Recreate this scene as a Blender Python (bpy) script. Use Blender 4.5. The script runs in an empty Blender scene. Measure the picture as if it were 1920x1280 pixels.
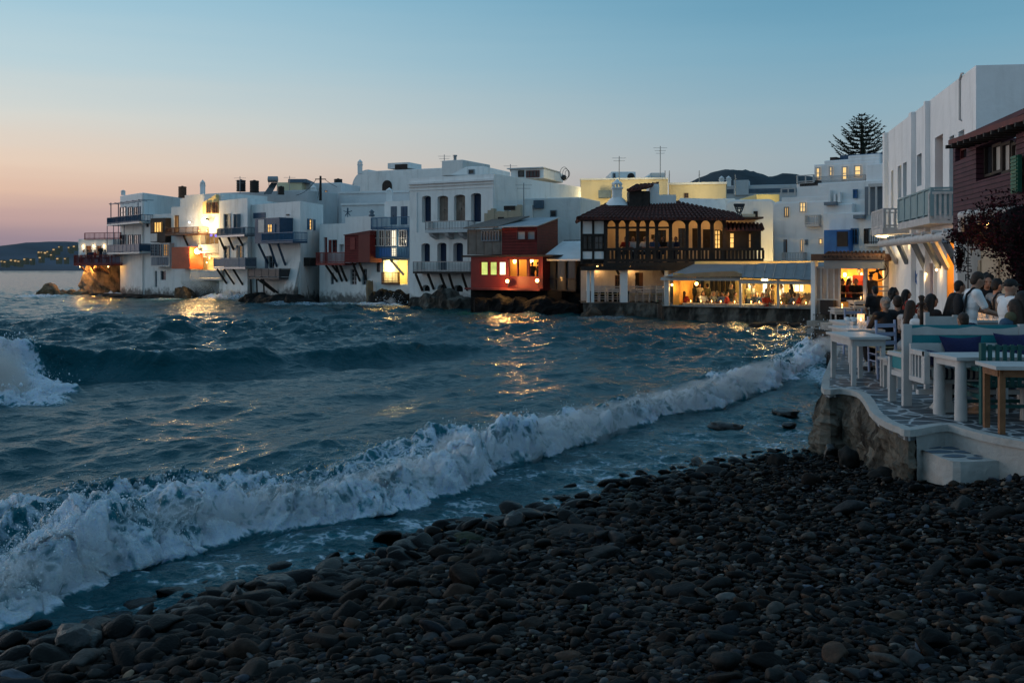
import bpy, bmesh, math, random
import numpy as np
from mathutils import Vector, Matrix, noise as mnoise
random.seed(7); RNG = np.random.default_rng(7)
R = math.radians
C = bpy.context.scene.collection
SC = bpy.context.scene

# ------------------------------------------------------------------ camera, sky, light, exposure
F, HZ, CX, CH = 1867.0, 500.0, 960.0, 2.8          # focal length in photo pixels, horizon row, centre column, eye height
cam_d = bpy.data.cameras.new('camera'); cam = bpy.data.objects.new('camera', cam_d); C.objects.link(cam)
cam.location = (0, 0, CH); cam.rotation_euler = (R(90), 0, 0)
cam_d.sensor_width = 36; cam_d.lens = 36*F/1920; cam_d.shift_y = -(640-HZ)/1920
cam_d.clip_start = .1; cam_d.clip_end = 20000
SC.camera = cam
SC.view_settings.view_transform = 'Standard'; SC.view_settings.look = 'None'
SC.view_settings.exposure = 0.0; SC.view_settings.gamma = 1
SC.cycles.use_denoising = True
SC.cycles.max_bounces = 6; SC.cycles.diffuse_bounces = 3; SC.cycles.glossy_bounces = 3
SC.cycles.transmission_bounces = 4; SC.cycles.transparent_max_bounces = 6
SC.cycles.sample_clamp_indirect = 4; SC.cycles.caustics_reflective = False; SC.cycles.caustics_refractive = False

def srgb(r, g, b):
    f = lambda c: (c/255/12.92) if c/255 <= .04045 else ((c/255+.055)/1.055)**2.4
    return (f(r), f(g), f(b), 1)

SUN_AZ = -62            # degrees from +Y, negative = to the left: the sun has just set out of frame on the left
world = bpy.data.worlds.new('World'); SC.world = world; world.use_nodes = True
wn, wl = world.node_tree.nodes, world.node_tree.links
for n in list(wn): wn.remove(n)
def N(tree, t, **kw):
    n = tree.nodes.new(t)
    for k, v in kw.items(): setattr(n, k, v)
    return n
def ramp(tree, stops, interp='LINEAR'):
    r = tree.nodes.new('ShaderNodeValToRGB'); r.color_ramp.interpolation = interp
    e = r.color_ramp.elements
    while len(e) < len(stops): e.new(.5)
    for el, (p, c) in zip(e, stops): el.position = p; el.color = c
    return r
wt = world.node_tree
tc = N(wt, 'ShaderNodeTexCoord')
sep = N(wt, 'ShaderNodeSeparateXYZ'); wl.new(tc.outputs['Generated'], sep.inputs[0])
def wmath(op, a, b=None, clamp=False):
    m = N(wt, 'ShaderNodeMath', operation=op, use_clamp=clamp)
    for i, v in enumerate((a, b)):
        if v is None: continue
        if hasattr(v, 'links'): wl.new(v, m.inputs[i])
        else: m.inputs[i].default_value = v
    return m.outputs[0]
zc = wmath('MAXIMUM', sep.outputs[2], 0.0)
# slow wisps of cloud low in the western sky shift the bands a little
mp = N(wt, 'ShaderNodeMapping'); mp.inputs['Scale'].default_value = (2.2, 2.2, 34); wl.new(tc.outputs['Generated'], mp.inputs[0])
cn = N(wt, 'ShaderNodeTexNoise'); cn.inputs['Scale'].default_value = 1.6; cn.inputs['Detail'].default_value = 5; wl.new(mp.outputs[0], cn.inputs['Vector'])
zw = wmath('ADD', zc, wmath('MULTIPLY', wmath('SUBTRACT', cn.outputs[0], .5), .022))
zw = wmath('MAXIMUM', zw, 0.0)
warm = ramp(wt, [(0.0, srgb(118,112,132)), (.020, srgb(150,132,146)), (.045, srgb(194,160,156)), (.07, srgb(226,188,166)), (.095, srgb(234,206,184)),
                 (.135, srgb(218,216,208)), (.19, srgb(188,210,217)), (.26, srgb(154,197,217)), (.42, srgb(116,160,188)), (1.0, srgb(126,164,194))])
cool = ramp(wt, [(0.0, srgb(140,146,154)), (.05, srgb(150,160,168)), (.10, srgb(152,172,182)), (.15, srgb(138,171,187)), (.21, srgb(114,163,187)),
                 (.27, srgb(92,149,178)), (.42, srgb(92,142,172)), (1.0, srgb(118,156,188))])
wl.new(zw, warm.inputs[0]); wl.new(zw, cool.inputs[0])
def az_dot(deg):
    x, y = math.sin(R(deg)), math.cos(R(deg))
    d = wmath('ADD', wmath('MULTIPLY', sep.outputs[0], x), wmath('MULTIPLY', sep.outputs[1], y))
    hl = wmath('SQRT', wmath('ADD', wmath('MULTIPLY', sep.outputs[0], sep.outputs[0]), wmath('MULTIPLY', sep.outputs[1], sep.outputs[1])))
    return wmath('DIVIDE', d, wmath('MAXIMUM', hl, .001))
dd = az_dot(SUN_AZ)
mr = N(wt, 'ShaderNodeMapRange', interpolation_type='SMOOTHSTEP'); wl.new(dd, mr.inputs[0])
mr.inputs[1].default_value = .10; mr.inputs[2].default_value = 1.0
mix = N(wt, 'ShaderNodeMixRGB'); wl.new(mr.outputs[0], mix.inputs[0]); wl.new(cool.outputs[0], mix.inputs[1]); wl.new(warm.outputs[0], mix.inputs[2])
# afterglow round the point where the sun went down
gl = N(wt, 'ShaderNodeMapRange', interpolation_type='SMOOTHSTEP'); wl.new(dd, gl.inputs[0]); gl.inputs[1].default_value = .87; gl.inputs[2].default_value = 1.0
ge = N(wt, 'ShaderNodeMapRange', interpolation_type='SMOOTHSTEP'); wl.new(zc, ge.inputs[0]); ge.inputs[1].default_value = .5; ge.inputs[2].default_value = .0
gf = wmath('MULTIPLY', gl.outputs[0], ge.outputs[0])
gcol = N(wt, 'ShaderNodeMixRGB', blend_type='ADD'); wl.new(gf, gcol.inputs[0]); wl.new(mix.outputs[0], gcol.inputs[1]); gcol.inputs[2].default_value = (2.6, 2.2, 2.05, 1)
sky = N(wt, 'ShaderNodeTexSky', sky_type='NISHITA', sun_disc=False)
sky.sun_elevation = R(-2.0); sky.sun_rotation = R(SUN_AZ); sky.dust_density = 2.0
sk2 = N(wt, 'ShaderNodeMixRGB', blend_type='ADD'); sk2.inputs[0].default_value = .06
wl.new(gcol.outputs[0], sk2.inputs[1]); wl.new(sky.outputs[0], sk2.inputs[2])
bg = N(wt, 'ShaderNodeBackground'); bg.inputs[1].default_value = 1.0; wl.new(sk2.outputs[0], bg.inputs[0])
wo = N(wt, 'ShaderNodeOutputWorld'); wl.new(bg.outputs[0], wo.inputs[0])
# the last soft western light (a wide, very weak sun)
sd = bpy.data.lights.new('sun', 'SUN'); sd.energy = .12; sd.angle = R(40); sd.color = (1, .9, .86)
sun = bpy.data.objects.new('sun', sd); C.objects.link(sun)
_v = Vector((math.sin(R(-105)), math.cos(R(-105)), .22)); sun.rotation_euler = _v.to_track_quat('Z', 'Y').to_euler()

# ------------------------------------------------------------------ helpers
def W(px, py, d): return Vector(((px-CX)/F*d, d, CH-(py-HZ)/F*d))      # a photo point at a distance, in metres
def WX(px, d): return (px-CX)/F*d
def WZ(py, d): return CH-(py-HZ)/F*d
def onz(px, py, z): d = (CH-z)*F/(py-HZ); return Vector(((px-CX)/F*d, d, z))   # a photo point on a level surface

def tag(o, label=None, cat=None, group=None, kind=None):
    if label: o['label'] = label
    if cat: o['category'] = cat
    if group: o['group'] = group
    if kind: o['kind'] = kind
    return o
def empty(name, loc=(0,0,0), rz=0):
    o = bpy.data.objects.new(name, None); C.objects.link(o); o.location = loc; o.rotation_euler = (0,0,rz)
    o.empty_display_size = .2
    return o
def thing(name, label, cat, loc=(0,0,0), rz=0, group=None): return tag(empty(name, loc, rz), label, cat, group)
def copy_tree(o, parent=None):
    kids = list(o.children)
    c = o.copy(); C.objects.link(c)
    if parent is not None: c.parent = parent
    for k in kids: copy_tree(k, c)
    return c

class MB:
    """collects shapes, builds ONE mesh object"""
    def __init__(s): s.v = []; s.f = []; s.sm = []; s.mi = []; s.cur = 0
    def add(s, vs, fs, smooth=False):
        b = len(s.v); s.v += [tuple(p) for p in vs]
        s.f += [tuple(i+b for i in f) for f in fs]; s.sm += [smooth]*len(fs); s.mi += [s.cur]*len(fs)
        return s
    def hexa(s, p): return s.add(p, [(0,3,2,1),(4,5,6,7),(0,1,5,4),(1,2,6,5),(2,3,7,6),(3,0,4,7)])
    def box(s, x0, x1, y0, y1, z0, z1, fr=None):
        p = [(x0,y0,z0),(x1,y0,z0),(x1,y1,z0),(x0,y1,z0),(x0,y0,z1),(x1,y0,z1),(x1,y1,z1),(x0,y1,z1)]
        if fr: p = [fr.pt(*q) for q in p]
        return s.hexa(p)
    def bar(s, a, b, r, r2=None, n=8, smooth=True, caps=True):
        a, b = Vector(a), Vector(b); d = b-a
        if d.length < 1e-6: return s
        q = d.to_track_quat('Z', 'Y'); r2 = r if r2 is None else r2; vs = []
        for p, rr in ((a, r), (b, r2)):
            for k in range(n):
                t = 2*math.pi*(k+.5)/n; vs.append(p + q @ Vector((math.cos(t)*rr, math.sin(t)*rr, 0)))
        s.add(vs, [(k, (k+1) % n, n+(k+1) % n, n+k) for k in range(n)], smooth)
        if caps: s.add(vs, [tuple(range(n))[::-1], tuple(range(n, 2*n))])
        return s
    def beam(s, a, b, w, h, up=(0,0,1)):
        a, b = Vector(a), Vector(b); d = (b-a).normalized(); sd = d.cross(Vector(up))
        if sd.length < 1e-3: sd = d.cross(Vector((0,1,0)))
        sd = sd.normalized()*w/2; u = sd.normalized().cross(d).normalized()*h/2
        return s.hexa([a-sd-u, b-sd-u, b+sd-u, a+sd-u, a-sd+u, b-sd+u, b+sd+u, a+sd+u])
    def tube(s, pts, r, n=6):
        for a, b in zip(pts, pts[1:]): s.bar(a, b, r, n=n)
        return s
    def lathe(s, prof, c=(0,0,0), n=16, smooth=True):
        c = Vector(c); vs = []; m = len(prof)
        for k in range(n):
            t = 2*math.pi*k/n
            for r, z in prof: vs.append(c+Vector((math.cos(t)*r, math.sin(t)*r, z)))
        fs = [(k*m+j, ((k+1) % n)*m+j, ((k+1) % n)*m+j+1, k*m+j+1) for k in range(n) for j in range(m-1)]
        s.add(vs, fs, smooth); s.add([vs[k*m] for k in range(n)], [tuple(range(n))[::-1]]); s.add([vs[k*m+m-1] for k in range(n)], [tuple(range(n))])
        return s
    def ball(s, c, r, sq=(1,1,1), n=10, m=7, rot=None):
        c = Vector(c); vs = []
        for j in range(m+1):
            ph = math.pi*j/m
            for k in range(n):
                t = 2*math.pi*k/n
                p = Vector((math.sin(ph)*math.cos(t)*r*sq[0], math.sin(ph)*math.sin(t)*r*sq[1], math.cos(ph)*r*sq[2]))
                if rot: p = rot @ p
                vs.append(c+p)
        fs = []
        for j in range(m):
            for k in range(n):
                a, b = j*n+k, j*n+(k+1) % n; d, e = a+n, b+n
                if j == 0: fs.append((a, d, e))
                elif j == m-1: fs.append((a, d, b))
                else: fs.append((a, d, e, b))
        return s.add(vs, fs, True)
    def extrude(s, poly, ext, smooth=False):
        """a 3-D outline swept along a vector"""
        n = len(poly); e = Vector(ext); p = [Vector(q) for q in poly]; vs = p+[q+e for q in p]
        return s.add(vs, [tuple(range(n)), tuple(range(n, 2*n))[::-1]]+[(k, n+k, n+(k+1) % n, (k+1) % n) for k in range(n)], smooth)
    def build(s, name, mat, parent=None, origin=None, fix=True):
        me = bpy.data.meshes.new(name)
        v = np.array(s.v, dtype=float).reshape(-1, 3)
        if parent is not None:                    # vertices were collected in world space: take them into the parent's frame
            inv = np.array(parent_world(parent).inverted()); v = v @ inv[:3,:3].T + inv[:3,3]
        elif origin is not None: v = v-np.array(origin)
        me.from_pydata(v.tolist(), [], s.f)
        me.polygons.foreach_set('use_smooth', s.sm)
        for mm in (mat if isinstance(mat, (list, tuple)) else [mat]): me.materials.append(mm)
        if isinstance(mat, (list, tuple)): me.polygons.foreach_set('material_index', s.mi)
        if fix:
            bm = bmesh.new(); bm.from_mesh(me); bmesh.ops.recalc_face_normals(bm, faces=bm.faces); bm.to_mesh(me); bm.free()
        me.update()
        o = bpy.data.objects.new(name, me); C.objects.link(o)
        if parent is not None: o.parent = parent
        elif origin is not None: o.location = origin
        return o
def parent_world(o):
    m = o.matrix_basis.copy(); p = o.parent
    while p is not None: m = p.matrix_basis @ m; p = p.parent
    return m

class Fac:
    """a vertical plane between two photo columns at given distances: u along it (left to right), w outwards (to the viewer), z up"""
    def __init__(s, xl, dl, xr, dr):
        a = Vector((WX(xl, dl), dl, 0)); b = Vector((WX(xr, dr), dr, 0)); s.O = a; s.L = (b-a).length
        s.U = (b-a).normalized(); s.Nn = Vector((s.U.y, -s.U.x, 0))
    def pt(s, u, w, z): return s.O + s.U*u + s.Nn*w + Vector((0,0,z))
    def uz(s, px, py, w=0):
        k = (px-CX)/F; o = s.O+s.Nn*w          # ray x = k*y
        u = (k*o.y-o.x)/(s.U.x-k*s.U.y); d = o.y+s.U.y*u
        return u, CH-(py-HZ)/F*d
    def u(s, px, w=0): return s.uz(px, HZ, w)[0]
    def z(s, px, py, w=0): return s.uz(px, py, w)[1]
    def rect(s, x0, y0, x1, y1, w=0):
        m = (x0+x1)/2
        return s.u(x0, w), s.u(x1, w), s.z(m, y1, w), s.z(m, y0, w)     # u0,u1,z0,z1
    def P(s, px, py, w=0): u, z = s.uz(px, py, w); return s.pt(u, w, z)

# ------------------------------------------------------------------ materials
M = {}
def mat(name, col, rough=.8, var=.12, scale=2.0, bump=.0, bscale=None, spec=.3, detail=5, metal=0, dirt=None, emis=None, bd=.05):
    """principled with noise in colour, in roughness and in relief; dirt=(colour, amount, scale) is patchy wear"""
    m = bpy.data.materials.new(name); m.use_nodes = True; t = m.node_tree; b = t.nodes['Principled BSDF']
    tcn = N(t, 'ShaderNodeTexCoord'); g = N(t, 'ShaderNodeNewGeometry')
    n = N(t, 'ShaderNodeTexNoise'); n.inputs['Scale'].default_value = scale; n.inputs['Detail'].default_value = detail
    t.links.new(g.outputs['Position'], n.inputs['Vector'])
    c = col if len(col) == 4 else (*col, 1)
    lo = tuple(max(0, x*(1-var)) for x in c[:3])+(1,); hi = tuple(min(1, x*(1+var)) for x in c[:3])+(1,)
    r = ramp(t, [(.3, lo), (.7, hi)]); t.links.new(n.outputs[0], r.inputs[0]); out = r.outputs[0]
    if dirt:
        dn = N(t, 'ShaderNodeTexNoise'); dn.inputs['Scale'].default_value = dirt[2]; dn.inputs['Detail'].default_value = 8; dn.inputs['Roughness'].default_value = .65
        dm = N(t, 'ShaderNodeMapping'); dm.inputs['Scale'].default_value = (1, 1, .35); t.links.new(g.outputs['Position'], dm.inputs[0]); t.links.new(dm.outputs[0], dn.inputs['Vector'])
        dr = N(t, 'ShaderNodeMapRange', interpolation_type='SMOOTHSTEP'); t.links.new(dn.outputs[0], dr.inputs[0]); dr.inputs[1].default_value = .44; dr.inputs[2].default_value = .62; dr.inputs[4].default_value = dirt[1]
        mx = N(t, 'ShaderNodeMixRGB'); t.links.new(dr.outputs[0], mx.inputs[0]); t.links.new(out, mx.inputs[1]); mx.inputs[2].default_value = (*dirt[0][:3], 1); out = mx.outputs[0]
    t.links.new(out, b.inputs['Base Color']); b.inputs['Roughness'].default_value = rough; b.inputs['Metallic'].default_value = metal
    b.inputs['Specular IOR Level'].default_value = spec
    if bump:
        bn = N(t, 'ShaderNodeTexNoise'); bn.inputs['Scale'].default_value = bscale or scale*4; bn.inputs['Detail'].default_value = 6
        t.links.new(g.outputs['Position'], bn.inputs['Vector'])
        bp = N(t, 'ShaderNodeBump'); bp.inputs['Strength'].default_value = bump; bp.inputs['Distance'].default_value = bd
        t.links.new(bn.outputs[0], bp.inputs['Height']); t.links.new(bp.outputs[0], b.inputs['Normal'])
    if emis: b.inputs['Emission Color'].default_value = (*emis[0], 1); b.inputs['Emission Strength'].default_value = emis[1]
    M[name] = m; return m
def emit(name, col, st, var=0, scale=3):
    m = bpy.data.materials.new(name); m.use_nodes = True; t = m.node_tree
    for n in list(t.nodes): t.nodes.remove(n)
    e = N(t, 'ShaderNodeEmission'); e.inputs[0].default_value = (*col, 1); e.inputs[1].default_value = st; o = N(t, 'ShaderNodeOutputMaterial'); t.links.new(e.outputs[0], o.inputs[0])
    if var:
        g = N(t, 'ShaderNodeNewGeometry'); n = N(t, 'ShaderNodeTexNoise'); n.inputs['Scale'].default_value = scale; t.links.new(g.outputs['Position'], n.inputs['Vector'])
        r = ramp(t, [(.35, (*[x*(1-var) for x in col], 1)), (.65, (*col, 1))]); t.links.new(n.outputs[0], r.inputs[0]); t.links.new(r.outputs[0], e.inputs[0])
    M[name] = m; return m
def wall_mat(name, col, stain=.42, tide=1.0, bump=.5):
    """lime wash: trowel relief, grey rain streaks, and salt-worn dark base up to about the tide height (real stains of the wall)"""
    m = mat(name, col, .9, .05, 1.2, bump, 5, .15)
    t = m.node_tree; b = t.nodes['Principled BSDF']; src = b.inputs['Base Color'].links[0].from_socket
    g = N(t, 'ShaderNodeNewGeometry'); sp = N(t, 'ShaderNodeSeparateXYZ'); t.links.new(g.outputs['Position'], sp.inputs[0])
    mp = N(t, 'ShaderNodeMapping'); mp.inputs['Scale'].default_value = (1.5, 1.5, .22); t.links.new(g.outputs['Position'], mp.inputs[0])
    n = N(t, 'ShaderNodeTexNoise'); n.inputs['Scale'].default_value = 1.6; n.inputs['Detail'].default_value = 7; n.inputs['Roughness'].default_value = .6; t.links.new(mp.outputs[0], n.inputs['Vector'])
    r = N(t, 'ShaderNodeMapRange', interpolation_type='SMOOTHSTEP'); t.links.new(n.outputs[0], r.inputs[0]); r.inputs[1].default_value = .48; r.inputs[2].default_value = .8; r.inputs[4].default_value = stain
    mx = N(t, 'ShaderNodeMixRGB'); t.links.new(r.outputs[0], mx.inputs[0]); t.links.new(src, mx.inputs[1]); mx.inputs[2].default_value = (.33, .31, .28, 1)
    n2 = N(t, 'ShaderNodeTexNoise'); n2.inputs['Scale'].default_value = 2.6; n2.inputs['Detail'].default_value = 7; t.links.new(g.outputs['Position'], n2.inputs['Vector'])
    ad = N(t, 'ShaderNodeMath', operation='MULTIPLY_ADD'); t.links.new(n2.outputs[0], ad.inputs[0]); ad.inputs[1].default_value = -1.6; t.links.new(sp.outputs[2], ad.inputs[2])
    r2 = N(t, 'ShaderNodeMapRange', interpolation_type='SMOOTHSTEP'); t.links.new(ad.outputs[0], r2.inputs[0]); r2.inputs[1].default_value = tide-.75; r2.inputs[2].default_value = tide-1.5; r2.inputs[4].default_value = .85
    mx2 = N(t, 'ShaderNodeMixRGB'); t.links.new(r2.outputs[0], mx2.inputs[0]); t.links.new(mx.outputs[0], mx2.inputs[1]); mx2.inputs[2].default_value = (.05, .045, .038, 1)
    t.links.new(mx2.outputs[0], b.inputs['Base Color']); return m
def plank_mat(name, col, pitch=.14, axis='Z', rough=.7, var=.2):
    """boards: thin grooves every pitch metres"""
    m = mat(name, col, rough, var, 3, 0, None, .25); t = m.node_tree; b = t.nodes['Principled BSDF']
    g = N(t, 'ShaderNodeNewGeometry'); sp = N(t, 'ShaderNodeSeparateXYZ'); t.links.new(g.outputs['Position'], sp.inputs[0])
    if axis == 'Z': v = sp.outputs[2]
    else:
        a = N(t, 'ShaderNodeMath', operation='ADD'); t.links.new(sp.outputs[0], a.inputs[0]); t.links.new(sp.outputs[1], a.inputs[1]); v = a.outputs[0]
    q = N(t, 'ShaderNodeMath', operation='MULTIPLY'); t.links.new(v, q.inputs[0]); q.inputs[1].default_value = 1/pitch
    fr = N(t, 'ShaderNodeMath', operation='FRACT'); t.links.new(q.outputs[0], fr.inputs[0])
    pp = N(t, 'ShaderNodeMath', operation='PINGPONG'); t.links.new(fr.outputs[0], pp.inputs[0]); pp.inputs[1].default_value = .5
    mr_ = N(t, 'ShaderNodeMapRange'); t.links.new(pp.outputs[0], mr_.inputs[0]); mr_.inputs[1].default_value = 0; mr_.inputs[2].default_value = .1
    bp = N(t, 'ShaderNodeBump'); bp.inputs['Strength'].default_value = .9; bp.inputs['Distance'].default_value = .03; t.links.new(mr_.outputs[0], bp.inputs['Height']); t.links.new(bp.outputs[0], b.inputs['Normal'])
    src = b.inputs['Base Color'].links[0].from_socket
    mx = N(t, 'ShaderNodeMixRGB', blend_type='MULTIPLY'); mx.inputs[0].default_value = .55; t.links.new(src, mx.inputs[1]); t.links.new(mr_.outputs[0], mx.inputs[2]); t.links.new(mx.outputs[0], b.inputs['Base Color'])
    return m
wall_mat('whitewash', (.77,.76,.74)); wall_mat('whitewash_worn', (.68,.67,.65), .45, 1.5); wall_mat('whitewash_clean', (.77,.76,.75), .28, -5, .35)
wall_mat('cream_wall', (.66,.55,.36), .2, -5); wall_mat('grey_wall', (.52,.53,.54), .35, -5); wall_mat('yellow_wall', (.66,.52,.25), .25, -5)
wall_mat('pink_white', (.72,.70,.70), .15, -5); wall_mat('stone_wall', (.22,.17,.115), .5, .6, .9); wall_mat('beige_wall', (.45,.36,.26), .3, -5)
mat('dark_window', (.02,.024,.03), .12, .3, 3, spec=.6); mat('grey_frame', (.16,.19,.22), .6); mat('white_wood', (.47,.45,.435), .5, .08, 6, .1, 30)
mat('blue_wood', (.035,.115,.21), .5, .15, 4, .1, 30); mat('blue_deep', (.010,.026,.065), .5, .15, 4); mat('blue_dark', (.03,.07,.125), .55, .15, 4); mat('blue_bright', (.03,.13,.36), .5, .12, 3)
mat('slate_blue', (.085,.12,.16), .6, .15, 4); mat('grey_blue_metal', (.10,.14,.18), .5, .1, 4); mat('steel_dark', (.035,.038,.042), .5, .2, 5)
plank_mat('red_boards', (.125,.012,.012), .18); mat('red_paint', (.12,.012,.011), .55, .12, 2); mat('red_dark', (.10,.018,.018), .65, .2, 3)
mat('red_wood', (.19,.028,.024), .65, .2, 5); plank_mat('grey_boards', (.15,.13,.115), .16, 'X'); mat('dark_wood', (.028,.021,.018), .7, .3, 6)
plank_mat('burgundy_boards', (.068,.024,.036), .10); mat('brown_wood', (.13,.06,.035), .65, .25, 5, .1, 30); mat('orange_tin', (.38,.065,.02), .5, .15, 2)
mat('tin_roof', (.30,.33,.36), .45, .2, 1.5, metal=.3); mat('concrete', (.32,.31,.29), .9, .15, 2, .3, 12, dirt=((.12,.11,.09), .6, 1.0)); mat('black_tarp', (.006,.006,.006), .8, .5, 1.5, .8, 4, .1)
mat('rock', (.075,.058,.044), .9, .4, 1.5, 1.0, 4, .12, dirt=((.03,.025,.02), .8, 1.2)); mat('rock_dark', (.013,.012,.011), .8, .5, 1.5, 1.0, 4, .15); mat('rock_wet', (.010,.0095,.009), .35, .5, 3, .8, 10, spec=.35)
mat('rock_tan', (.24,.165,.10), .85, .35, 2.0, 1.0, 6, dirt=((.06,.045,.035), .9, 1.6))
mat('canvas', (.23,.228,.23), .85, .1, 1.5, .25, 3); mat('canvas_tan', (.40,.24,.13), .85, .15, 2, .3, 5); mat('grey_metal', (.25,.26,.27), .4, .1, 5, metal=.6); mat('black_plastic', (.018,.018,.02), .5, .2, 4)
mat('quay_stone', (.035,.031,.027), .9, .4, 1.1, .9, 5, .15, dirt=((.22,.20,.17), .55, 1.3)); mat('teal_paint', (.012,.19,.22), .5, .1, 3); mat('teal_dark', (.01,.075,.07), .5, .2, 4)
mat('log_white', (.50,.47,.45), .8, .15, 5, .3, 16); mat('balcony_teal', (.19,.28,.30), .6, .1, 4); mat('orange_wall', (.75,.36,.075), .85, .12, 1, .15, 4)
mat('glass_dark', (.05,.055,.06), .08, .2, 1, spec=.6); mat('lamp_body', (.05,.05,.05), .5); mat('terracotta', (.085,.028,.022), .85, .35, 3, .4, 8)
mat('brass', (.35,.22,.08), .4, .1, 5, metal=.7); mat('skin', (.34,.18,.12), .55, .08, 8); mat('skin_tan', (.22,.11,.07), .55, .08, 8)
emit('lit_warm', (1.0,.56,.16), 1.5, .35, 2.5); emit('lit_yellow', (1.0,.72,.22), 1.6, .25, 2); emit('lit_green', (.72,.82,.22), 1.1, .3, 2); emit('lit_white', (1.0,.88,.62), 1.9, .15, 2)
emit('lit_dim', (.85,.45,.16), .5, .4, 2); emit('lit_red', (1.0,.12,.02), .9, .3, 3); emit('bulb', (1.0,.74,.36), 22); emit('bulb_white', (.86,.93,1.0), 14); emit('bulb_warm', (1.0,.52,.16), 14); emit('flame', (1.0,.5,.13), 18)
emit('town_light', (1.0,.66,.32), .65); emit('violet_light', (.30,.22,1.0), 1.2)

def lamp(loc, power, col=(1,.62,.28), r=.08, spot=None, name='lamp_light'):
    l = bpy.data.lights.new(name, 'SPOT' if spot else 'POINT'); l.energy = power; l.color = col; l.shadow_soft_size = r
    o = bpy.data.objects.new(name, l); C.objects.link(o); o.location = loc
    if spot: l.spot_size = R(spot[1]); l.spot_blend = .6; o.rotation_euler = Vector([-c for c in spot[0]]).to_track_quat('Z', 'Y').to_euler()
    return o

# ------------------------------------------------------------------ noise for shapes
_perm = RNG.permutation(65536).astype(np.int64)
def _h(ix, iy, iz): return _perm[(ix*7919+_perm[(iy*104729+_perm[iz & 65535]) & 65535]) & 65535]/65535.0
def vnoise(x, y, z=None):
    x = np.asarray(x, float); y = np.asarray(y, float); z = np.zeros_like(x) if z is None else np.asarray(z, float)+np.zeros_like(x)
    ix, iy, iz = np.floor(x).astype(np.int64), np.floor(y).astype(np.int64), np.floor(z).astype(np.int64)
    fx, fy, fz = x-ix, y-iy, z-iz; sx, sy, sz = [f*f*f*(f*(f*6-15)+10) for f in (fx, fy, fz)]
    def L(a, b, t): return a+(b-a)*t
    r = [L(L(_h(ix,iy,iz+k), _h(ix+1,iy,iz+k), sx), L(_h(ix,iy+1,iz+k), _h(ix+1,iy+1,iz+k), sx), sy) for k in (0, 1)]
    return L(r[0], r[1], sz)*2-1
def fbm(x, y, z=None, o=4, lac=2.03, gain=.5):
    s, a, n = 0, 1, 0
    for k in range(o):
        s = s+a*vnoise(x+17.3*k, y-9.1*k, z); n += a; a *= gain; x = x*lac; y = y*lac
        if z is not None: z = z*lac
    return s/n
def sstep(a, b, x): t = np.clip((x-a)/(b-a), 0, 1); return t*t*(3-2*t)
def mesh_np(name, v, f, m, smooth=True):
    me = bpy.data.meshes.new(name); f = np.asarray(f, np.int32); k = f.shape[1]
    me.vertices.add(len(v)); me.vertices.foreach_set('co', np.asarray(v, np.float32).ravel())
    me.loops.add(f.size); me.loops.foreach_set('vertex_index', f.ravel())
    me.polygons.add(len(f)); me.polygons.foreach_set('loop_start', np.arange(0, f.size, k, dtype=np.int32))
    me.polygons.foreach_set('use_smooth', np.full(len(f), smooth)); me.materials.append(m); me.update(calc_edges=True); me.validate()
    o = bpy.data.objects.new(name, me); C.objects.link(o); return o
def grid_faces(nr, nc):
    i = np.arange((nr-1)*(nc-1)); r, c = i//(nc-1), i % (nc-1); a = r*nc+c
    return np.stack([a, a+1, a+nc+1, a+nc], 1)
def polydist(x, y, pts):
    """distance to a polyline and signed side (positive on its left), plus where along it (0..n)"""
    best = np.full(x.shape, 1e9); sg = np.zeros(x.shape); al = np.zeros(x.shape)
    for k, (a, b) in enumerate(zip(pts, pts[1:])):
        dx, dy = b[0]-a[0], b[1]-a[1]; L2 = dx*dx+dy*dy
        t = ((x-a[0])*dx+(y-a[1])*dy)/L2; tc_ = np.clip(t, 0, 1)
        px, py = x-a[0]-tc_*dx, y-a[1]-tc_*dy; d = np.hypot(px, py); m = d < best
        best = np.where(m, d, best); sg = np.where(m, np.sign(dx*(y-a[1])-dy*(x-a[0])), sg); al = np.where(m, k+tc_, al)
    return best, sg, al
mat('orange_door', (.30,.10,.035), .6, .15, 4); mat('brown_door', (.34,.14,.05), .6, .15, 4); mat('brown_faded', (.21,.16,.13), .8, .25, 3, .2, 12, dirt=((.09,.06,.05), .7, 2)); mat('glass_grey', (.28,.28,.29), .3, .2, 2); mat('glass_green', (.20,.26,.22), .3, .2, 2)
mat('green_paint', (.01,.10,.06), .5, .2, 4); mat('lavender_paint', (.30,.24,.42), .6, .1, 3); mat('straw', (.42,.34,.2), .8, .25, 20, .3, 60); emit('lit_hotel', (1.0,.66,.26), 1.25, .25, 2)
mat('cloth_white', (.70,.69,.69), .9, .06, 8, .2, 40); mat('cloth_black', (.014,.014,.016), .9, .2, 8, .2, 40); mat('cloth_navy', (.02,.03,.06), .9, .2, 8, .2, 40); mat('cloth_red', (.28,.03,.02), .9, .2, 8, .2, 40); mat('cloth_grey', (.16,.17,.18), .9, .15, 8, .2, 40)
mat('cloth_tan', (.30,.23,.15), .9, .15, 8, .2, 40); mat('cloth_blue', (.07,.12,.22), .9, .15, 8, .2, 40); mat('cloth_olive', (.10,.09,.05), .9, .2, 8, .2, 40); mat('cloth_brown', (.07,.04,.025), .9, .2, 8, .2, 40); mat('cloth_pale', (.46,.43,.41), .9, .3, 30, .2, 40); mat('cloth_denim', (.05,.09,.14), .9, .2, 14, .2, 60)
mat('hair_black', (.008,.007,.007), .55, .3, 30, .3, 80); mat('hair_brown', (.03,.016,.010), .55, .3, 30, .3, 80); mat('hair_blonde', (.28,.20,.12), .55, .3, 30, .3, 80); mat('hair_grey', (.20,.18,.16), .6, .4, 30, .3, 80); mat('hair_cap', (.02,.02,.022), .8, .2, 8)
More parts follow.
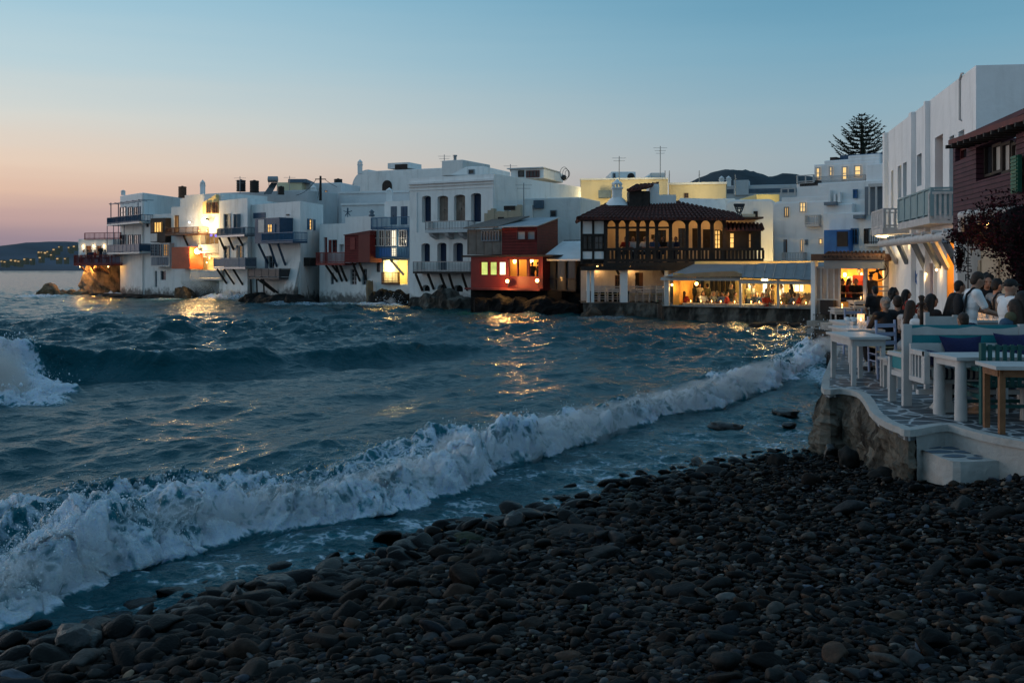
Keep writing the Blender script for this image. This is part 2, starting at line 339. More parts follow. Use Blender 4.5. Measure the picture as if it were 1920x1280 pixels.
mat('cushion_navy', (.012,.015,.06), .9, .15, 8, .3, 40); mat('leaf_green', (.03,.05,.02), .7, .3, 10); mat('table_brown', (.20,.09,.04), .5, .25, 8, .2, 30); mat('phone_black', (.01,.01,.012), .2, .1); mat('chair_lilac', (.30,.34,.48), .6, .08, 6)
# ------------------------------------------------------------------ the beach and the sea
SHORE = [tuple(onz(px, py, 0)[:2]) for px, py in ((-300,1330),(0,1262),(80,1225),(300,1165),(470,1118),(700,1062),(870,1000),(1010,975),(1200,905),(1330,882),(1540,832))]
SHORE = SHORE+[(6.5, 17.6), (8.0, 20)]
def beach_z(x, y):
    d, s, al = polydist(x, y, SHORE)
    sd_ = -d*s                                       # positive inland (right of the line)
    z = np.where(sd_ > 0, .145*sd_-.004*np.minimum(sd_, 9)**2*0, .10*sd_)
    z = np.minimum(z, 1.15+0*z)
    return z+.05*fbm(x*.7, y*.7, o=3)*sstep(-.5, 1.5, sd_)-.02
mat('beach_gravel', (.006,.006,.0065), .9, .6, 40, 1.0, 60, .02)
gx, gy = np.meshgrid(np.arange(-12, 16.01, .12), np.arange(-5, 22.01, .12))
gz = beach_z(gx, gy)+.02*fbm(gx*5, gy*5, o=2)-.03
tag(mesh_np('beach', np.stack([gx, gy, gz], 2).reshape(-1, 3), grid_faces(*gx.shape), M['beach_gravel']), kind='structure')

# pebbles: 300 largest are objects, the countless rest is one mass
def ico(sub):
    bm = bmesh.new(); bmesh.ops.create_icosphere(bm, subdivisions=sub, radius=1); v = np.array([p.co[:] for p in bm.verts]); f = np.array([[q.index for q in p.verts] for p in bm.faces]); bm.free(); return v, f
def stone_shape(v, seed):
    q = v*.8+seed*7.7; n = fbm(q[:,0], q[:,1], q[:,2], 2)
    w = v*(1+.46*n[:,None]); k = 2.6
    w = np.sign(w)*np.abs(w)**.92                                     # a little boxy
    for j in range(3):                                                # worn flats
        a = np.random.default_rng(seed*5+j).normal(size=3); a /= np.linalg.norm(a); d = w@a; lim = .66; w = w-np.outer(np.maximum(d-lim, 0)*.85, a)
    return w
V3, F3 = ico(3); V2, F2 = ico(2)
PR3 = [stone_shape(V3, s) for s in range(20)]; PR2 = [stone_shape(V2, s) for s in range(20)]
def rotm(rz, rx, ry):
    return np.array((Matrix.Rotation(rz, 3, 'Z') @ Matrix.Rotation(rx, 3, 'X') @ Matrix.Rotation(ry, 3, 'Y')))
STEP_BOX = (4.5, 5.4, 10.2, 11.6)
rs = np.random.default_rng(3); NC = 150000
sy = 3.2+15*rs.random(NC)**1.75; sx = rs.uniform(-.62, .60, NC)*sy; d_, s_, _ = polydist(sx, sy, SHORE); sd_ = -d_*s_
ok = (sd_ > -.9) & ~((sy > 10.4) & (sx > 4.45+.02*(sy-10))) & ((sd_ > 0) | (rs.random(NC) < .2*(1+sd_/.9))); idx = np.where(ok)[0][:56000]
sx, sy, sd_ = sx[idx], sy[idx], sd_[idx]; NS = len(idx); near_w = np.exp(-np.maximum(sd_, 0)/1.25)*sstep(6, -1.5, sx)
size = (.0165+.034*near_w)*np.exp(rs.normal(0, .43, NS)); size *= np.where(rs.random(NS) < .035, 1.8, 1)*np.where(sd_ < .1, 1.35, 1); size = np.minimum(size, .13)
stones = np.stack([sx, sy, sd_, size], 1); zb = beach_z(sx, sy)
lum = .0088*np.exp(rs.normal(0, .95, NS)); tt = rs.random(NS); cols = np.stack([lum*1.02, lum, lum*.98], 1)
for lo, hi, mul in ((0,.22,(1.75,1.1,.8)),(.22,.36,(.8,.97,1.3)),(.36,.42,(2.5,2.55,2.7)),(.42,.47,(2.6,1.8,1.3))): k_ = (tt >= lo) & (tt < hi); cols[k_] = lum[k_,None]*np.array(mul)
k_ = tt > .965; cols[k_] = (.06*rs.uniform(.6, 1.6, NS))[k_,None]*np.array((1.08,1.0,.93)); cols = np.minimum(cols, .16)
wet = np.clip(1-sd_/.9, 0, 1)*.9; cols[wet > .3] *= .42; cols *= np.where(size > .045, .55, 1)[:,None]*np.array((1.06,1,.94))
scl = np.stack([size*rs.uniform(1.0, 1.8, NS), size*rs.uniform(.72, 1.1, NS), size*rs.uniform(.36, .72, NS)], 1)
rz_ = np.where(rs.random(NS) < .7, rs.normal(.15, .55, NS), rs.uniform(0, 3.1, NS)); rx_, ry_ = rs.normal(0, .24, NS), rs.normal(0, .24, NS)
cz, sz, cx1, sx1, cy1, sy1 = np.cos(rz_), np.sin(rz_), np.cos(rx_), np.sin(rx_), np.cos(ry_), np.sin(ry_); one, zer = np.ones(NS), np.zeros(NS)
def m3(*r): return np.stack([np.stack(q, -1) for q in r], -2)
ROT = m3((cz,-sz,zer),(sz,cz,zer),(zer,zer,one)) @ m3((one,zer,zer),(zer,cx1,-sx1),(zer,sx1,cx1)) @ m3((cy1,zer,sy1),(zer,one,zer),(-sy1,zer,cy1))
LOC = np.stack([sx, sy, np.where((sd_ < 0) & (sd_ > -.5), np.maximum(zb, -.045), zb)+scl[:,2]*rs.uniform(-.1, 1.15, NS)+.004], 1)
def stone_mat(name, attr):
    m = mat(name, (.05,.05,.05), .62, .4, 16, .6, 45, .10, bd=.012); t = m.node_tree; b = t.nodes['Principled BSDF']; src = b.inputs['Base Color'].links[0].from_socket
    a = N(t, 'ShaderNodeAttribute', attribute_name='tint', attribute_type='GEOMETRY' if attr else 'OBJECT')
    mx = N(t, 'ShaderNodeMixRGB', blend_type='MULTIPLY'); mx.inputs[0].default_value = 1; t.links.new(a.outputs['Color'], mx.inputs[1])
    sc = N(t, 'ShaderNodeMixRGB', blend_type='MULTIPLY'); sc.inputs[0].default_value = 1; t.links.new(src, sc.inputs[1]); sc.inputs[2].default_value = (20, 20, 20, 1)
    t.links.new(sc.outputs[0], mx.inputs[2]); t.links.new(mx.outputs[0], b.inputs['Base Color'])
    wt_ = N(t, 'ShaderNodeAttribute', attribute_name='wet', attribute_type='GEOMETRY' if attr else 'OBJECT')
    rr = N(t, 'ShaderNodeMapRange'); t.links.new(wt_.outputs['Fac'], rr.inputs[0]); rr.inputs[3].default_value = .66; rr.inputs[4].default_value = .22; t.links.new(rr.outputs[0], b.inputs['Roughness'])
    return m
stone_mat('pebble_mass', True); stone_mat('pebble_single', False)
proj = size/np.maximum(sy, 1); inview = (np.abs(sx/sy) < .5) & ((CH-zb)*F/sy < 770) & (sd_ > -.2); order = np.argsort(-proj*inview); big = order[:300]; isbig = np.zeros(NS, bool); isbig[big] = True
pm = []
for q in range(20):
    me = bpy.data.meshes.new('pebble'); me.from_pydata(PR3[q].tolist(), [], F3.tolist()); me.polygons.foreach_set('use_smooth', [True]*len(F3)); me.materials.append(M['pebble_single']); pm.append(me)
for i in big:
    o = bpy.data.objects.new('pebble', pm[i % 20]); C.objects.link(o); o.location = LOC[i]; o.scale = scl[i]; o.rotation_euler = Matrix(ROT[i].tolist()).to_euler()
    o['tint'] = (*[float(c) for c in cols[i]], 1.0); o['wet'] = float(wet[i]); tag(o, 'smooth dark rounded stone lying among the pebbles of the beach', 'pebble', 'loose stones on the pebble beach')
V1_, F1_ = ico(1); PR1 = [stone_shape(V1_, q) for q in range(20)]; vs, fs, cs, wets, off = [], [], [], [], 0
lod_ = np.where(proj > .0085, 2, np.where(proj > .0026, 1, 0))
for L_, (PP, FF) in enumerate(((PR1, F1_), (PR2, F2), (PR3, F3))):
    for q in range(20):
        k_ = np.where((lod_ == L_) & (np.arange(NS) % 20 == q) & ~isbig)[0]
        if not len(k_): continue
        v = np.einsum('nij,nvj->nvi', ROT[k_], PP[q][None]*scl[k_][:,None,:])+LOC[k_][:,None,:]; nv = len(PP[q])
        vs.append(v.reshape(-1, 3)); fs.append((FF[None]+(off+np.arange(len(k_))*nv)[:,None,None]).reshape(-1, 3)); cs.append(np.repeat(np.concatenate([cols[k_], np.ones((len(k_), 1))], 1), nv, 0)); wets.append(np.repeat(wet[k_], nv)); off += nv*len(k_)
po = mesh_np('pebbles', np.concatenate(vs), np.concatenate(fs), M['pebble_mass'])
a = po.data.color_attributes.new('tint', 'FLOAT_COLOR', 'POINT'); a.data.foreach_set('color', np.concatenate(cs).astype(np.float32).ravel())
a = po.data.attributes.new('wet', 'FLOAT', 'POINT'); a.data.foreach_set('value', np.concatenate(wets).astype(np.float32))
tag(po, 'dark wet pebbles covering the beach down to the water', 'pebbles', kind='stuff')

mat('rock_moss', (.012,.018,.006), .8, .4, 4, .8, 12)
# boulders at the water's edge: (px, py of its foot, width px, height px, z of the foot, label)
def boulder(px, py, wpx, hpx, z, label, m='rock_wet', seed=0, dep=1.0):
    p = onz(px, py, z); k = p.y/F; v = stone_shape(V3, 40+seed)*np.array([wpx*k/2, wpx*k/2*dep, hpx*k*.62])
    q = V3*2.2+seed; v = v*(1+.34*fbm(q[:,0]*1.3, q[:,1]*1.3, q[:,2]*1.3, 4))[:,None]
    o = mesh_np('boulder', v, F3, M[m]); o.location = (p.x, p.y+wpx*k*.3, z+hpx*k*.38); o.rotation_euler = (0, 0, seed*1.3); return tag(o, label, 'boulder')
for i, b in enumerate(((965,1000,48,34,.02,'dark upright wet rock at the water edge in the middle of the beach'),(888,1000,34,22,.0,'small wet stone left of the upright rock at the water edge'),
    (880,1030,80,26,.02,'low mossy green boulder at the edge of the water'),(512,1118,75,34,.0,'flat tilted dark slab where the waves meet the beach'),(445,1150,46,46,.0,'rounded dark wet boulder left of the tilted slab'),
    (340,1180,95,28,.02,'long low black rock lying in the wash'),(120,1240,95,55,.02,'brown boulder nearest the breaking foam at lower left'),(210,1215,34,24,.0,'small black stone standing in the wash beside the brown boulder'),
    (30,1275,60,36,.02,'dark rock at the bottom left corner of the beach'),(1478,782,52,16,.0,'black rock breaking the shallow water below the terrace'),(1482,803,28,12,.0,'small black rock just below the larger one off the terrace'),
    (1362,808,60,16,-.03,'low dark rock awash in front of the long breaker'),(1462,880,42,28,.02,'grey black boulder near the top of the beach by the water'),(1080,1030,120,34,.08,'big dark outcrop of rock half buried among the pebbles'),
    (912,1072,74,34,.1,'large smooth grey stone below the mossy boulder'),(1562,862,34,28,.08,'dark boulder under the corner of the terrace wall'),(1592,878,38,32,.2,'broken rock leaning against the terrace footing'),(1545,845,40,28,.0,'wet rock at the foot of the terrace corner'),
    (1655,905,52,26,.3,'grey rock lying in front of the terrace footing'))):
    boulder(*b, m='rock_moss' if i == 2 else 'rock_dark' if i in (13, 14, 16, 18, 12) else 'rock_wet', seed=i)

# ---- the sea: one sheet of real waves out to the horizon
pr = np.concatenate([np.arange(1.2, 25, .6), np.arange(25, 210, .48), np.arange(210, 830, 1.05), np.arange(832, 1500, 6)]); ca = np.arange(-.80, .66, .0017)
dr = CH*F/pr; Y = np.repeat(dr[:,None], len(ca), 1); X = Y*ca[None,:]
sp_r = np.gradient(-dr)[:,None]+0*X; sp_c = Y*.0017
rw = np.random.default_rng(11)
Zw = np.zeros_like(X); DX = np.zeros_like(X); DY = np.zeros_like(X)
for i in range(64):
    lam = 4.6*(.055)**(i/63.0); lam = max(lam, .26); k = 2*math.pi/lam
    ang = math.radians(-52+rw.normal(0, 34)); cx_, cy_ = math.cos(ang), math.sin(ang); a = .0098*lam**.86*rw.uniform(.6, 1.25)
    ph = rw.uniform(0, 6.28); wob = 1.6*fbm(X/(lam*3.5)+i, Y/(lam*3.5), o=1) if lam > 1.0 else 1.6*np.sin(X*.9/lam+i)*np.cos(Y*.7/lam-i*2)
    th = k*(cx_*X+cy_*Y)+ph+wob; nyq = np.maximum(sp_r*abs(cy_), sp_c*abs(cx_)); at = sstep(.46, .27, nyq/lam)*(1+.75*sstep(25, 50, Y)*(lam < 3.4)*.5)
    Zw += a*at*np.sin(th); DX += .8*a*at*cx_*np.cos(th); DY += .8*a*at*cy_*np.cos(th)
amp = 1.0+.7*fbm(X/9, Y/9, o=2)
dsh, ssh, _ = polydist(X, Y, SHORE); sea_d = dsh*ssh          # metres out from the waterline
calm = .40+.60*sstep(.3, 6, sea_d)
amp = amp*calm*(.54+.42*sstep(24, 36, Y))*(1-.30*sstep(42, 70, Y)); Zw *= amp; DX *= amp; DY *= amp
foam = np.zeros_like(X)
# A: the swell rearing up in the middle distance, broken at its left end
RA = [(-22,25.0),(-15,25.2),(-12,25.3),(-9,26.0),(-5.6,28.6),(-2.7,31.5),(0,33.6),(4,36)]
d, s, al = polydist(X, Y, RA); sA = -d*s+.35*fbm(X*.5, Y*.5, o=2)              # positive towards the beach
hA = np.interp(al, [0,1,2,3,3.6,4,4.6,5,6,7], [.85,.95,.88,.66,.50,.36,.38,.34,.2,.0])
prof = np.where(sA > 0, np.exp(-(np.maximum(sA, 0)/.55)**1.5), np.exp(-np.abs(np.minimum(sA, 0)/1.5)**1.5)); mA = hA*prof
Zw += mA; DY -= .55*hA*np.exp(-((sA+.05)/.5)**2)
Zw -= .12*hA*np.exp(-((sA-1.5)/.9)**2)
Zw += .085*hA*np.exp(-((sA-.3)/.55)**2)*(2*np.abs(vnoise((X+.45*sA)*2.6, sA*.7))-.6+.7*np.abs(vnoise((X+.45*sA)*6.3, sA*1.2)))
Zw += .17*hA*np.exp(-(sA/.6)**2)*fbm(X*1.6, Y*1.6, o=5)
xb = -12.1+.65*np.clip(25.2-Y, -2, 6)+.45*fbm(Y*1.0, X*.3, o=3)
fA = sstep(.45, -.25, X-xb)*sstep(-.7, -.2, sA)*sstep(5.5, 4.6, sA+.4*fbm(X*1.1, Y*1.1, o=2))
lump = .5+.5*fbm(X*.9, Y*.9, o=3); bA = 2.2*(np.abs(vnoise(X*1.9, Y*1.9))+.5*np.abs(vnoise(X*4.5+3, Y*4.5))+.3*np.abs(vnoise(X*11, Y*11+7)))/1.8
Zw += fA*(-.30*mA+.30*np.exp(-((sA-.9)/1.3)**2)*(.5+.6*lump)+.34*np.exp(-(np.maximum(sA, 0)/3.4)**2)*lump+.17*bA-.06); DX += fA*.2*fbm(X*2, Y*2+4, o=3); DY += fA*.2*fbm(X*2+8, Y*2, o=3)
foam = np.maximum(foam, fA*1.15); foam = np.maximum(foam, hA*.75*np.exp(-((sA+.05)/.28)**2)*sstep(.35, .75, .5+.5*fbm(X*1.1, Y*1.1+5, o=3))); foam = np.maximum(foam, hA*.34*np.exp(-((sA-.6)/.8)**2))
# B: the long breaker running along the beach
FR = [tuple(onz(px, py, .04)[:2]) for px, py in ((-260,1290),(0,1178),(180,1112),(250,1062),(340,1035),(480,1000),(640,982),(760,945),(880,922),(905,880),(1000,868),(1180,812),(1240,785),(1360,762),(1440,725),(1540,700),(1600,668))]
d, s, al = polydist(X, Y, FR); sB = d*s-.10+.48*fbm(X*.62, Y*.62, o=3)+.20*fbm(X*1.9, Y*1.9, o=3)+.09*fbm(X*5, Y*5, o=3)      # positive behind the front
def bil(x, y, o=3, gain=.5):
    t, a, n = 0, 1, 0
    for k in range(o): t = t+a*np.abs(vnoise(x+31.7*k, y-12.9*k)); n += a; a *= gain; x = x*2.1+.3*y; y = y*2.1-.3*x
    return 2.2*t/n
hB = np.interp(al, [0,2,4,6,8,9,10,11,12,13,14,15,16], [.19,.20,.21,.20,.23,.30,.34,.27,.22,.27,.24,.18,.12])*(.35+1.25*(.5+.5*fbm(X*.75+4, Y*.75, o=2)))
wB = np.interp(al, [0,4,8,11,14,16], [1.0,1.0,.9,.85,.8,.7])
pB = np.where(sB < .42, sstep(-.06, .42, sB), np.exp(-(np.maximum(sB-.42, 0)/wB)**2))
second = np.interp(al, [0,3,6,9,10], [1,1,.9,.4,0]); s2 = sB-np.interp(al, [0,4,9], [1.7,1.5,1.1])-.5*fbm(X*.8+9, Y*.8, o=3); p2_ = second*np.where(s2 < .25, sstep(-.25, .25, s2), np.exp(-(np.maximum(s2-.25, 0)/.6)**2))
tail = np.interp(al, [0,2,4,8,10,12,16], [4.0,3.8,3.4,2.7,2.2,1.5,1.1])*(.7+.8*(.5+.5*fbm(X*.5, Y*.5+3, o=2)))
fB = sstep(-.07, .05, sB)*sstep(tail*1.4, tail*.1, sB)
core = sstep(-.06, .06, sB)*sstep(1.25, .35, sB); core2 = second*sstep(-.28, -.05, s2)*sstep(.9, .15, s2)*(.55+.6*(.5+.5*fbm(X*1.3+2, Y*1.3, o=3)))
cc = np.clip(np.maximum(core, core2), 0, 1); edge0 = sstep(-.06, .22, sB)
c1, c2, c3 = bil(X*1.5, Y*1.5, 2), bil(X*3.6+5, Y*3.6, 3), bil(X*9, Y*9+3, 3)
Zw = Zw*(1-.6*cc)+hB*pB*(.5+.7*c1)+.17*p2_*(.6+.6*c1)+cc*edge0*(.095*c2+.055*c3+.03*bil(X*19, Y*19, 2)-.055)
Zw += .05*fB*(1-cc)*c2
DX += .17*cc*fbm(X*2.6+7, Y*2.6, o=3)+.05*cc*fbm(X*8+7, Y*8, o=2); DY += .17*cc*fbm(X*2.6, Y*2.6+9, o=3)+.05*cc*fbm(X*8, Y*8+5, o=2)
DX += .16*hB*np.exp(-((sB-.3)/.22)**2)*.73*c2; DY -= .16*hB*np.exp(-((sB-.3)/.22)**2)*.69*c2
streak = .5+.5*fbm((X*.7+Y*.72)*.9, (X*.72-Y*.7)*2.6, o=4)
holes = .5+.5*fbm(X*1.7+3, Y*1.7, o=4); dens = (.62+.55*sstep(.38, .62, holes))*(.66+.34*sstep(.25, .5, .5+.5*fbm(X*.5+1, Y*.5, o=2)))
foam = np.maximum(foam, np.maximum(np.maximum(core*1.05*np.maximum(dens, 1.1*sstep(.55, .05, sB)), core2*.9*dens)*(.66+.36*c2), fB*(.40+.50*streak)))
# C: lace in the wash between the breaker and the stones
shal = sstep(.0, .25, sea_d)*sstep(.05, -.25, sB)*sstep(26, 20, Y)
lace = 1-np.abs(fbm(X*1.9+.6*fbm(X*3, Y*3), Y*1.9, o=4))*3.2
foam = np.maximum(foam, shal*(.06+.60*np.maximum(lace, 0))*sstep(5, .3, sea_d)); Zw += shal*(.055*fbm(X*2.4+Y, Y*2.4, o=4)+.012*np.abs(fbm(X*7, Y*7, o=3)))
foam = np.maximum(foam, sstep(.16, .0, np.abs(sea_d-.05+.12*fbm(X*3, Y*3)))*.45*sstep(26, 20, Y))
behind = sstep(.5, 2.5, sB)*sstep(9, 2, sB)*sstep(22, 16, Y); foam = np.maximum(foam, behind*(.12+.26*(1-np.abs(fbm(X*.6, Y*1.1, o=4))*2.6)))
# D: broken water at the feet of the houses and of the terrace
for px, d0, r0, h0, f0 in ((75,90,2.6,.35,.75),(205,93,2.0,.5,.8),(425,80,2.4,.95,.95),(700,70,1.6,.3,.8),(736,68.3,1.1,.35,.9),(655,72,2,.2,.6),(520,73,2.5,.15,.55),(590,72,2.2,.2,.6),(330,84,2.6,.2,.6),(1570,26.8,1.5,.5,1.0),(1552,29,1.7,.35,.9),(1590,24.2,1.2,.3,.9),(1130,53.4,2.0,.12,.45),(1015,57.5,2,.05,.35)):
    rr = np.hypot(X-WX(px, d0), (Y-d0)*.8)/r0+.25*fbm(X*.9, Y*.9, o=3); bump = np.exp(-np.clip(rr, 0, 4)**2)
    Zw += h0*bump*(.5+.7*np.abs(fbm(X*2+px, Y*2, o=4))); foam = np.maximum(foam, f0*sstep(1.4, .35, rr))
sea_v = np.stack([X+DX, Y+DY, Zw], 2).reshape(-1, 3)
m = bpy.data.materials.new('sea_water'); m.use_nodes = True; t = m.node_tree; b = t.nodes['Principled BSDF']; M['sea_water'] = m
g = N(t, 'ShaderNodeNewGeometry'); at = N(t, 'ShaderNodeAttribute', attribute_name='foam')
b.inputs['Base Color'].default_value = (.006,.040,.058,1); b.inputs['Roughness'].default_value = .20; b.inputs['Specular Tint'].default_value = (.60,.94,.97,1); b.inputs['IOR'].default_value = 1.33; b.inputs['Specular IOR Level'].default_value = .27
def nz(scale, det, rough=.55, mul=(1,1,1)):
    mp = N(t, 'ShaderNodeMapping'); mp.inputs['Scale'].default_value = mul; t.links.new(g.outputs['Position'], mp.inputs[0])
    n = N(t, 'ShaderNodeTexNoise'); n.inputs['Scale'].default_value = scale; n.inputs['Detail'].default_value = det; n.inputs['Roughness'].default_value = rough; t.links.new(mp.outputs[0], n.inputs['Vector']); return n.outputs[0]
def mth(op, a, b=None, c=None):
    q = N(t, 'ShaderNodeMath', operation=op)
    for i, v in enumerate((a, b, c)):
        if v is None: continue
        if hasattr(v, 'links'): t.links.new(v, q.inputs[i])
        else: q.inputs[i].default_value = v
    return q.outputs[0]
rip = mth('ADD', mth('MULTIPLY', nz(2.2, 5, .6), 1.0), mth('MULTIPLY', nz(8, 3, .55), .22))
bp = N(t, 'ShaderNodeBump'); bp.inputs['Strength'].default_value = .8; bp.inputs['Distance'].default_value = .15; t.links.new(rip, bp.inputs['Height']); t.links.new(bp.outputs[0], b.inputs['Normal'])
fo = N(t, 'ShaderNodeBsdfPrincipled'); fo.inputs['Base Color'].default_value = (.72,.79,.90,1); fo.inputs['Roughness'].default_value = .9; fo.inputs['Specular IOR Level'].default_value = .1
fo.inputs['Subsurface Weight'].default_value = .7; fo.inputs['Subsurface Radius'].default_value = (.6,.8,1); fo.inputs['Subsurface Scale'].default_value = .12
fb = N(t, 'ShaderNodeBump'); fb.inputs['Strength'].default_value = 1.0; fb.inputs['Distance'].default_value = .16; t.links.new(mth('ADD', nz(7, 8, .68), mth('MULTIPLY', nz(28, 4, .6), .3)), fb.inputs['Height']); t.links.new(fb.outputs[0], fo.inputs['Normal'])
v1 = N(t, 'ShaderNodeTexVoronoi', feature='DISTANCE_TO_EDGE'); v1.inputs['Scale'].default_value = 5
wv = N(t, 'ShaderNodeVectorMath', operation='ADD'); nw = N(t, 'ShaderNodeTexNoise'); nw.inputs['Scale'].default_value = 3.0; nw.inputs['Detail'].default_value = 4; t.links.new(g.outputs['Position'], nw.inputs['Vector'])
ws = N(t, 'ShaderNodeVectorMath', operation='SCALE'); t.links.new(nw.outputs['Color'], ws.inputs[0]); ws.inputs['Scale'].default_value = .6; t.links.new(g.outputs['Position'], wv.inputs[0]); t.links.new(ws.outputs[0], wv.inputs[1]); t.links.new(wv.outputs[0], v1.inputs['Vector'])
cell = mth('MULTIPLY', mth('SUBTRACT', .12, v1.outputs[0]), 1.6)                    # + on the lace threads
ff = mth('ADD', mth('ADD', at.outputs['Fac'], mth('MULTIPLY', mth('SUBTRACT', nz(9, 7, .7), .5), .75)), cell)
fm = N(t, 'ShaderNodeMapRange', interpolation_type='SMOOTHSTEP'); t.links.new(ff, fm.inputs[0]); fm.inputs[1].default_value = .40; fm.inputs[2].default_value = 1.0
# churned, aerated water between lace and open sea is greener
mc = N(t, 'ShaderNodeMixRGB'); t.links.new(mth('POWER', at.outputs['Fac'], 1.8), mc.inputs[0]); mc.inputs[1].default_value = (.003,.050,.064,1); mc.inputs[2].default_value = (.022,.17,.215,1); t.links.new(mc.outputs[0], b.inputs['Base Color'])
mx = N(t, 'ShaderNodeMixShader'); t.links.new(fm.outputs[0], mx.inputs[0]); t.links.new(b.outputs[0], mx.inputs[1]); t.links.new(fo.outputs[0], mx.inputs[2]); t.links.new(mx.outputs[0], t.nodes['Material Output'].inputs[0])
sea = mesh_np('sea', sea_v, grid_faces(*X.shape), m); a = sea.data.attributes.new('foam', 'FLOAT', 'POINT'); a.data.foreach_set('value', foam.astype(np.float32).ravel()); tag(sea, kind='structure')
# spray thrown off the crests: small drops and flecks
mat('spray', (.72,.77,.82), .6, .05, 2)
# fine mist hanging over the broken crests: thin scattering air inside a soft lumpy envelope
mv = bpy.data.materials.new('spray_mist'); mv.use_nodes = True; vt_ = mv.node_tree
for n_ in list(vt_.nodes): vt_.nodes.remove(n_)
vo = N(vt_, 'ShaderNodeOutputMaterial'); vs_ = N(vt_, 'ShaderNodeVolumeScatter'); vs_.inputs['Color'].default_value = (.80,.90,1,1); vs_.inputs['Density'].default_value = 1.05; vt_.links.new(vs_.outputs[0], vo.inputs['Volume'])
def mist(path, rad, zc_, label):
    V, n = [], 16; dense = []
    for (x0, y0, r0), (x1, y1, r1) in zip(path, path[1:]):
        k = max(2, int(math.hypot(x1-x0, y1-y0)/.12)); dense += [(x0+(x1-x0)*q/k, y0+(y1-y0)*q/k, r0+(r1-r0)*q/k) for q in range(k)]
    m_ = len(dense)
    for q, (x, y, r) in enumerate(dense):
        a, c = dense[max(q-1, 0)], dense[min(q+1, m_-1)]; tx, ty = c[0]-a[0], c[1]-a[1]; L = math.hypot(tx, ty); nx, ny = -ty/L, tx/L; e = min(1, min(q, m_-1-q)/6+.05)*r
        for k in range(n):
            t_ = 2*math.pi*k/n; d = rad*e*(.62+.75*abs(mnoise.fractal(Vector((x*1.7+math.cos(t_), y*1.7, math.sin(t_)*1.5)), 1, 2, 3))); V.append((x+nx*math.cos(t_)*d*1.5, y+ny*math.cos(t_)*d*1.5, zc_+math.sin(t_)*d))
    o = MB().add(V, [(q*n+k, q*n+(k+1) % n, (q+1)*n+(k+1) % n, (q+1)*n+k) for q in range(m_-1) for k in range(n)]+[tuple(range(n)), tuple(range((m_-1)*n, m_*n))[::-1]], True).build('spray_mist', mv); return tag(o, label, 'spray', kind='stuff')
mist([(x+.36*-.70, y+.36*.72, r) for (x, y), r in zip(FR, (.7,.8,.9,.9,.8,.8,.8,.9,1.1,1.25,1.2,1.0,.9,1.2,1.2,1.0,.9))], .30, .24, 'pale mist of fine spray over the long breaker')
mist([(-14.2,23.6,1.2),(-12.9,23.0,1.1),(-11.6,21.6,.9),(-10.2,20.2,.6)], .85, .35, 'mist of spray over the collapsed end of the far swell at left')
mist([(WX(722,68.2),68.2,.5),(WX(736,68.2),68.2,1.1),(WX(748,68.2),68.2,.5)], .75, .45, 'puff of spray bursting under the yellow lit opening')
mist([(WX(410,80),80,.6),(WX(428,79.8),79.8,1.2),(WX(452,79.5),79.5,.5)], .8, .35, 'puff of spray at the foot of the corner house')
mist([(WX(1545,28.6),28.6,.6),(WX(1566,26.6),26.6,1.1),(WX(1584,24.8),24.8,.6)], .55, .45, 'spray thrown up against the dark walkway wall')
flat = sea_v; cand = np.where((core.ravel()*(sB.ravel() > .1)*(sB.ravel() < .8) > .5))[0]; candA = np.where((fA.ravel() > .6))[0]
vs, fs, off = [], [], 0; V1, F1 = ico(1); rs = np.random.default_rng(5)
def drops(idx, n, up, size, spread):
    global off
    for i in rs.choice(idx, n):
        p = flat[i]+np.array([rs.normal(0, spread), rs.normal(0, spread), abs(rs.normal(0, up))+.01]); s_ = size*math.exp(rs.normal(0, .5)); vs.append(V1*np.array([s_, s_, s_*rs.uniform(.7, 2.2)])+p); fs.append(F1+off); off += len(V1)
drops(cand, 9000, .06, .0032, .05); drops(cand, 2500, .16, .0026, .08); drops(candA, 4000, .12, .007, .1)
spl = np.where((np.hypot(X-WX(1572, 26), Y-26).ravel() < 1.6))[0]; drops(spl, 700, .4, .006, .45)
spl = np.where((np.hypot(X-WX(735, 68.6), Y-68.6).ravel() < 1.0))[0]; drops(spl, 200, .4, .010, .3)
spl = np.where((np.hypot(X-WX(425, 80), Y-80).ravel() < 2.0))[0]; drops(spl, 200, .4, .010, .6)
tag(mesh_np('sea_spray', np.concatenate(vs), np.concatenate(fs), M['spray']), 'white spray flung up along the crests of the breakers', 'spray', kind='stuff')
# ------------------------------------------------------------------ builders for houses
def wall_face(mb, fac, u0, u1, z0, z1, holes=(), reveal=.22):
    """a facade with real openings (u0,u1,z0,z1 each) and their reveals"""
    us = sorted({u0, u1, *[min(max(h[i], u0), u1) for h in holes for i in (0, 1)]}); zs = sorted({z0, z1, *[min(max(h[i], z0), z1) for h in holes for i in (2, 3)]})
    for a, b in zip(us, us[1:]):
        for c, d in zip(zs, zs[1:]):
            mu, mz = (a+b)/2, (c+d)/2
            if b-a < 1e-5 or d-c < 1e-5 or any(h[0] < mu < h[1] and h[2] < mz < h[3] for h in holes): continue
            mb.add([fac.pt(a,0,c), fac.pt(b,0,c), fac.pt(b,0,d), fac.pt(a,0,d)], [(0,1,2,3)])
    for a, b, c, d in holes:
        p = [fac.pt(u,0,z) for u, z in ((a,c),(b,c),(b,d),(a,d))]; q = [fac.pt(u,-reveal,z) for u, z in ((a,c),(b,c),(b,d),(a,d))]
        mb.add(p+q, [(0,1,5,4),(1,2,6,5),(2,3,7,6),(3,0,4,7)])
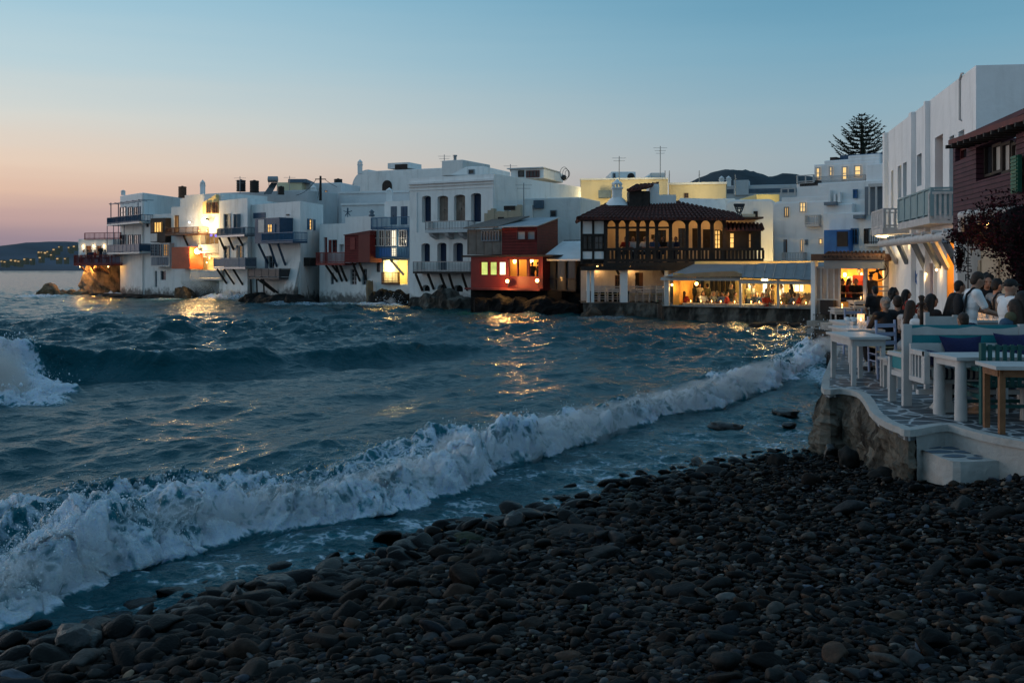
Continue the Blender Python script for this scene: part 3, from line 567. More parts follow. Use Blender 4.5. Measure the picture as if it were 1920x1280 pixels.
def weld(o, bevel=.05, seg=2):
    bm = bmesh.new(); bm.from_mesh(o.data); bmesh.ops.remove_doubles(bm, verts=bm.verts, dist=.002); bmesh.ops.recalc_face_normals(bm, faces=bm.faces); bm.to_mesh(o.data); bm.free()
    if bevel:
        b = o.modifiers.new('soft', 'BEVEL'); b.width = bevel; b.segments = seg; b.limit_method = 'ANGLE'; b.angle_limit = R(50)
class House:
    """two visible faces meeting at a corner (left face, right face), flat roof behind a low parapet"""
    def __init__(s, name, label, xl, dl, xc, dc, xr, dr, zt, zb=-.4, wall='whitewash', hl=(), hr=(), cat='house', reveal=.22, bevel=.12, top=None, parapet=.3):
        s.L = Fac(xl, dl, xc, dc); s.R = Fac(xc, dc, xr, dr)
        c = s.R.pt(0, 0, 0); s.root = thing(name, label, cat, (c.x, c.y, max(zb, 0)))
        s.hl = [s.L.rect(*h) for h in hl]; s.hr = [s.R.rect(*h) for h in hr]; mb = MB(); zt2 = zt if top is None else top
        wall_face(mb, s.L, 0, s.L.L, zb, zt, s.hl, reveal); wall_face(mb, s.R, 0, s.R.L, zb, zt, s.hr, reveal)
        A, B, D = s.L.pt(0,0,0), s.L.pt(s.L.L,0,0), s.R.pt(s.R.L,0,0); E = A+(D-B)
        Z = lambda p, z: Vector((p.x, p.y, z))
        mb.add([Z(D,zb), Z(E,zb), Z(E,zt), Z(D,zt)], [(0,1,2,3)]); mb.add([Z(E,zb), Z(A,zb), Z(A,zt), Z(E,zt)], [(0,1,2,3)])
        cen = (A+B+D+E)/4; I = [Z(p+(cen-p).normalized()*.35, zt) for p in (A,B,D,E)]; J = [Z(p, zt-parapet) for p in I]; O = [Z(p, zt) for p in (A,B,D,E)]
        for k in range(4): n = (k+1) % 4; mb.add([O[k], O[n], I[n], I[k]], [(0,1,2,3)]); mb.add([I[k], I[n], J[n], J[k]], [(0,1,2,3)])
        mb.add(J, [(0,1,2,3)]); s.zt = zt; s.cen = cen
        s.wall = mb.build('wall', M[wall], s.root, fix=False); weld(s.wall, bevel)
def block(name, label, px0, px1, d0, d1, ytop, zb, wall, cat='house', depth=5, parent=None, part='wall'):
    """a plain white volume seen square on, top row ytop in the photo"""
    f = Fac(px0, d0, px1, d1); zt = WZ(ytop, (d0+d1)/2); mb = MB().box(0, f.L, -depth, 0, zb, zt, f)
    if parent is None: parent = thing(name, label, cat, f.pt(f.L/2, 0, zb))
    o = mb.build(part, M[wall], parent); weld(o, .06); o['_f'] = 0; del o['_f']; return parent, f
def window(par, fac, x0, y0, x1, y1, pane='dark_window', frame='white_wood', nx=2, ny=2, shut=None, shutm='blue_wood', w=-.13, name='window', sill=False, fw=.055, hole=True):
    """frame with glazing bars; child pane; child shutters (open: leaves folded back on the wall; half: the left leaf folded in the reveal)"""
    u0, u1, z0, z1 = fac.rect(x0, y0, x1, y1); mb = MB()
    if not hole: w = .062
    a, b = w-.03, w+.03
    mb.box(u0, u1, a, b, z0, z0+fw, fac); mb.box(u0, u1, a, b, z1-fw, z1, fac); mb.box(u0, u0+fw, a, b, z0+fw, z1-fw, fac); mb.box(u1-fw, u1, a, b, z0+fw, z1-fw, fac)
    for k in range(1, nx): c = u0+(u1-u0)*k/nx; mb.box(c-fw*.4, c+fw*.4, a+.005, b-.005, z0+fw, z1-fw, fac)
    for k in range(1, ny): c = z0+(z1-z0)*k/ny; mb.box(u0+fw, u1-fw, a+.008, b-.008, c-fw*.3, c+fw*.3, fac)
    if sill: mb.box(u0-.08, u1+.08, w+.03, .08, z0-.07, z0-.003, fac)
    wo_ = mb.build(name, M[frame], par)
    MB().box(u0+.01, u1-.01, w-.05, w-.032, z0+.01, z1-.01, fac).build('pane', M[pane], wo_)
    if shut:
        hw = (u1-u0)/2*1.0
        L_ = []
        if shut == 'open': L_ = [(u0-hw, u0-.01, .012, .055), (u1+.01, u1+hw, .012, .055)]
        if shut == 'left': L_ = [(u0-hw, u0-.01, .012, .055)]
        if shut == 'right': L_ = [(u1+.01, u1+hw, .012, .055)]
        for p, q, e, f_ in L_:
            s_ = MB().box(p, q, e, f_, z0, z1, fac)
            for k in range(9): zz = z0+.1+(z1-z0-.2)*k/8; s_.box(p+.05, q-.05, f_, f_+.012, zz-.02, zz+.02, fac)
            s_.build('shutter', M[shutm], wo_)
        if shut == 'fold':
            for p, q in ((u0+.012, u0+.05), (u1-.05, u1-.012)): MB().box(p, q, w+.035, w+.45, z0+.02, z1-.02, fac).build('shutter', M[shutm], wo_)
    return wo_
def door(par, fac, x0, y0, x1, y1, m='blue_wood', w=-.16, hole=True, panels=3):
    u0, u1, z0, z1 = fac.rect(x0, y0, x1, y1)
    if not hole: w = .03
    mb = MB().box(u0, u1, w-.04, w, z0, z1, fac)
    for side in (0, 1):
        a = u0+(u1-u0)*(side*.5)+.05; b = a+(u1-u0)*.5-.1
        if b-a < .08: continue
        for k in range(panels): c = z0+.08+(z1-z0-.1)*k/panels; mb.box(a, b, w, w+.02, c, c+(z1-z0-.1)/panels-.08, fac)
    d = mb.build('door', M[m], par); MB().box((u0+u1)/2-.02, (u0+u1)/2+.02, w+.02, w+.06, (z0+z1)/2-.1, (z0+z1)/2, fac).build('handle', M['steel_dark'], d); return d
def balcony(par, fac, x0, y0, x1, y1, depth=1.0, m='slate_blue', slabm=None, pitch=.14, struts=(), solid=False, name='balcony', post=.05, strutm='dark_wood', ends=True, rail=.05, slab=.14, bal=.016):
    """photo box of its front: rail top y0, slab bottom y1; floor slab > railing, strut; struts are (top column, foot column, foot row)"""
    uz = lambda x, y: fac.uz(x, y, depth); m_ = (x0+x1)/2
    u0, u1 = fac.u(x0, depth), fac.u(x1, depth); zt, zb = uz(m_, y0)[1], uz(m_, y1)[1]
    sl = MB().box(u0, u1, .0, depth, zb, zb+slab, fac).build(name, M[slabm or m], par); r = MB(); z0 = zb+slab
    runs = [((u0, depth-.05), (u1, depth-.05))]+([((u0+.03, .03), (u0+.03, depth-.05)), ((u1-.03, .03), (u1-.03, depth-.05))] if ends else [])
    for (a, b), (c, d) in runs:
        P_ = lambda t, z: fac.pt(a+(c-a)*t, b+(d-b)*t, z); Ln = math.hypot(c-a, d-b)
        r.beam(P_(0, zt-rail/2), P_(1, zt-rail/2), .07, rail); r.beam(P_(0, z0+.08), P_(1, z0+.08), .05, .05)
        n = max(2, int(Ln/pitch))
        if solid: r.beam(P_(.01, (zt+z0)/2), P_(.99, (zt+z0)/2), .035, zt-z0-.14)
        for k in range(n+1):
            t = k/n; big_ = k in (0, n) or (k % 8 == 0); h = post/2 if big_ else bal
            if solid and not big_: continue
            r.beam(P_(t, z0), P_(t, zt-.02), h*2, h*2, (0,1,0))
    r.build('railing', M[m], sl)
    for xt, xf, yf in struts:
        ut = fac.u(xt, depth*.8); uf, zf = fac.uz(xf, yf, .03); MB().beam(fac.pt(ut, depth*.85, zb-.01), fac.pt(uf, .02, zf), .12, .13).build('strut', M[strutm], sl)
    return sl
def bay(par, fac, x0, y0, x1, y1, depth=.9, m='red_boards', name='wooden_bay', w0=.0):
    """a box hung on the facade; photo box of its front"""
    u0, u1 = fac.u(x0, depth), fac.u(x1, depth); mm = (x0+x1)/2; z1, z0 = fac.uz(mm, y0, depth)[1], fac.uz(mm, y1, depth)[1]
    b = MB().box(u0, u1, w0, depth, z0, z1, fac).build(name, M[m], par); f2 = Fac(CX, 10, CX+10, 10); f2.O = fac.pt(0, depth, 0); f2.U = fac.U; f2.Nn = fac.Nn; f2.L = fac.L
    return b, f2, (u0, u1, z0, z1)
def struts(par, fac, lst, depth=.9, m='dark_wood', w=.12):
    for xt, yt, xf, yf in lst:
        ut, zt = fac.uz(xt, yt, depth*.85); uf, zf = fac.uz(xf, yf, .02); MB().beam(fac.pt(ut, depth*.85, zt), fac.pt(uf, .02, zf), w, w).build('strut', M[m], par)
def lump(name, pts, rad, label, cat, m='rock_dark', seed=0, squash=1, kind=None, res=.45, freq=.9):
    """a rocky mass that follows a line of (x, y, ztop) points"""
    vs = []; n = 30; pts = [Vector(p) for p in pts]; dense = []; res *= .4
    for a, b in zip(pts, pts[1:]):
        k = max(2, int((b-a).length/res)); dense += [a+(b-a)*i/k for i in range(k)]
    dense.append(pts[-1])
    for i, p in enumerate(dense):
        t = i/(len(dense)-1); e = min(1, min(t, 1-t)*9+.2); i0_, i1_ = max(i-3, 0), min(i+3, len(dense)-1); tang = dense[i1_]-dense[i0_]; tang.z = 0; nrm = Vector((tang.y, -tang.x, 0)).normalized(); zt_ = p.z*(.55+.75*abs(mnoise.noise(Vector((p.x*1.1+seed, p.y*1.1, 0)))))
        for k in range(n):
            a = 2*math.pi*k/n; ca, sa = math.cos(a), math.sin(a); q = p+nrm*math.copysign(abs(ca)**.7, ca)*rad*e; q.z = (zt_+.6)*(.5+.5*math.copysign(abs(sa)**.6, sa))*e**.5-.6
            d = mnoise.ridged_multi_fractal(Vector((q.x*freq+seed, q.y*freq, q.z*freq*1.3)), .9, 2.1, 5, .9, 2.0)-1.1
            up_ = max(0, .5+.5*sa); vs.append(q+nrm*(d*rad*.30*math.copysign(1, ca)*abs(ca))+Vector((0,0,d*.22*max(zt_, .3)*up_)))
    c = dense[len(dense)//2]; mb = MB(); N_ = len(dense); mb.add(vs, [(i*n+k, i*n+(k+1) % n, (i+1)*n+(k+1) % n, (i+1)*n+k) for i in range(N_-1) for k in range(n)]+[tuple(range(n)), tuple(range((N_-1)*n, N_*n))[::-1]], False)
    o = mb.build(name, M[m], None, origin=(c.x, c.y, 0)); return tag(o, label, cat, kind=kind)
def chimney(par, px, ytop, ybot, d, wpx=9, m='whitewash_clean'):
    """Cycladic chimney: square shaft, open lantern and little cone"""
    k = d/F; x = WX(px, d); z0, z1 = WZ(ybot, d), WZ(ytop, d); r = wpx*k/2; h = z1-z0; y = d
    mb = MB().box(x-r, x+r, y-r, y+r, z0, z0+h*.6); mb.box(x-r*1.2, x+r*1.2, y-r*1.2, y+r*1.2, z0+h*.6, z0+h*.66)
    for sx in (-1, 0, 1):
        for sy in (-1, 1): mb.box(x+sx*r*.8-r*.2, x+sx*r*.8+r*.2, y+sy*r*.8-r*.2, y+sy*r*.8+r*.2, z0+h*.66, z0+h*.8)
    mb.lathe([(r*1.25, 0), (r*1.2, h*.03), (r*.5, h*.13), (r*.12, h*.2)], (x, y, z0+h*.8), 10); return mb.build('chimney', M[m], par)
def antenna(px, ytop, ybot, d, label, arms=3):
    x = WX(px, d); z0, z1 = WZ(ybot, d), WZ(ytop, d); t = thing('antenna', label, 'antenna', (x, d, z0)); MB().bar((x,d,z0), (x,d,z1), .035, n=6).build('mast', M['grey_metal'], t)
    mb = MB()
    for k in range(arms): z = z1-.15-k*.22; mb.bar((x-.55+.1*k, d, z), (x+.55-.1*k, d, z), .014, n=5)
    mb.bar((x, d-.4, z1-.37), (x, d+.4, z1-.37), .014, n=5); mb.build('crossbars', M['grey_metal'], t); return t
def person_far(*a, **k): PEOPLE.append((a, k))
PEOPLE = []

# ------------------------------------------------------------------ far hills and lights across the water
def ridge(name, prof, d, m, depth=120, kind='structure', ybase=506, nz_=.012):
    """a hill: its skyline in photo pixels at distance d, falling towards us and away behind"""
    nx, ny = 90, 22; px = np.linspace(prof[0][0], prof[-1][0], nx); yt = np.interp(px, [p[0] for p in prof], [p[1] for p in prof]); V = []
    for j in range(ny):
        t = j/(ny-1); s_ = np.sin(np.pi*min(t*1.25, 1)/2)*(1 if t < .8 else 1-((t-.8)/.2)**2)
        dd_ = d-depth*.8+depth*t; z = (CH-(yt-HZ)/F*d)*s_; x = (px-CX)/F*d
        z = z+(.035*fbm(x/(d*.012), np.full(nx, dd_)/(d*.012), o=5))*np.maximum(CH-(yt-HZ)/F*d, 1)*(.25+.75*math.sin(math.pi*t))
        V.append(np.stack([x, np.full(nx, dd_), np.where(z < 0, 0, z)-2+0*x], 1))
    return tag(mesh_np(name, np.concatenate(V), grid_faces(ny, nx), M[m]), kind=kind)
mat('far_land_haze', (.055,.066,.088), .95, .35, .02, detail=8); mat('hill_slope', (.026,.038,.048), .95, .4, .03, detail=8)  # headland colour is raised so that it carries the distance haze
ridge('headland', [(-400,484),(-200,482),(0,480),(40,477),(66,469),(90,458),(112,451),(130,449),(150,450),(170,454),(230,464),(420,500)], 900, 'far_land_haze', 330)
ridge('hill', [(1240,372),(1268,350),(1300,334),(1330,320),(1352,316),(1385,317),(1400,324),(1425,333),(1440,328),(1452,324),(1475,326),(1500,330),(1560,340),(1640,352),(1700,360)], 750, 'hill_slope', 260)
rl = np.random.default_rng(21)
for i, (px, py) in enumerate([(72,473),(77,473),(84,474),(88,472),(94,473),(100,468),(57,487),(104,469),(128,464),(131,467),(28,489),(2,490),(74,483),(107,485),(121,485),(110,463),(20,488),(45,486),(8,491),(95,478),(34,490),(138,462)]):
    d = 640+rl.uniform(-20, 20)-(py-465)*4; r = .8*rl.uniform(.6, 1.3)
    x, z = WX(px, d), WZ(py, d); t = thing('village_house', 'tiny lit white house on the far dark headland, light %s' % ('low by the water' if py > 476 else 'high on the slope'), 'house', (x, d, z-4), group='lit houses on the headland across the bay')
    MB().box(x-1.1*r, x+1.5*r, d+.6, d+4, z-3, z+.8).build('wall', M['stone_wall'], t); MB().box(x-.42*r-.1, x+.42*r+.1, d-.1, d+.59, z-.4*r, z+.35*r).build('window', M['town_light'], t)
# ground the town stands on: rises away from the shore behind the houses
mat('town_earth', (.12,.11,.10), .95, .3, .6)
tx, ty = np.meshgrid(np.linspace(-75, 120, 70), np.linspace(50, 260, 60))
shore_d = np.interp(tx, [-75,-42,-36,-27,-20,-12,-6,2,10,20,40,120], [400,300,104,95,84,82,78,70,66,58,42,40])
tz = np.where(ty > shore_d, np.minimum((ty-shore_d)*.06, 9)+.6, -.8); tag(mesh_np('town_ground', np.stack([tx, ty, tz], 2).reshape(-1, 3), grid_faces(*tx.shape), M['town_earth']), kind='structure')

# ------------------------------------------------------------------ 1  bar on the point
mat('amber_plaster', (.62,.34,.10), .9, .3, 1.6, .6, 5, dirt=((.10,.07,.05), .85, 1.4))
T = thing('stone_bar', 'small white bar with red railings perched on an uplit stone base at the far point', 'bar', W(178, 545, 98)); f = Fac(146, 99, 215, 97)
mb = MB(); hs = [f.rect(*h) for h in ((160,461,171,478),(180,461,191,478))]
u0, u1, z0, z1 = f.rect(147, 448, 214, 480); wall_face(mb, f, u0, u1, z0-.05, z1, hs, .2); mb.box(u0, u1, -4.5, -.25, z0-.05, z1-.01, f); weld(mb.build('wall', M['whitewash'], T, fix=False), .04)
for h in ((160,461,171,478),(180,461,191,478)): door(T, f, *h, m='orange_door' if 'orange_door' in M else 'brown_wood')
# stone base, flared to the sea
vs = []; n = 26; lev = 9
for j in range(lev):
    t = j/(lev-1); zz = -.3+t*3.35; sp = 1.25-.45*t
    for k in range(n):
        a = 2*math.pi*k/n; c = f.pt(f.u(178), -1.2, 0); rx, ry = 1.95*sp, 2.2*sp; p = c+f.U*math.cos(a)*rx+f.Nn*math.sin(a)*ry; dsp = mnoise.fractal(Vector((p.x*1.3, p.y*1.3, zz*1.3)), 1, 2, 4)*.38*(1.25-t)
        vs.append(Vector((p.x, p.y, zz))+(p-c).normalized()*dsp)
MB().add(vs, [(j*n+k, j*n+(k+1) % n, (j+1)*n+(k+1) % n, (j+1)*n+k) for j in range(lev-1) for k in range(n)]+[tuple(range((lev-1)*n, lev*n))]).build('stone_base', M['rock_tan'], T)
balcony(T, f, 138, 478, 209, 498, 1.5, 'red_wood', pitch=.11, slab=.18, struts=((152,170,520),(172,182,515),(188,203,512)), name='deck', strutm='brown_wood')
balcony(T, f, 158, 436, 226, 449, .05, 'red_wood', pitch=.16, slab=.05, name='roof_terrace')
for px in (156, 175, 195):
    p = f.P(px, 463, .06); b = MB().bar(p, p+Vector((0,0,.2)), .035).build('wall_lamp', M['bulb_warm'], T); lamp(p+f.Nn*.22+Vector((0,0,.0)), 6, (1,.75,.42), .06)
for px, py in ((150, 500), (172, 500), (203, 500)):
    p = f.P(px, py, 1.0); MB().ball(p, .06).build('deck_lamp', M['bulb_warm'], T); lamp(p-Vector((0,0,.12)), 150 if px != 203 else 60, (1,.52,.12), .06)
for i, (px, cl) in enumerate(((157,'white top'),(165,'dark top'),(171,'dark jacket'),(178,'red top'),(189,'black hair, standing'),(197,'dark top'))):
    p = f.P(px, 492, .8); person_far((p.x, p.y, f.z(px, 494, .8)), 'sit' if px != 189 else 'stand', face=random.uniform(-1, 1)+(.0 if i % 2 else 3.1), top=('cloth_white','cloth_black','cloth_navy','cloth_red','cloth_black','cloth_grey')[i],
        label='person with %s on the far bar deck, %s from the left' % (cl, ('first','second','third','fourth','fifth','sixth')[i]), group='people on the deck of the far bar', lod=2)
lump('rock_outcrop', [W(78,545,96)+Vector((0,0,0)), (WX(90,95), 95, 1.35), (WX(108,95), 95, 1.0), (WX(130,95.5), 95.5, .75), (WX(160,95.5), 95.5, .8), (WX(175,96), 96, .5)], .95, 'jagged brown rock jutting into the sea below the stone bar', 'rock', 'rock_tan', 3)
lump('rock_ledge', [(WX(170,93), 93, .45), (WX(205,91.5), 91.5, .5), (WX(250,89.5), 89.5, .55), (WX(300,87), 87, .5), (WX(345,85), 85, .45)], 1.1, 'long flat dark ledge at the foot of the leftmost white houses', 'rock', 'rock_dark', 9, res=.6)

# ------------------------------------------------------------------ 2  tall house with two blue balconies
H = House('white_house', 'tall white house with two stacked blue balconies at the left end of the row', 225, 97, 267, 92.5, 343, 100, WZ(361, 92.5))
fL, fR = H.L, H.R
MB().box(fR.u(268.2), fR.u(271), .0, .14, -.3, H.zt-.1, fR).build('pilaster', M['whitewash_clean'], H.root)
balcony(H.root, fL, 200, 405, 261, 421, 1.35, 'blue_dark', 'white_wood', pitch=.13, slab=.16); balcony(H.root, fL, 200, 458, 261, 476, 1.35, 'blue_dark', 'white_wood', pitch=.13, slab=.16, solid=True)
mb = MB()
for px in (208, 222, 259):
    for w in (1.28,): u = fL.u(px, w); mb.beam(fL.pt(u, w, fL.z(px, 419, w)), fL.pt(u, w, fL.z(px, 380, w)), .07, .07, (0,1,0))
u0, u1 = fL.u(206, 1.3), fL.u(261, 1.3); zt = fL.z(230, 380, 1.3); mb.beam(fL.pt(u0, 1.3, zt), fL.pt(u1, 1.3, zt), .08, .08)
for k in range(6): u = u0+(u1-u0)*k/5; mb.beam(fL.pt(u, 1.4, zt+.06), fL.pt(u, 0, zt+.06), .05, .05)
for px in (201, 213, 222, 233): u = fL.u(px, 1.28); mb.beam(fL.pt(u, 1.28, fL.z(px, 459, 1.28)), fL.pt(u, 1.28, fL.z(px, 422, 1.28)), .05, .05, (0,1,0))
mb.build('pergola', M['blue_dark'], H.root)
for x0, x1 in ((226,237),(241,249),(252,260)):
    for y0, y1 in ((388,419),(440,472)): window(H.root, fL, x0, y0, x1, y1, frame='slate_blue', nx=2, ny=3, hole=False, shut='right' if x0 == 252 else None, shutm='blue_dark')
chimney(H.root, 231, 356, 366, 98, 6)
# house beside it: low white wing with bays
H = House('white_wing', 'low white house with a brown bay over a glazed blue grey bay, leftmost in front', 271, 91, 333.5, 88, 341, 93, WZ(402, 90), hl=((273.5,414,279,426),(273.5,462,279,471),(290,508,294.5,538),(301,508,311,525),(324,508,329.5,525)))
fL = H.L
for h in ((273.5,414,279,426),(273.5,462,279,471),(301,508,311,525)): window(H.root, fL, *h, frame='grey_frame', nx=1, ny=1)
window(H.root, fL, 324, 508, 329.5, 525, frame='grey_frame', nx=3, ny=4); door(H.root, fL, 290, 508, 294.5, 538, 'slate_blue')
b, f2, r = bay(H.root, fL, 282, 409, 310, 454, .9, 'dark_wood')
window(b, f2, 290, 416, 304, 436, 'lit_warm', 'dark_wood', 3, 1, shut='left', shutm='brown_wood', hole=False)
MB().box(f2.u(283), f2.u(295), .004, .05, f2.z(290,453), f2.z(290,438), f2).build('slat_panel', M['white_wood'], b)
b, f2, r = bay(H.root, fL, 282.5, 456, 318, 500, .8, 'white_wood', 'glazed_bay')
for x0, x1, nx in ((284,290.5,2),(291,297,2),(298.5,304,1),(307.5,316,2)): window(b, f2, x0, 457.5, x1, 480, 'dark_window' if x0 != 307.5 else 'lit_dim', 'grey_frame', nx, 4, hole=False)
for k in range(9): x = 284+k*3.6; MB().box(f2.u(x), f2.u(x+2.9), .004, .03, f2.z(x,497), f2.z(x,482), f2).build('board', M['slate_blue' if k > 2 else 'grey_frame'], b)
# ------------------------------------------------------------------ 3  house with flood lamps, orange box and cream dormer
H = House('lamp_house', 'white house lit by floodlights with an orange tin box and a canopy balcony', 321, 88, 415, 84, 422, 90, WZ(386, 86), hl=((314.5,404,322,436),) and ((326,404,335,436),(362,380.5,368,392),(376,437,410,458),(358,482,402,507)), reveal=.9)
fL = H.L
MB().box(fL.u(346), fL.u(414.5), -5, -.02, H.zt-.3, fL.z(380,364), fL).build('upper_storey', M['whitewash'], H.root); MB().box(fL.u(337), fL.u(346), -4, -.03, H.zt-.3, fL.z(342,372), fL).build('step_wall', M['whitewash'], H.root)
u0, u1 = fL.u(386), fL.u(411); z0, zm = fL.z(398, 401), fL.z(398, 379); p = [(u0,z0),(u1,z0),(u1,fL.z(411,365)),(u0+(u1-u0)*.25,fL.z(392,377)),(u0,zm)]
dm = MB().extrude([fL.pt(u, .34, z) for u, z in p], fL.Nn*-.3).build('dormer', M['yellow_wall'], H.root)
f3 = Fac(CX,10,CX+10,10); f3.O = fL.pt(0,.34,0); f3.U = fL.U; f3.Nn = fL.Nn; f3.L = fL.L
window(dm, f3, 388, 380, 396, 400, frame='brown_wood', nx=2, ny=1, hole=False); window(dm, f3, 399, 379, 409, 400, frame='brown_wood', nx=3, ny=1, hole=False)
window(H.root, fL, 326, 404, 335, 436, 'lit_dim', 'brown_wood', 3, 1); window(H.root, fL, 362, 380.5, 368, 392, frame='grey_frame', nx=1, ny=1)
window(H.root, fL, 376, 437, 410, 458, 'lit_dim', 'white_wood', 4, 1, w=-.5)
for px, py in ((396,441),(405,442)): MB().ball(fL.P(px, py, -.35), .12).build('violet_lamp', M['violet_light'], H.root)
MB().box(fL.u(358), fL.u(402), -.85, -.8, fL.z(380,507), fL.z(380,482), fL).build('recess_wall', M['cream_wall'], H.root)
b, f2, r = bay(H.root, fL, 322, 463, 356, 504, 1.3, 'orange_tin', 'tin_box'); m = MB()
for k in range(16): z = r[2]+.06+(r[3]-r[2]-.1)*k/15; m.box(r[0]+.02, r[1]-.02, .0, .03, z-.03, z+.03, f2)
m.build('ribs', M['orange_tin'], b)
balcony(H.root, fL, 309, 426, 371, 441, 1.1, 'brown_wood', pitch=.12, struts=((345,352,460),)); balcony(H.root, fL, 356, 506, 415, 525, 1.2, 'white_wood', pitch=.16, solid=True); balcony(H.root, fL, 372, 458, 414, 474, .7, 'white_wood', pitch=.3, solid=True)
mb = MB(); u0, u1 = fL.u(362), fL.u(414)
for k in range(20): u = u0+(u1-u0)*k/19; mb.beam(fL.pt(u-.35, 1.0, fL.z(390,526)), fL.pt(u, .25, .0), .11, .03)
mb.build('slanted_boarding', M['whitewash_worn'], H.root)
for px, py, pw, col, mt, rr in ((385,414,560,(1,.66,.26),'bulb',.28),(356,417,9,(.85,.93,1),'bulb_white',.06),(371,471,560,(1,.64,.22),'bulb',.24),(394,484,45,(1,.6,.2),'bulb_warm',.06),(389,492,30,(1,.6,.2),'bulb_warm',.06),(374,433,10,(1,.6,.2),'bulb_warm',.04),(389,433,10,(1,.6,.2),'bulb_warm',.04)):
    w = (.55 if py < 450 else .9) if pw > 100 else .35
    if py > 480: w = -.25
    p = fL.P(px, py, w); l_ = MB().bar(fL.P(px, py-3, 0), p, .03, n=6).ball(p+Vector((0,0,.1)), rr*1.1, (1,1,.5)).build('lamp', M['lamp_body'], H.root); MB().ball(p-fL.Nn*-.06, rr).build('bulb', M[mt], l_); lamp(p+fL.Nn*(rr+.14), pw, col, rr)
chimney(H.root, 380, 337, 366, 90, 7.5)
lump('rock_footing', [(WX(333,85.5), 85.5, 1.4), (WX(347,85), 85, 1.7), (WX(362,84.5), 84.5, 1.0)], .55, 'dark stony footing between the low white wing and the slanted boards', 'rock', 'rock', 5)

# ------------------------------------------------------------------ 4  white house, two balconies
H = House('corner_house', 'white house with two grey balconies on slanting struts and four shuttered doors', 411, 83, 464, 79.5, 526, 86, WZ(371, 79.5), hl=((419,401,428.5,438),(444,401,451,438),(419,461,427,484),(447,460,453.5,484)), hr=((477,462,486,476),))
fL = H.L
for h in ((419,401,428.5,438),(444,401,451,438)): window(H.root, fL, *h, frame='grey_frame', nx=2, ny=3, shut='right' if h[0] < 430 else 'fold', shutm='grey_frame')
window(H.root, fL, 419, 461, 427, 484, frame='grey_frame', nx=2, ny=3, shut='right', shutm='slate_blue'); window(H.root, fL, 447, 460, 453.5, 484, 'lit_dim', 'grey_frame', 2, 3, shut='open', shutm='slate_blue')
window(H.root, H.R, 477, 462, 486, 476, 'lit_red', 'red_wood', 2, 2)
balcony(H.root, fL, 406, 427, 458, 444, .9, 'slate_blue', 'grey_metal', pitch=.11, struts=((412,421,468),(429,438,468),(447,455,460))); balcony(H.root, fL, 400, 483, 459.5, 504, 1.0, 'slate_blue', 'grey_metal', pitch=.5, solid=True, struts=((408,425,532),(421,439,533),(438,455,534)))
# roof clutter behind: stores, water tanks, solar heaters
T, f = block('roof_store', 'long grey white upper storey behind the balconied corner house', 409, 577, 96, 92, 359, 4, 'grey_wall')
def water_tank(px, y0, y1, wpx, d, label, m='dark_wood'):
    k = d/F; x = WX(px, d); z0, z1 = WZ(y1, d), WZ(y0, d); r = wpx*k/2; t = thing('water_tank', label, 'water tank', (x, d, z0)); n = 20
    prof = [(r, 0)]+[(r*(1.0 if j % 2 else .95), (z1-z0)*j/10) for j in range(1, 10)]+[(r, z1-z0-.02), (r*.9, z1-z0)]; MB().lathe(prof, (x, d, z0), n).build('drum', M[m], t); MB().lathe([(r*.3, 0), (r*.28, .07)], (x, d, z1-z0+z0), 10).build('lid', M['black_plastic'], t); return t
water_tank(342, 350, 371, 15, 97, 'brown water tank alone on the leftmost roofs', 'brown_wood'); water_tank(452, 338, 359, 17, 93, 'larger dark water tank left of its pair on the corner house roof'); water_tank(477, 339, 361, 17, 92.5, 'dark water tank between the larger tank and the tilted solar heater'); water_tank(527, 350, 365, 12, 91, 'small dark water tank right of the tilted solar heater')
def solar(px, y0, y1, wpx, d, label, tilt=1):
    k = d/F; x = WX(px, d); z0, z1 = WZ(y1, d), WZ(y0, d); w = wpx*k; t = thing('solar_heater', label, 'solar heater', (x, d, z0)); h = z1-z0
    MB().extrude([(x-w*.5, d-.5, z0), (x+w*.15, d-.5, z0), (x+w*.45, d+.5, z1-.35*h), (x+w*-.1, d+.5, z1-.35*h)], (0, .08, .08)).build('collector', M['glass_dark'], t)
    MB().bar((x-w*.3, d+.3, z1-h*.14), (x+w*.5, d+.3, z1-h*.14), h*.17, n=12).build('cylinder_tank', M['grey_metal'], t)
    m = MB()
    for sx in (-.25, .45): m.bar((x+w*sx, d+.35, z0), (x+w*sx, d+.35, z1-h*.2), .03, n=5)
    m.build('stand', M['grey_metal'], t); return t
solar(508, 331, 365, 22, 91, 'tilted solar water heater with a horizontal tank on the corner house roof')
antenna(450, 331, 372, 92, 'thin television antenna beside the largest dark water tank'); antenna(543, 330, 372, 93, 'thin television antenna near the yellow lit roof room', 1)
T, f = block('roof_room', 'pale roof room glowing yellow behind the solar heater', 520, 566, 98, 98, 342, 4, 'cream_wall'); window(T, f, 548, 356, 556, 366, 'lit_dim', 'white_wood', 2, 2, hole=False)
MB().box(f.u(541), f.u(575), -4, .2, f.z(555,342.5), f.z(555,336), f).build('roof_canopy', M['slate_blue'], T)
T, f = block('terrace_house', 'pinkish white terrace house behind the utility pole', 564, 640, 100, 99, 343, 4, 'pink_white')
window(T, f, 609, 357, 614, 376, 'lit_dim', 'blue_wood', 1, 3, hole=False); chimney(T, 588, 346, 376, 96, 9)
t = thing('utility_pole', 'wooden utility pole with sagging wires above the roofs', 'utility pole', W(601, 376, 93)); p0, p1 = W(601, 376, 93), W(601, 330, 93); MB().bar(p0, p1, .13, .1).build('pole', M['dark_wood'], t)
MB().beam(p1+Vector((-.5,0,-.3)), p1+Vector((.5,0,-.3)), .08, .08).build('crossarm', M['dark_wood'], t)
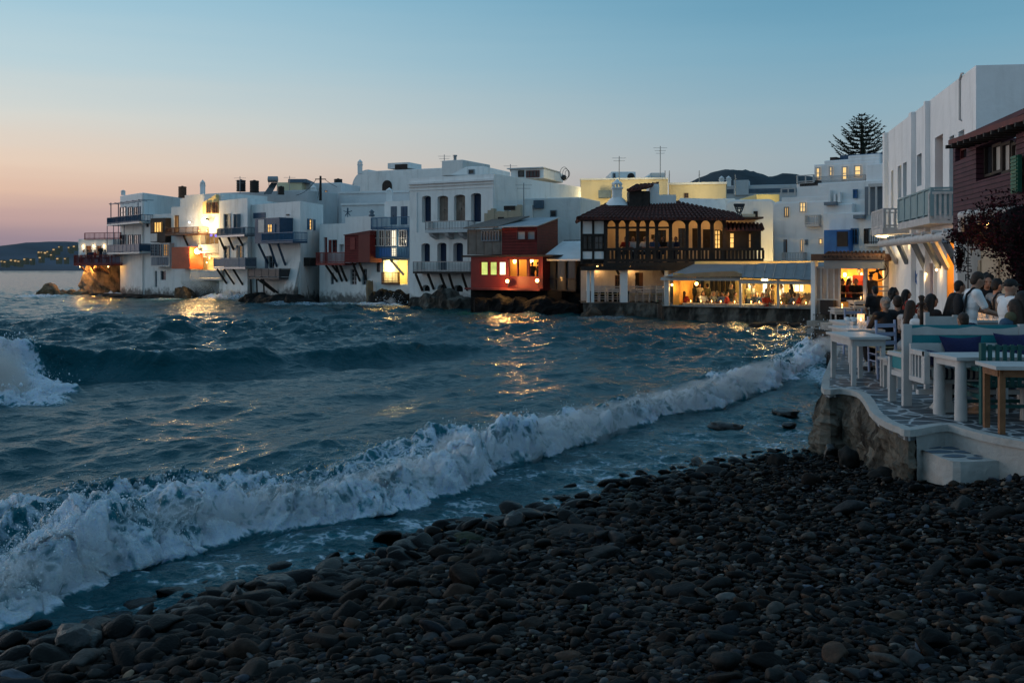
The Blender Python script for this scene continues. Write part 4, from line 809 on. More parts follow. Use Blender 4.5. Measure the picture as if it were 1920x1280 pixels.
def wire(par, a, b, sag, r=.015, m='black_plastic', name='wire'):
    a, b = Vector(a), Vector(b); pts = [a+(b-a)*k/14-Vector((0,0,sag*4*(k/14)*(1-k/14))) for k in range(15)]; return MB().tube(pts, r, 5).build(name, M[m], par)
wire(t, p1+Vector((-.4,0,-.3)), W(556, 366, 90), .3, .025); wire(t, p1+Vector((.4,0,-.3)), W(664, 345, 110), .6, .025); wire(t, p1+Vector((0,0,-.1)), W(596, 372, 92), .1, .025)
T, f = block('low_terrace', 'low pinkish terrace wall with parapet behind the red box house', 634, 768, 97, 95, 359, 3, 'pink_white'); T2, f2_ = block('lower_terrace', 'lower pale terrace wall in front of the chapel', 640, 768, 90, 88, 381, 3, 'pink_white')
MB().box(f.u(634), f.u(768), -.1, .12, f.z(700,362), f.z(700,359.2)+.03, f).build('coping', M['whitewash_clean'], T); MB().box(f2_.u(640), f2_.u(768), -.1, .12, f2_.z(700,384), f2_.z(700,381)+.03, f2_).build('coping', M['whitewash_clean'], T2)
water_tank(634, 336, 346, 16, 101, 'round black covered tank on the terrace right of the utility pole', 'black_plastic')
mb = MB(); t = thing('garden_star', 'small star shaped ornament standing on the terrace wall', 'ornament', W(652, 405, 86))
for k in range(5): a = k*2*math.pi/5+math.pi/2; c = W(652, 398, 86); mb.beam(c, c+Vector((math.cos(a)*.38, 0, math.sin(a)*.38)), .13, .06)
mb.bar(W(652, 398, 86), W(652, 408, 86), .04); mb.build('star', M['slate_blue'], t)

# ------------------------------------------------------------------ 5  house with the blue bay
H = House('blue_bay_house', 'tall white house with a blue timber bay, blue balcony and lit blue shuttered window', 466, 80.5, 563, 75.5, 606, 80, WZ(377, 75.5), hl=((531,411,539,437),(503,480,514,503)), hr=((579.5,411,587,431),), zb=-.4)
fL, fR = H.L, H.R
window(H.root, fL, 531, 411, 539, 437, frame='blue_dark', nx=2, ny=3, shut='open', shutm='grey_frame'); window(H.root, fL, 503, 480, 514, 503, frame='grey_frame', nx=2, ny=2, shut='left', shutm='slate_blue'); window(H.root, fR, 579.5, 411, 587, 431, 'lit_warm', 'blue_wood', 2, 3, shut='open')
b, f2, r = bay(H.root, fL, 478, 409, 524, 456, 1.2, 'blue_dark'); MB().box(f2.u(485), f2.u(496), .004, .04, f2.z(490,436), f2.z(490,412), f2).build('notice_panel', M['white_wood'], b)
window(b, f2, 502.5, 420, 512, 436, 'lit_warm', 'blue_wood', 2, 2, shut='right', hole=False)
MB().box(fL.u(476), fL.u(498), .002, .06, fL.z(486,409), fL.z(486,399), fL).build('shutter', M['blue_dark'], H.root)
balcony(H.root, fL, 490, 436, 549, 456, 1.3, 'blue_wood', 'blue_dark', pitch=.12, struts=((506,519,500),(522,535,497),(486,502,494)), strutm='blue_dark')
balcony(H.root, fL, 464, 503, 523, 523, 1.2, 'steel_dark', pitch=.12, struts=((484,515,548),(490,521,549)), solid=True); mb = MB()
for px in (470, 481, 494): u = fL.u(px, 1.1); mb.beam(fL.pt(u, 1.1, fL.z(px, 523, 1.1)), fL.pt(u, 1.0, -.2), .1, .1, (0,1,0))
mb.build('pile', M['dark_wood'], H.root)
b, f2, r = bay(H.root, fR, 581, 483, 594, 499, .5, 'dark_wood', 'timber_box')
uq = fL.L; mb = MB()
for k in range(1): mb.hexa([fL.pt(uq-1.7,.9,-.4), fL.pt(uq-.02,.9,-.4), fR.pt(2.2,.02,-.4), fL.pt(uq-1.7,0,-.4), fL.pt(uq-1.2,.03,3.2), fL.pt(uq-.02,.03,3.2), fR.pt(.6,.02,3.2), fL.pt(uq-1.2,0,3.2)])
mb.build('buttress', M['whitewash_worn'], H.root); window(H.root, fL, 538, 401.5, 543, 404, frame='steel_dark', pane='dark_window', nx=1, ny=1, hole=False)
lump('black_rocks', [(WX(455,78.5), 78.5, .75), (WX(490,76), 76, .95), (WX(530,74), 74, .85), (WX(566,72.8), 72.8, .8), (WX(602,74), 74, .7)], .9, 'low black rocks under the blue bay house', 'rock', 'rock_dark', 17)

# ------------------------------------------------------------------ 6  house with the red box
H = House('red_box_house', 'low white house with a red timber box and red balcony over five struts', 599, 76.5, 697, 73, 706, 78, WZ(419, 75), hl=((607,445,613.5,476),(622,449.5,632,473),(636.5,458,645,473),(620,511,626,533),(657,504,668.5,534),(679,504,688,534)))
fL = H.L; MB().box(fL.u(647), fL.u(696.8), -4, -.015, H.zt-.31, fL.z(670,406), fL).build('upper_storey', M['whitewash'], H.root)
door(H.root, fL, 607, 445, 613.5, 476, 'red_wood'); window(H.root, fL, 622, 449.5, 632, 473, frame='red_wood', nx=2, ny=3, shut='left', shutm='red_wood'); window(H.root, fL, 636.5, 458, 645, 473, 'grey_wall', 'white_wood', 1, 1, w=-.19)
for h in ((620,511,626,533),(657,504,668.5,534),(679,504,688,534)): window(H.root, fL, *h, frame='white_wood' if h[0] == 657 else 'grey_frame', nx=2, ny=4)
b, f2, r = bay(H.root, fL, 646, 441, 694, 492, 1.2, 'red_boards', 'red_box'); MB().extrude([f2.pt(r[0]-.05,.06,r[3]), f2.pt(r[1]+.06,.06,r[3]+.02), f2.pt(r[1]+.06,.06,r[3]+.32), f2.pt(r[0]-.05,.06,r[3]+.06)], fL.Nn*-1.26).build('lean_to_roof', M['red_dark'], b); MB().box(f2.u(657), f2.u(666), .004, .03, f2.z(660,468), f2.z(660,446), f2).build('panel', M['red_wood'], b)
MB().box(f2.u(673), f2.u(694.2), .002, .05, f2.z(680,491.5), f2.z(680,439.8), f2).build('red_panel', M['red_paint'], b)
balcony(H.root, fL, 592, 473, 646, 497, 1.2, 'red_wood', pitch=.13, struts=((612,632,528),(624,632,510),(631,641,527),(639,650,527)), bal=.022); struts(H.root, fL, ((661,493,675,527),(674,493,687,524)), 1.1)
lump('stone_pier', [(WX(690,72.6), 72.6, 2.7), (WX(696,72.4), 72.4, 2.9)], .32, 'rough stone pier between the red box house and the blue glazed house', 'pier', 'stone_wall', 2, res=.2)

# ------------------------------------------------------------------ 7  blue glazed house
H = House('blue_glazed_house', 'narrow house with a blue glazed gallery above a bright yellow opening', 697, 73, 768, 71, 772, 75, WZ(427, 72), hl=((705,492,712,510),(719,488,764,533)), reveal=1.6)
fL = H.L; window(H.root, fL, 705, 492, 712, 510, frame='steel_dark', nx=1, ny=2)
MB().box(0, fL.L-.02, -1.75, -1.62, fL.z(740,533), fL.z(740,488), fL).build('lit_back_wall', M['yellow_wall'], H.root); window(H.root, fL, 752, 494, 762, 515, 'lit_white', 'white_wood', 1, 1, w=-1.5)
lamp(fL.P(738, 500, -.7), 130, (1,.72,.25), .15); MB().ball(fL.P(728, 490, -.6), .07).build('ceiling_lamp', M['bulb'], H.root)
balcony(H.root, fL, 715, 510, 746, 533, .25, 'brown_wood', pitch=.13, name='balcony'); MB().beam(fL.P(733, 488, .1), fL.P(757, 515, .1), .14, .14).build('strut', M['grey_metal'], H.root)
u0, u1, z0, z1 = fL.rect(722, 377, 768, 430); f3 = Fac(CX,10,CX+10,10); f3.O = fL.pt(0,-1.6,0); f3.U = fL.U; f3.Nn = fL.Nn; f3.L = fL.L
MB().box(f3.u(721), f3.u(768), -4, 0, H.zt-.3, f3.z(745,377), f3).build('upper_storey', M['whitewash'], H.root); door(H.root, f3, 733, 387, 744, 421, 'slate_blue', hole=False); door(H.root, f3, 752, 387, 764, 421, 'blue_dark', hole=False)
b, f2, r = bay(H.root, fL, 697, 428, 767.5, 484, .7, 'blue_wood', 'glazed_gallery')
for x0, x1, pn in ((699,709,'dark_window'),(711,722,'dark_window'),(724,734,'dark_window'),(735,744,'lit_white'),(749,764,'dark_window')): window(b, f2, x0, 431, x1, 462, pn, 'white_wood', 2 if x0 != 749 else 3, 2, hole=False, fw=.06)
window(b, f2, 735, 464, 744, 481, 'lit_white', 'white_wood', 2, 5, hole=False)
for k in range(15):
    x = 698+k*4.7
    if not 732 < x < 745: MB().box(f2.u(x), f2.u(x+3.6), .004, .03, f2.z(x,481), f2.z(x,465), f2).build('board', M['blue_bright' if 708 < x < 734 else 'blue_wood'], b)
lamp(fL.P(739.5, 452, 1.3), 14, (1,.86,.6), .1)
u0, u1 = fL.u(695, .7), fL.u(768, .7); balcony(H.root, fL, 695, 407, 768, 429, .7, 'blue_wood', pitch=.12, slab=.06, name='roof_terrace', solid=False); MB().lathe([(.2,0),(.24,.1),(.12,.2),(.2,.34),(.03,.5)], fL.P(697, 406, .3), 10).build('urn', M['grey_blue_metal'], H.root)
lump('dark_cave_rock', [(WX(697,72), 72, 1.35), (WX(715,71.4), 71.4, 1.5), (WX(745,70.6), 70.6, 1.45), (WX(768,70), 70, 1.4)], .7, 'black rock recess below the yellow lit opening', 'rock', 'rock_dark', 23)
chimney(H.root, 730, 352, 378, 76, 11)

# ------------------------------------------------------------------ 8  big neoclassical house
hl = ((791,367,808,417),(820,367,840,416),(851,365,872,414),(883,362,902,416),(790,456,806,491),(820,455,837,507),(850,455,868,491),(791,534,806,546),(820,533,837,546),(851,534,868,547))
H = House('mansion', 'large white mansion with rows of tall arched windows and two iron balconies', 768, 69.5, 926, 66, 1089, 77, WZ(326, 66), hl=hl, reveal=.5, bevel=.03)
fL, fR = H.L, H.R
def arch_top(par, fac, x0, y0, x1, rise, m='whitewash'):
    """fills the corners of a square opening so that its head is an arc"""
    u0, u1 = fac.u(x0), fac.u(x1); z1 = fac.z((x0+x1)/2, y0); c, h = (u0+u1)/2, (u1-u0)/2; mb = MB()
    for sg in (-1, 1):
        pts = [fac.pt(c+sg*h, .004, z1+.003)]+[fac.pt(c+sg*h*math.sin(a), .004, z1-rise+rise*math.cos(a)) for a in [math.pi/2*k/8 for k in range(9)]]
        mb.extrude(pts[:1]+pts[1:][::-1], fac.Nn*-.5)
    return mb.build('arch_head', M[m], par)
for i, h in enumerate(hl):
    x0, y0, x1, y1 = h
    if i < 7: arch_top(H.root, fL, x0, y0, x1, .16)
    if i in (0, 3, 4, 5, 6): x_ = x0+(x1-x0)*.36; door(H.root, fL, x0, y0, x1, y1, 'blue_deep', w=-.42)
    elif i in (1, 2): door(H.root, fL, x0, y0, x1, y1, 'weathered_door' if 'weathered_door' in M else 'brown_faded', w=-.3) if 'brown_faded' in M else door(H.root, fL, x0, y0, x1, y1, 'beige_wall', w=-.3)
    else: arch_top(H.root, fL, x0, y0, x1, .28); window(H.root, fL, x0, y0, x1, y1, frame='dark_wood', nx=1, ny=1, w=-.4)
mb = MB()
for yl, yr, pr_, hh in ((343.5,337,.22,.13),(350,344,.12,.07),(357,351.5,.05,.05)):
    z = fL.z(768, yl); mb.box(-.05, fL.L+.05, .002, pr_, z-hh, z, fL)
mb.build('cornice', M['whitewash_clean'], H.root)
MB().box(fL.u(781), fL.u(782.4), .002, .06, fL.z(782,436), fL.z(782,361), fL).box(fL.u(922.5), fL.u(925.5), .002, .07, .5, fL.z(924,338), fL).build('pilaster', M['whitewash_clean'], H.root)
balcony(H.root, fL, 797, 414, 877, 436, .9, 'grey_metal', 'grey_wall', pitch=.12, slab=.2); mb = MB()
for px in (812, 841, 868): u = fL.u(px, .4); mb.extrude([fL.pt(u-.12, 0, fL.z(px,436)), fL.pt(u-.12, .8, fL.z(px,436,.8)), fL.pt(u-.12, .62, fL.z(px,443)), fL.pt(u-.12, .25, fL.z(px,447)), fL.pt(u-.12, 0, fL.z(px,449))], fL.U*.3)
mb.build('corbel', M['grey_wall'], H.root)
balcony(H.root, fL, 774, 490, 882, 513, 1.0, 'grey_metal', 'dark_wood', pitch=.12, struts=((780,792,545),(803,813,542),(826,836,542),(842,851,545),(867,876,544)))
T = block('roof_hut', 'low roof hut with two dark openings on the mansion roof', 957, 1020, 80, 79, 317, WZ(336, 80), 'whitewash', 'roof hut'); window(T[0], T[1], 972, 320, 983, 332, frame='dark_wood', nx=1, ny=1, hole=False); window(T[0], T[1], 987, 320, 1012, 333, frame='red_dark', nx=4, ny=1, hole=False)
MB().box(T[1].u(953), T[1].u(1021), -4.2, .35, T[1].z(985,317.2)+.02, T[1].z(985,315), T[1]).build('roof', M['grey_wall'], T[0])
T = block('stair_head', 'sloping white stairhead on the mansion roof left of the parapet corner', 876, 907, 72, 71.5, 312, WZ(330, 72), 'whitewash', 'stairhead'); f = T[1]; window(T[0], f, 879, 318, 890, 327, frame='grey_frame', nx=1, ny=1, hole=False); MB().extrude([f.P(844,328), f.P(876,312), f.P(876,328)], f.Nn*-3).build('stair_slope', M['whitewash'], T[0])
T = block('chimney_block', 'square white roof block with a stove pipe above the mansion', 828, 867, 88, 87, 300.5, WZ(330, 88), 'whitewash_worn', 'roof block'); p = T[1].P(853, 300.5, -1); MB().bar(p, p+Vector((0,0,.35)), .15).lathe([(.2,0),(.2,.12)], p+Vector((0,0,.33)), 10).build('stove_pipe', M['grey_metal'], T[0])
antenna(833, 290, 312, 88, 'television antenna beside the square roof block'); antenna(957, 308, 322, 80, 'short antenna at the left corner of the roof hut', 1)
t = thing('spiral_sculpture', 'black wire ring ornament on the roof edge right of the hut', 'ornament', W(1058, 336, 78)); mb = MB()
for rr, ox in ((.55, 0), (.42, .1), (.3, .2)):
    c = W(1058+ox*30, 326, 78); mb.tube([c+Vector((math.cos(a)*rr*.6, math.sin(a)*rr*.4, math.sin(a)*rr)) for a in [2*math.pi*k/18 for k in range(19)]], .018)
mb.ball(W(1057, 333, 78), .22).build('ring', M['black_plastic'], t); antenna(1027, 351, 372, 76, 'dark iron ladder like mast on the mansion side wall', 2)
# chapel and other volumes behind
T, f = block('chapel', 'white chapel with rounded shoulders and bell chimney behind the mansion', 690, 832, 112, 108, 318, 3, 'whitewash'); k = 112/F
mb = MB(); zt = f.z(690, 318); pts = [f.pt(f.u(660)+(1-math.cos(a))*(f.u(690)-f.u(660)), 0, f.z(660,352)+math.sin(a)*(zt-f.z(660,352))) for a in [math.pi/2*j/8 for j in range(9)]]+[f.pt(0, 0, 3), f.pt(f.u(660), 0, 3)]
mb.extrude(pts, f.Nn*-5).build('shoulder', M['whitewash'], T); chimney(T, 675, 299, 326, 110, 8)
u0, u1, z0, z1 = f.rect(717, 338, 735, 357); c = (u0+u1)/2; MB().extrude([f.pt(u0, .01, z0), f.pt(u1, .01, z0)]+[f.pt(c+(u1-c)*math.cos(a), .01, z1-(u1-c)+(u1-c)*math.sin(a)) for a in [math.pi*j/10 for j in range(11)]], f.Nn*.05).build('arched_door', M['dark_wood'], T)
MB().box(f.u(726), f.u(765), -3, -.1, zt-.01, f.z(745,305), f).build('roof_block', M['whitewash'], T); MB().box(f.u(740), f.u(763), -.098, -.04, f.z(750,317), f.z(750,308), f).build('vent_opening', M['dark_wood'], T)
T, f = block('grey_store', 'grey stepped house behind the red house', 981, 1088, 69.5, 68, 371, .5, 'whitewash_worn'); T['label'] = 'grey white house with a square hole and stepped parapet above the red house'
window(T, f, 1032, 394, 1044, 407, frame='grey_frame', nx=1, ny=1, hole=False); MB().box(f.u(978), f.u(1000), -.4, .25, f.z(990,430), f.z(990,385), f).build('parapet_step', M['whitewash'], T); MB().box(f.u(1002), f.u(1020), .004, .2, f.z(1010,391), f.z(1010,376), f).build('meter_box', M['slate_blue'], T)
antenna(982, 343, 412, 66.5, 'tall thin iron mast standing on the grey house step', 2)
t = thing('stone_ruin', 'crumbling tan stone wall on the roofs above the grey timber bay', 'wall', W(940, 414, 66)); f = Fac(908, 65.8, 978, 65); rr = np.random.default_rng(4)
mb = MB(); xs = np.linspace(908, 976, 12); tops = [400,394,391,397,396,397,395,396,394,386,384,388]
for a, b, ya in zip(xs, xs[1:], tops): mb.box(f.u(a), f.u(b), -.5, .0+rr.uniform(-.02, .02), f.z(a,416), f.z(a,ya), f)
mb.build('wall', M['beige_wall'], t); MB().box(f.u(934), f.u(945), .03, .06, f.z(940,413), f.z(940,407), f).build('gap', M['dark_wood'], t); MB().box(f.u(945), f.u(966), -.3, .05, f.z(955,394), f.z(955,386), f).build('gap', M['dark_wood'], t)

# ------------------------------------------------------------------ 9  red house over the water
mat('amber_wall', (.62,.34,.11), .85, .12, 1.2)
T = thing('red_house', 'red timber house over the water with lit windows and floodlights', 'house', W(950, 588, 61)); f = Fac(883, 62.5, 1018, 59.5); fU = Fac(876, 63.3, 1007, 60.3); fS = Fac(1007, 60.3, 1046, 64.5)
mb = MB(); hs = [f.rect(*h) for h in ((900,490,914.5,516.5),(917,490,931.5,516.5),(934,490,948.5,516.5),(953,487,1011,518))]; u0, u1, z0, z1 = f.rect(883.2, 479, 1017.5, 540)
wall_face(mb, f, 0, f.L, z0, z1, hs, .12); mb.box(0, .1, -4.5, -.13, z0, z1, f); mb.box(f.L-.1, f.L, -4.5, -.13, z0, z1, f); mb.box(.1, f.L-.1, -4.5, -.13, z0-.1, z0, f); mb.box(.1, f.L-.1, -4.5, -.13, z1-.1, z1, f); mb.build('lower_wall', M['red_paint'], T)
MB().box(.1, f.L-.1, -2.9, -2.8, z0, z1-.1, f).build('back_wall', M['amber_wall'], T)
for h, pn in (((900,490,914.5,516.5),'lit_green'),((917,490,931.5,516.5),'lit_green'),((934,490,948.5,516.5),'lit_white')): window(T, f, *h, pn, 'red_dark', 1, 1, w=-.08)
for x in (953, 969.5, 988, 990.5, 1010): MB().box(f.u(x), f.u(x)+.07, -.12, .03, f.z(x,518), f.z(x,487), f).build('window_post', M['red_dark'], T)
for px in (965, 997):
    p = f.P(px, 494, -2.6); MB().lathe([(.05,0),(.1,.1),(.1,.28),(.05,.38)], p, 10).build('wall_lamp', M['bulb_warm'], T); lamp(p+f.Nn*.35, 22, (1,.55,.16), .08)
lamp(f.P(983, 490, -1.3), 45, (1,.60,.2), .2)
for px, py, pw in ((953,527,260),(1009,526,130)):
    p = f.P(px, py, .5); l_ = MB().bar(f.P(px, 537, .1), p, .03, n=6).ball(p, .13, (1,1,.8)).build('floodlight', M['lamp_body'], T); MB().ball(p+f.Nn*.1, .11).build('bulb', M['bulb_warm'], l_); lamp(p+f.Nn*.27+Vector((0,0,.02)), pw, (1,.50,.14), .1)
MB().box(-.2, fU.L+1.2, -4, -.25, -.5, f.z(950,540)-.13, f).box(fU.L+1.21, fU.L+4.6, -4, -1.0, -.5, f.z(950,540)-.13, f).build('dark_base', M['black_tarp'], T)
zl = f.z(950, 540); MB().box(-.1, f.L+.1, -1, .55, zl-.12, zl, f).build('sill_board', M['red_dark'], T)
b = MB().box(fU.u(876), fU.u(941), -3, 0, fU.z(910,477), fU.z(910,430), fU).build('timber_bay', M['grey_boards'], T); window(b, fU, 904, 432, 937, 452, frame='grey_frame', nx=6, ny=1, hole=False)
u0, z0 = fU.u(941), fU.z(970,478); zf = fU.z(970, 427); zb_ = fS.z(1046, 410)
MB().add([fU.pt(u0,0,z0), fU.pt(fU.L,0,z0), fS.pt(fS.L,0,fS.z(1046,478)), fS.pt(fS.L,0,fS.z(1046,478))+(fU.pt(u0,0,0)-fU.pt(fU.L,0,0)), fU.pt(u0,0,zf), fU.pt(fU.L,0,zf), fS.pt(fS.L,0,zb_), fS.pt(fS.L,0,zb_)+(fU.pt(u0,0,0)-fU.pt(fU.L,0,0))], [(0,1,5,4),(1,2,6,5),(2,3,7,6),(3,0,4,7),(4,5,6,7),(3,2,1,0)]).build('upper_wall', M['red_boards'], T)
window(T, fU, 970, 433, 987, 450, 'glass_grey' if 'glass_grey' in M else 'grey_frame', 'red_dark', 1, 1, hole=False); window(T, fU, 989, 433, 1005, 450, 'grey_frame', 'red_dark', 1, 1, hole=False)
e = .25; ov = (fU.pt(u0,0,0)-fU.pt(fU.L,0,0)); A = fU.pt(u0-.1,e,zf+.03); B_ = fU.pt(fU.L+.2,e,zf+.03); C_ = fS.pt(fS.L,0.15,zb_+.05); D_ = C_+ov*1.02
MB().hexa([A, B_, C_, D_, A+Vector((0,0,.06)), B_+Vector((0,0,.06)), C_+Vector((0,0,.06)), D_+Vector((0,0,.06))]).build('tin_roof', M['tin_roof'], T)
A = fU.pt(fU.u(874),.3,fU.z(876,430)+.02); B_ = fU.pt(u0-.12,.3,zf+.02); C_ = B_-fU.Nn*3.6+Vector((0,0,.8)); D_ = A-fU.Nn*3.6+Vector((0,0,.75)); MB().hexa([A, B_, C_, D_]+[p+Vector((0,0,.08)) for p in (A, B_, C_, D_)]).build('plank_roof', M['grey_boards'], T)
MB().box(f.u(883), fU.u(1046), -3, .6, fU.z(950,482), fU.z(950,478)-.01, fU).build('floor_beam', M['dark_wood'], T)
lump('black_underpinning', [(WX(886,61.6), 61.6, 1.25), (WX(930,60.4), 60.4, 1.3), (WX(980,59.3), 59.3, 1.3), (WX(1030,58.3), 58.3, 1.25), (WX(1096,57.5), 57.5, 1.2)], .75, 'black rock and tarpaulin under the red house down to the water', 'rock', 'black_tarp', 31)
lump('pale_rocks', [(WX(770,68), 68, 1.3), (WX(800,67), 67, 1.45), (WX(840,65.8), 65.8, 1.55), (WX(884,64.5), 64.5, 1.35)], .8, 'rough dark rocks with pale patches under the mansion', 'rock', 'quay_stone', 37)
for i, (px, cl) in enumerate(((998,'dark top seated near the right sconce'),(1009,'leaning at the last window'))):
    p = f.P(px, 518, -1.0); person_far((p.x, p.y, f.z(px, 532, -1)), 'sit', face=.4-2.2*i, top='cloth_black', label='person with %s inside the red house' % cl, group='people in the red house', lod=2)
T = thing('glazed_lean_to', 'dark glazed lean-to beside the red house under a white sloping roof', 'lean-to', W(1048, 545, 60)); f = Fac(1018.5, 60.3, 1099, 58.8)
u0, u1, z0, z1 = f.rect(1018.5, 489, 1080, 543); MB().box(0, u1, -3, -.1, z0, z1, f).build('dark_glass', M['glass_dark'], T); mb = MB()
for x in (1019, 1040, 1059, 1078): mb.box(f.u(x), f.u(x)+.1, -.095, .04, z0, z1, f)
zz = f.z(1048, 523); mb.box(0, u1, -.09, .03, zz-.05, zz+.05, f); mb.box(0, u1, -.09, .045, z0-.1, z0-.002, f); mb.build('frame', M['dark_wood'], T); MB().box(f.u(1020), f.u(1078), -.094, -.06, z0, zz-.06, f).build('lower_panel', M['steel_dark'], T)
A, B_ = f.pt(-.1, .3, f.z(1018,489)), f.pt(f.u(1092), .3, f.z(1092,489)); up = Vector((0,0,1.15)); MB().hexa([A, B_, B_-f.Nn*3+up, A-f.Nn*3+up]+[p+Vector((0,0,.1)) for p in (A, B_, B_-f.Nn*3+up, A-f.Nn*3+up)]).build('roof', M['whitewash_clean'], T)
MB().box(u1+.02, f.L, -2.5, -.3, z0, z1+.1, f).build('dark_passage', M['dark_wood'], T)
balcony(T, Fac(1057, 63.5, 1089, 63), 1057, 450, 1089, 462, .05, 'steel_dark', pitch=.2, slab=.05, name='roof_terrace', ends=False)
# ------------------------------------------------------------------ 10  veranda restaurant with the tiled roof
mat('warm_wall', (.70,.58,.42), .85, .08, 1.2, .2, 5, dirt=((.40,.30,.2), .4, 1.0)); mat('plaster_pale', (.60,.54,.49), .9, .12, 1.1, .3, 5, dirt=((.36,.28,.22), .6, 1.1))
T = thing('veranda_house', 'restaurant with a dark timber veranda and red tiled hip roof over white columns', 'restaurant', W(1260, 567, 56)); f = Fac(1089, 56.5, 1431, 56); fb = Fac(1089, 59, 1431, 58.5)
zr0, zr1, ze = f.z(1240, 492), f.z(1240, 465), f.z(1240, 411)
back = -2.3
hb = [f.rect(*h, back) for h in ((1177,433,1193,467),(1197,433,1212,467),(1233,431,1249,467),(1272,428,1290,467),(1298,428,1314,467),(1318,430,1334,467),(1340,431,1352,467))]
fbk = Fac(CX,10,CX+10,10); fbk.O = f.pt(0, back, 0); fbk.U = f.U; fbk.Nn = f.Nn; fbk.L = f.L
mb = MB(); wall_face(mb, fbk, f.u(1131), f.L, zr0, ze+.4, hb, .2); mb.build('upper_wall', M['warm_wall'], T)
for i, h in enumerate(((1177,433,1193,467),(1197,433,1212,467),(1233,431,1249,467),(1272,428,1290,467),(1298,428,1314,467),(1318,430,1334,467),(1340,431,1352,467))):
    if i in (2, 3, 6): window(T, fbk, *h, 'dark_window' if i != 6 else 'lit_warm', 'dark_wood', 2, 4)
    else: door(T, fbk, *h, m='dark_wood')
MB().box(fbk.u(1221), fbk.u(1227), .004, .05, fbk.z(1224,448), fbk.z(1224,440), fbk).build('picture', M['dark_wood'], T)
MB().box(f.u(1131), f.L, back, .35, zr0-.22, zr0, f).build('floor', M['dark_wood'], T); MB().box(f.u(1131), f.L, back-.1, .1, ze+.02, ze+.12, f).build('ceiling', M['brown_wood'], T)
posts = [1136,1157,1176,1196,1214,1231,1257,1288,1311,1335,1358]
for a in posts: MB().box(f.u(a)-.09, f.u(a)+.09, -.09, .09, zr0, ze, f).build('post', M['dark_wood'], T)
for a, b in zip(posts, posts[1:]):
    u0, u1 = f.u(a)+.085, f.u(b)-.085; c, h = (u0+u1)/2, (u1-u0)/2; pts = [(c+h*math.cos(t), ze-.42+.34*math.sin(t)) for t in [math.pi*k/12 for k in range(13)]]
    MB().extrude([f.pt(u0,.05,ze+.02)]+[f.pt(u,.05,z) for u, z in pts[::-1]]+[f.pt(u1,.05,ze+.02)], f.Nn*-.1).build('arch', M['dark_wood'], T)
zb_ = f.z(1240,427)
for a, b in ((1138,1175),(1176,1256)): MB().box(f.u(a), f.u(b), -.05, .06, zb_-.05, zb_+.06, f).build('tie_beam', M['dark_wood'], T)
r = MB(); u0, u1 = f.u(1132), f.L; r.box(u0, u1, .0, .14, zr1-.14, zr1, f); r.box(u0, u1, .01, .12, zr0+.02, zr0+.2, f)
n = int((u1-u0)/.21)
for k in range(n+1): u = u0+(u1-u0-.08)*k/n; r.box(u, u+.13, .03, .09, zr0+.2, zr1-.14, f)
r.build('railing', M['dark_wood'], T); MB().box(f.u(1089), f.L, -.1, .3, zr0-.45, zr0-.222, f).build('floor_beam', M['dark_wood'], T)
# white panelled corner
e = MB(); 
for a, b, y0, y1 in ((1092,1110,414,440),(1114,1132,414,440),(1092,1110,470,486),(1114,1132,470,486)): e.box(f.u(a), f.u(b), -.1, .02, f.z(a,y1), f.z(a,y0), f)
MB().box(f.u(1090), f.u(1133), -2.2, -.101, zr0-.1, ze+.1, f).build('corner_room', M['dark_wood'], T); e.cur = 0; e.build('white_panels', M['whitewash_clean'], T); m = MB()
for x in (1088.5, 1110.5, 1132): m.box(f.u(x), f.u(x)+.12, -.08, .06, zr0-.1, ze, f)
for y in (413, 440, 469.5, 487): m.box(f.u(1089), f.u(1133), -.09, .05, f.z(1110,y)-.05, f.z(1110,y)+.05, f)
m.build('timber_frame', M['dark_wood'], T)
for a, b in ((1093,1101),(1102,1110),(1114,1131)): window(T, f, a, 442, b, 468, 'glass_dark', 'dark_wood', 2, 2, hole=False)
mat('tile_dull', (.075,.05,.042), .9, .35, 3, .4, 8, spec=.05)
# roof of barrel tiles
def tile_roof(par, A, B, D, E, pitch=.24, name='roof', mt='terracotta'):
    """front slope: eave A (left) to B (right), ridge D (above A) to E (above B); rows of barrel tiles down the slope"""
    mb = MB(); dn = Vector((0,0,-.07)); mb.hexa([A+dn, B+dn, E+dn, D+dn, A, B, E, D]); n = int((B-A).length/pitch)
    for k in range(n+1):
        t = k/n; lo, hi = A+(B-A)*t, D+(E-D)*t; pts = [lo+(hi-lo)*j/7 for j in range(8)]
        for p, q in zip(pts, pts[1:]): mb.bar(p+Vector((0,0,.045)), q+Vector((0,0,.02)), pitch*.36, pitch*.29, 7)
    return mb.build(name, M[mt], par)
P = lambda px, py, w: f.P(px, py, w)
A, B_ = P(1083,410,.75), P(1296,411,.75); D, E = P(1143,381,-2.6), P(1272,378,-2.6); tile_roof(T, A, B_, D, E)
tile_roof(T, A-f.Nn*5.5, A, D-Vector((0,0,.01)), D, .24); tile_roof(T, B_, P(1394,411,.75), P(1272,379,-2.6), P(1372,399,-2.2), .24)
tile_roof(T, P(1362,431,.5), P(1431,431,.5), P(1364,418,-1.2), P(1427,420,-1.2), .22)
w = MB().box(f.u(1360), f.L-.1, -1.9, -.1, zr1-.1, f.z(1395,431), f).build('timber_annexe', M['dark_wood'], T); window(T, f, 1367, 436, 1377, 466, 'lit_warm', 'dark_wood', 1, 3, w=0, hole=False); window(T, f, 1402, 437, 1409, 466, 'lit_dim', 'dark_wood', 1, 2, hole=False)
b = MB().box(f.u(1180,-1.5), f.u(1203,-1.5), -3.6, -1.5, f.z(1195,393,-1.5), f.z(1195,356,-1.5), f).box(f.u(1203,-1.5)+.003, f.u(1218,-1.5), -3.4, -1.6, f.z(1195,393,-1.5), f.z(1195,358,-1.5), f).build('dark_dormer', M['dark_wood'], T)
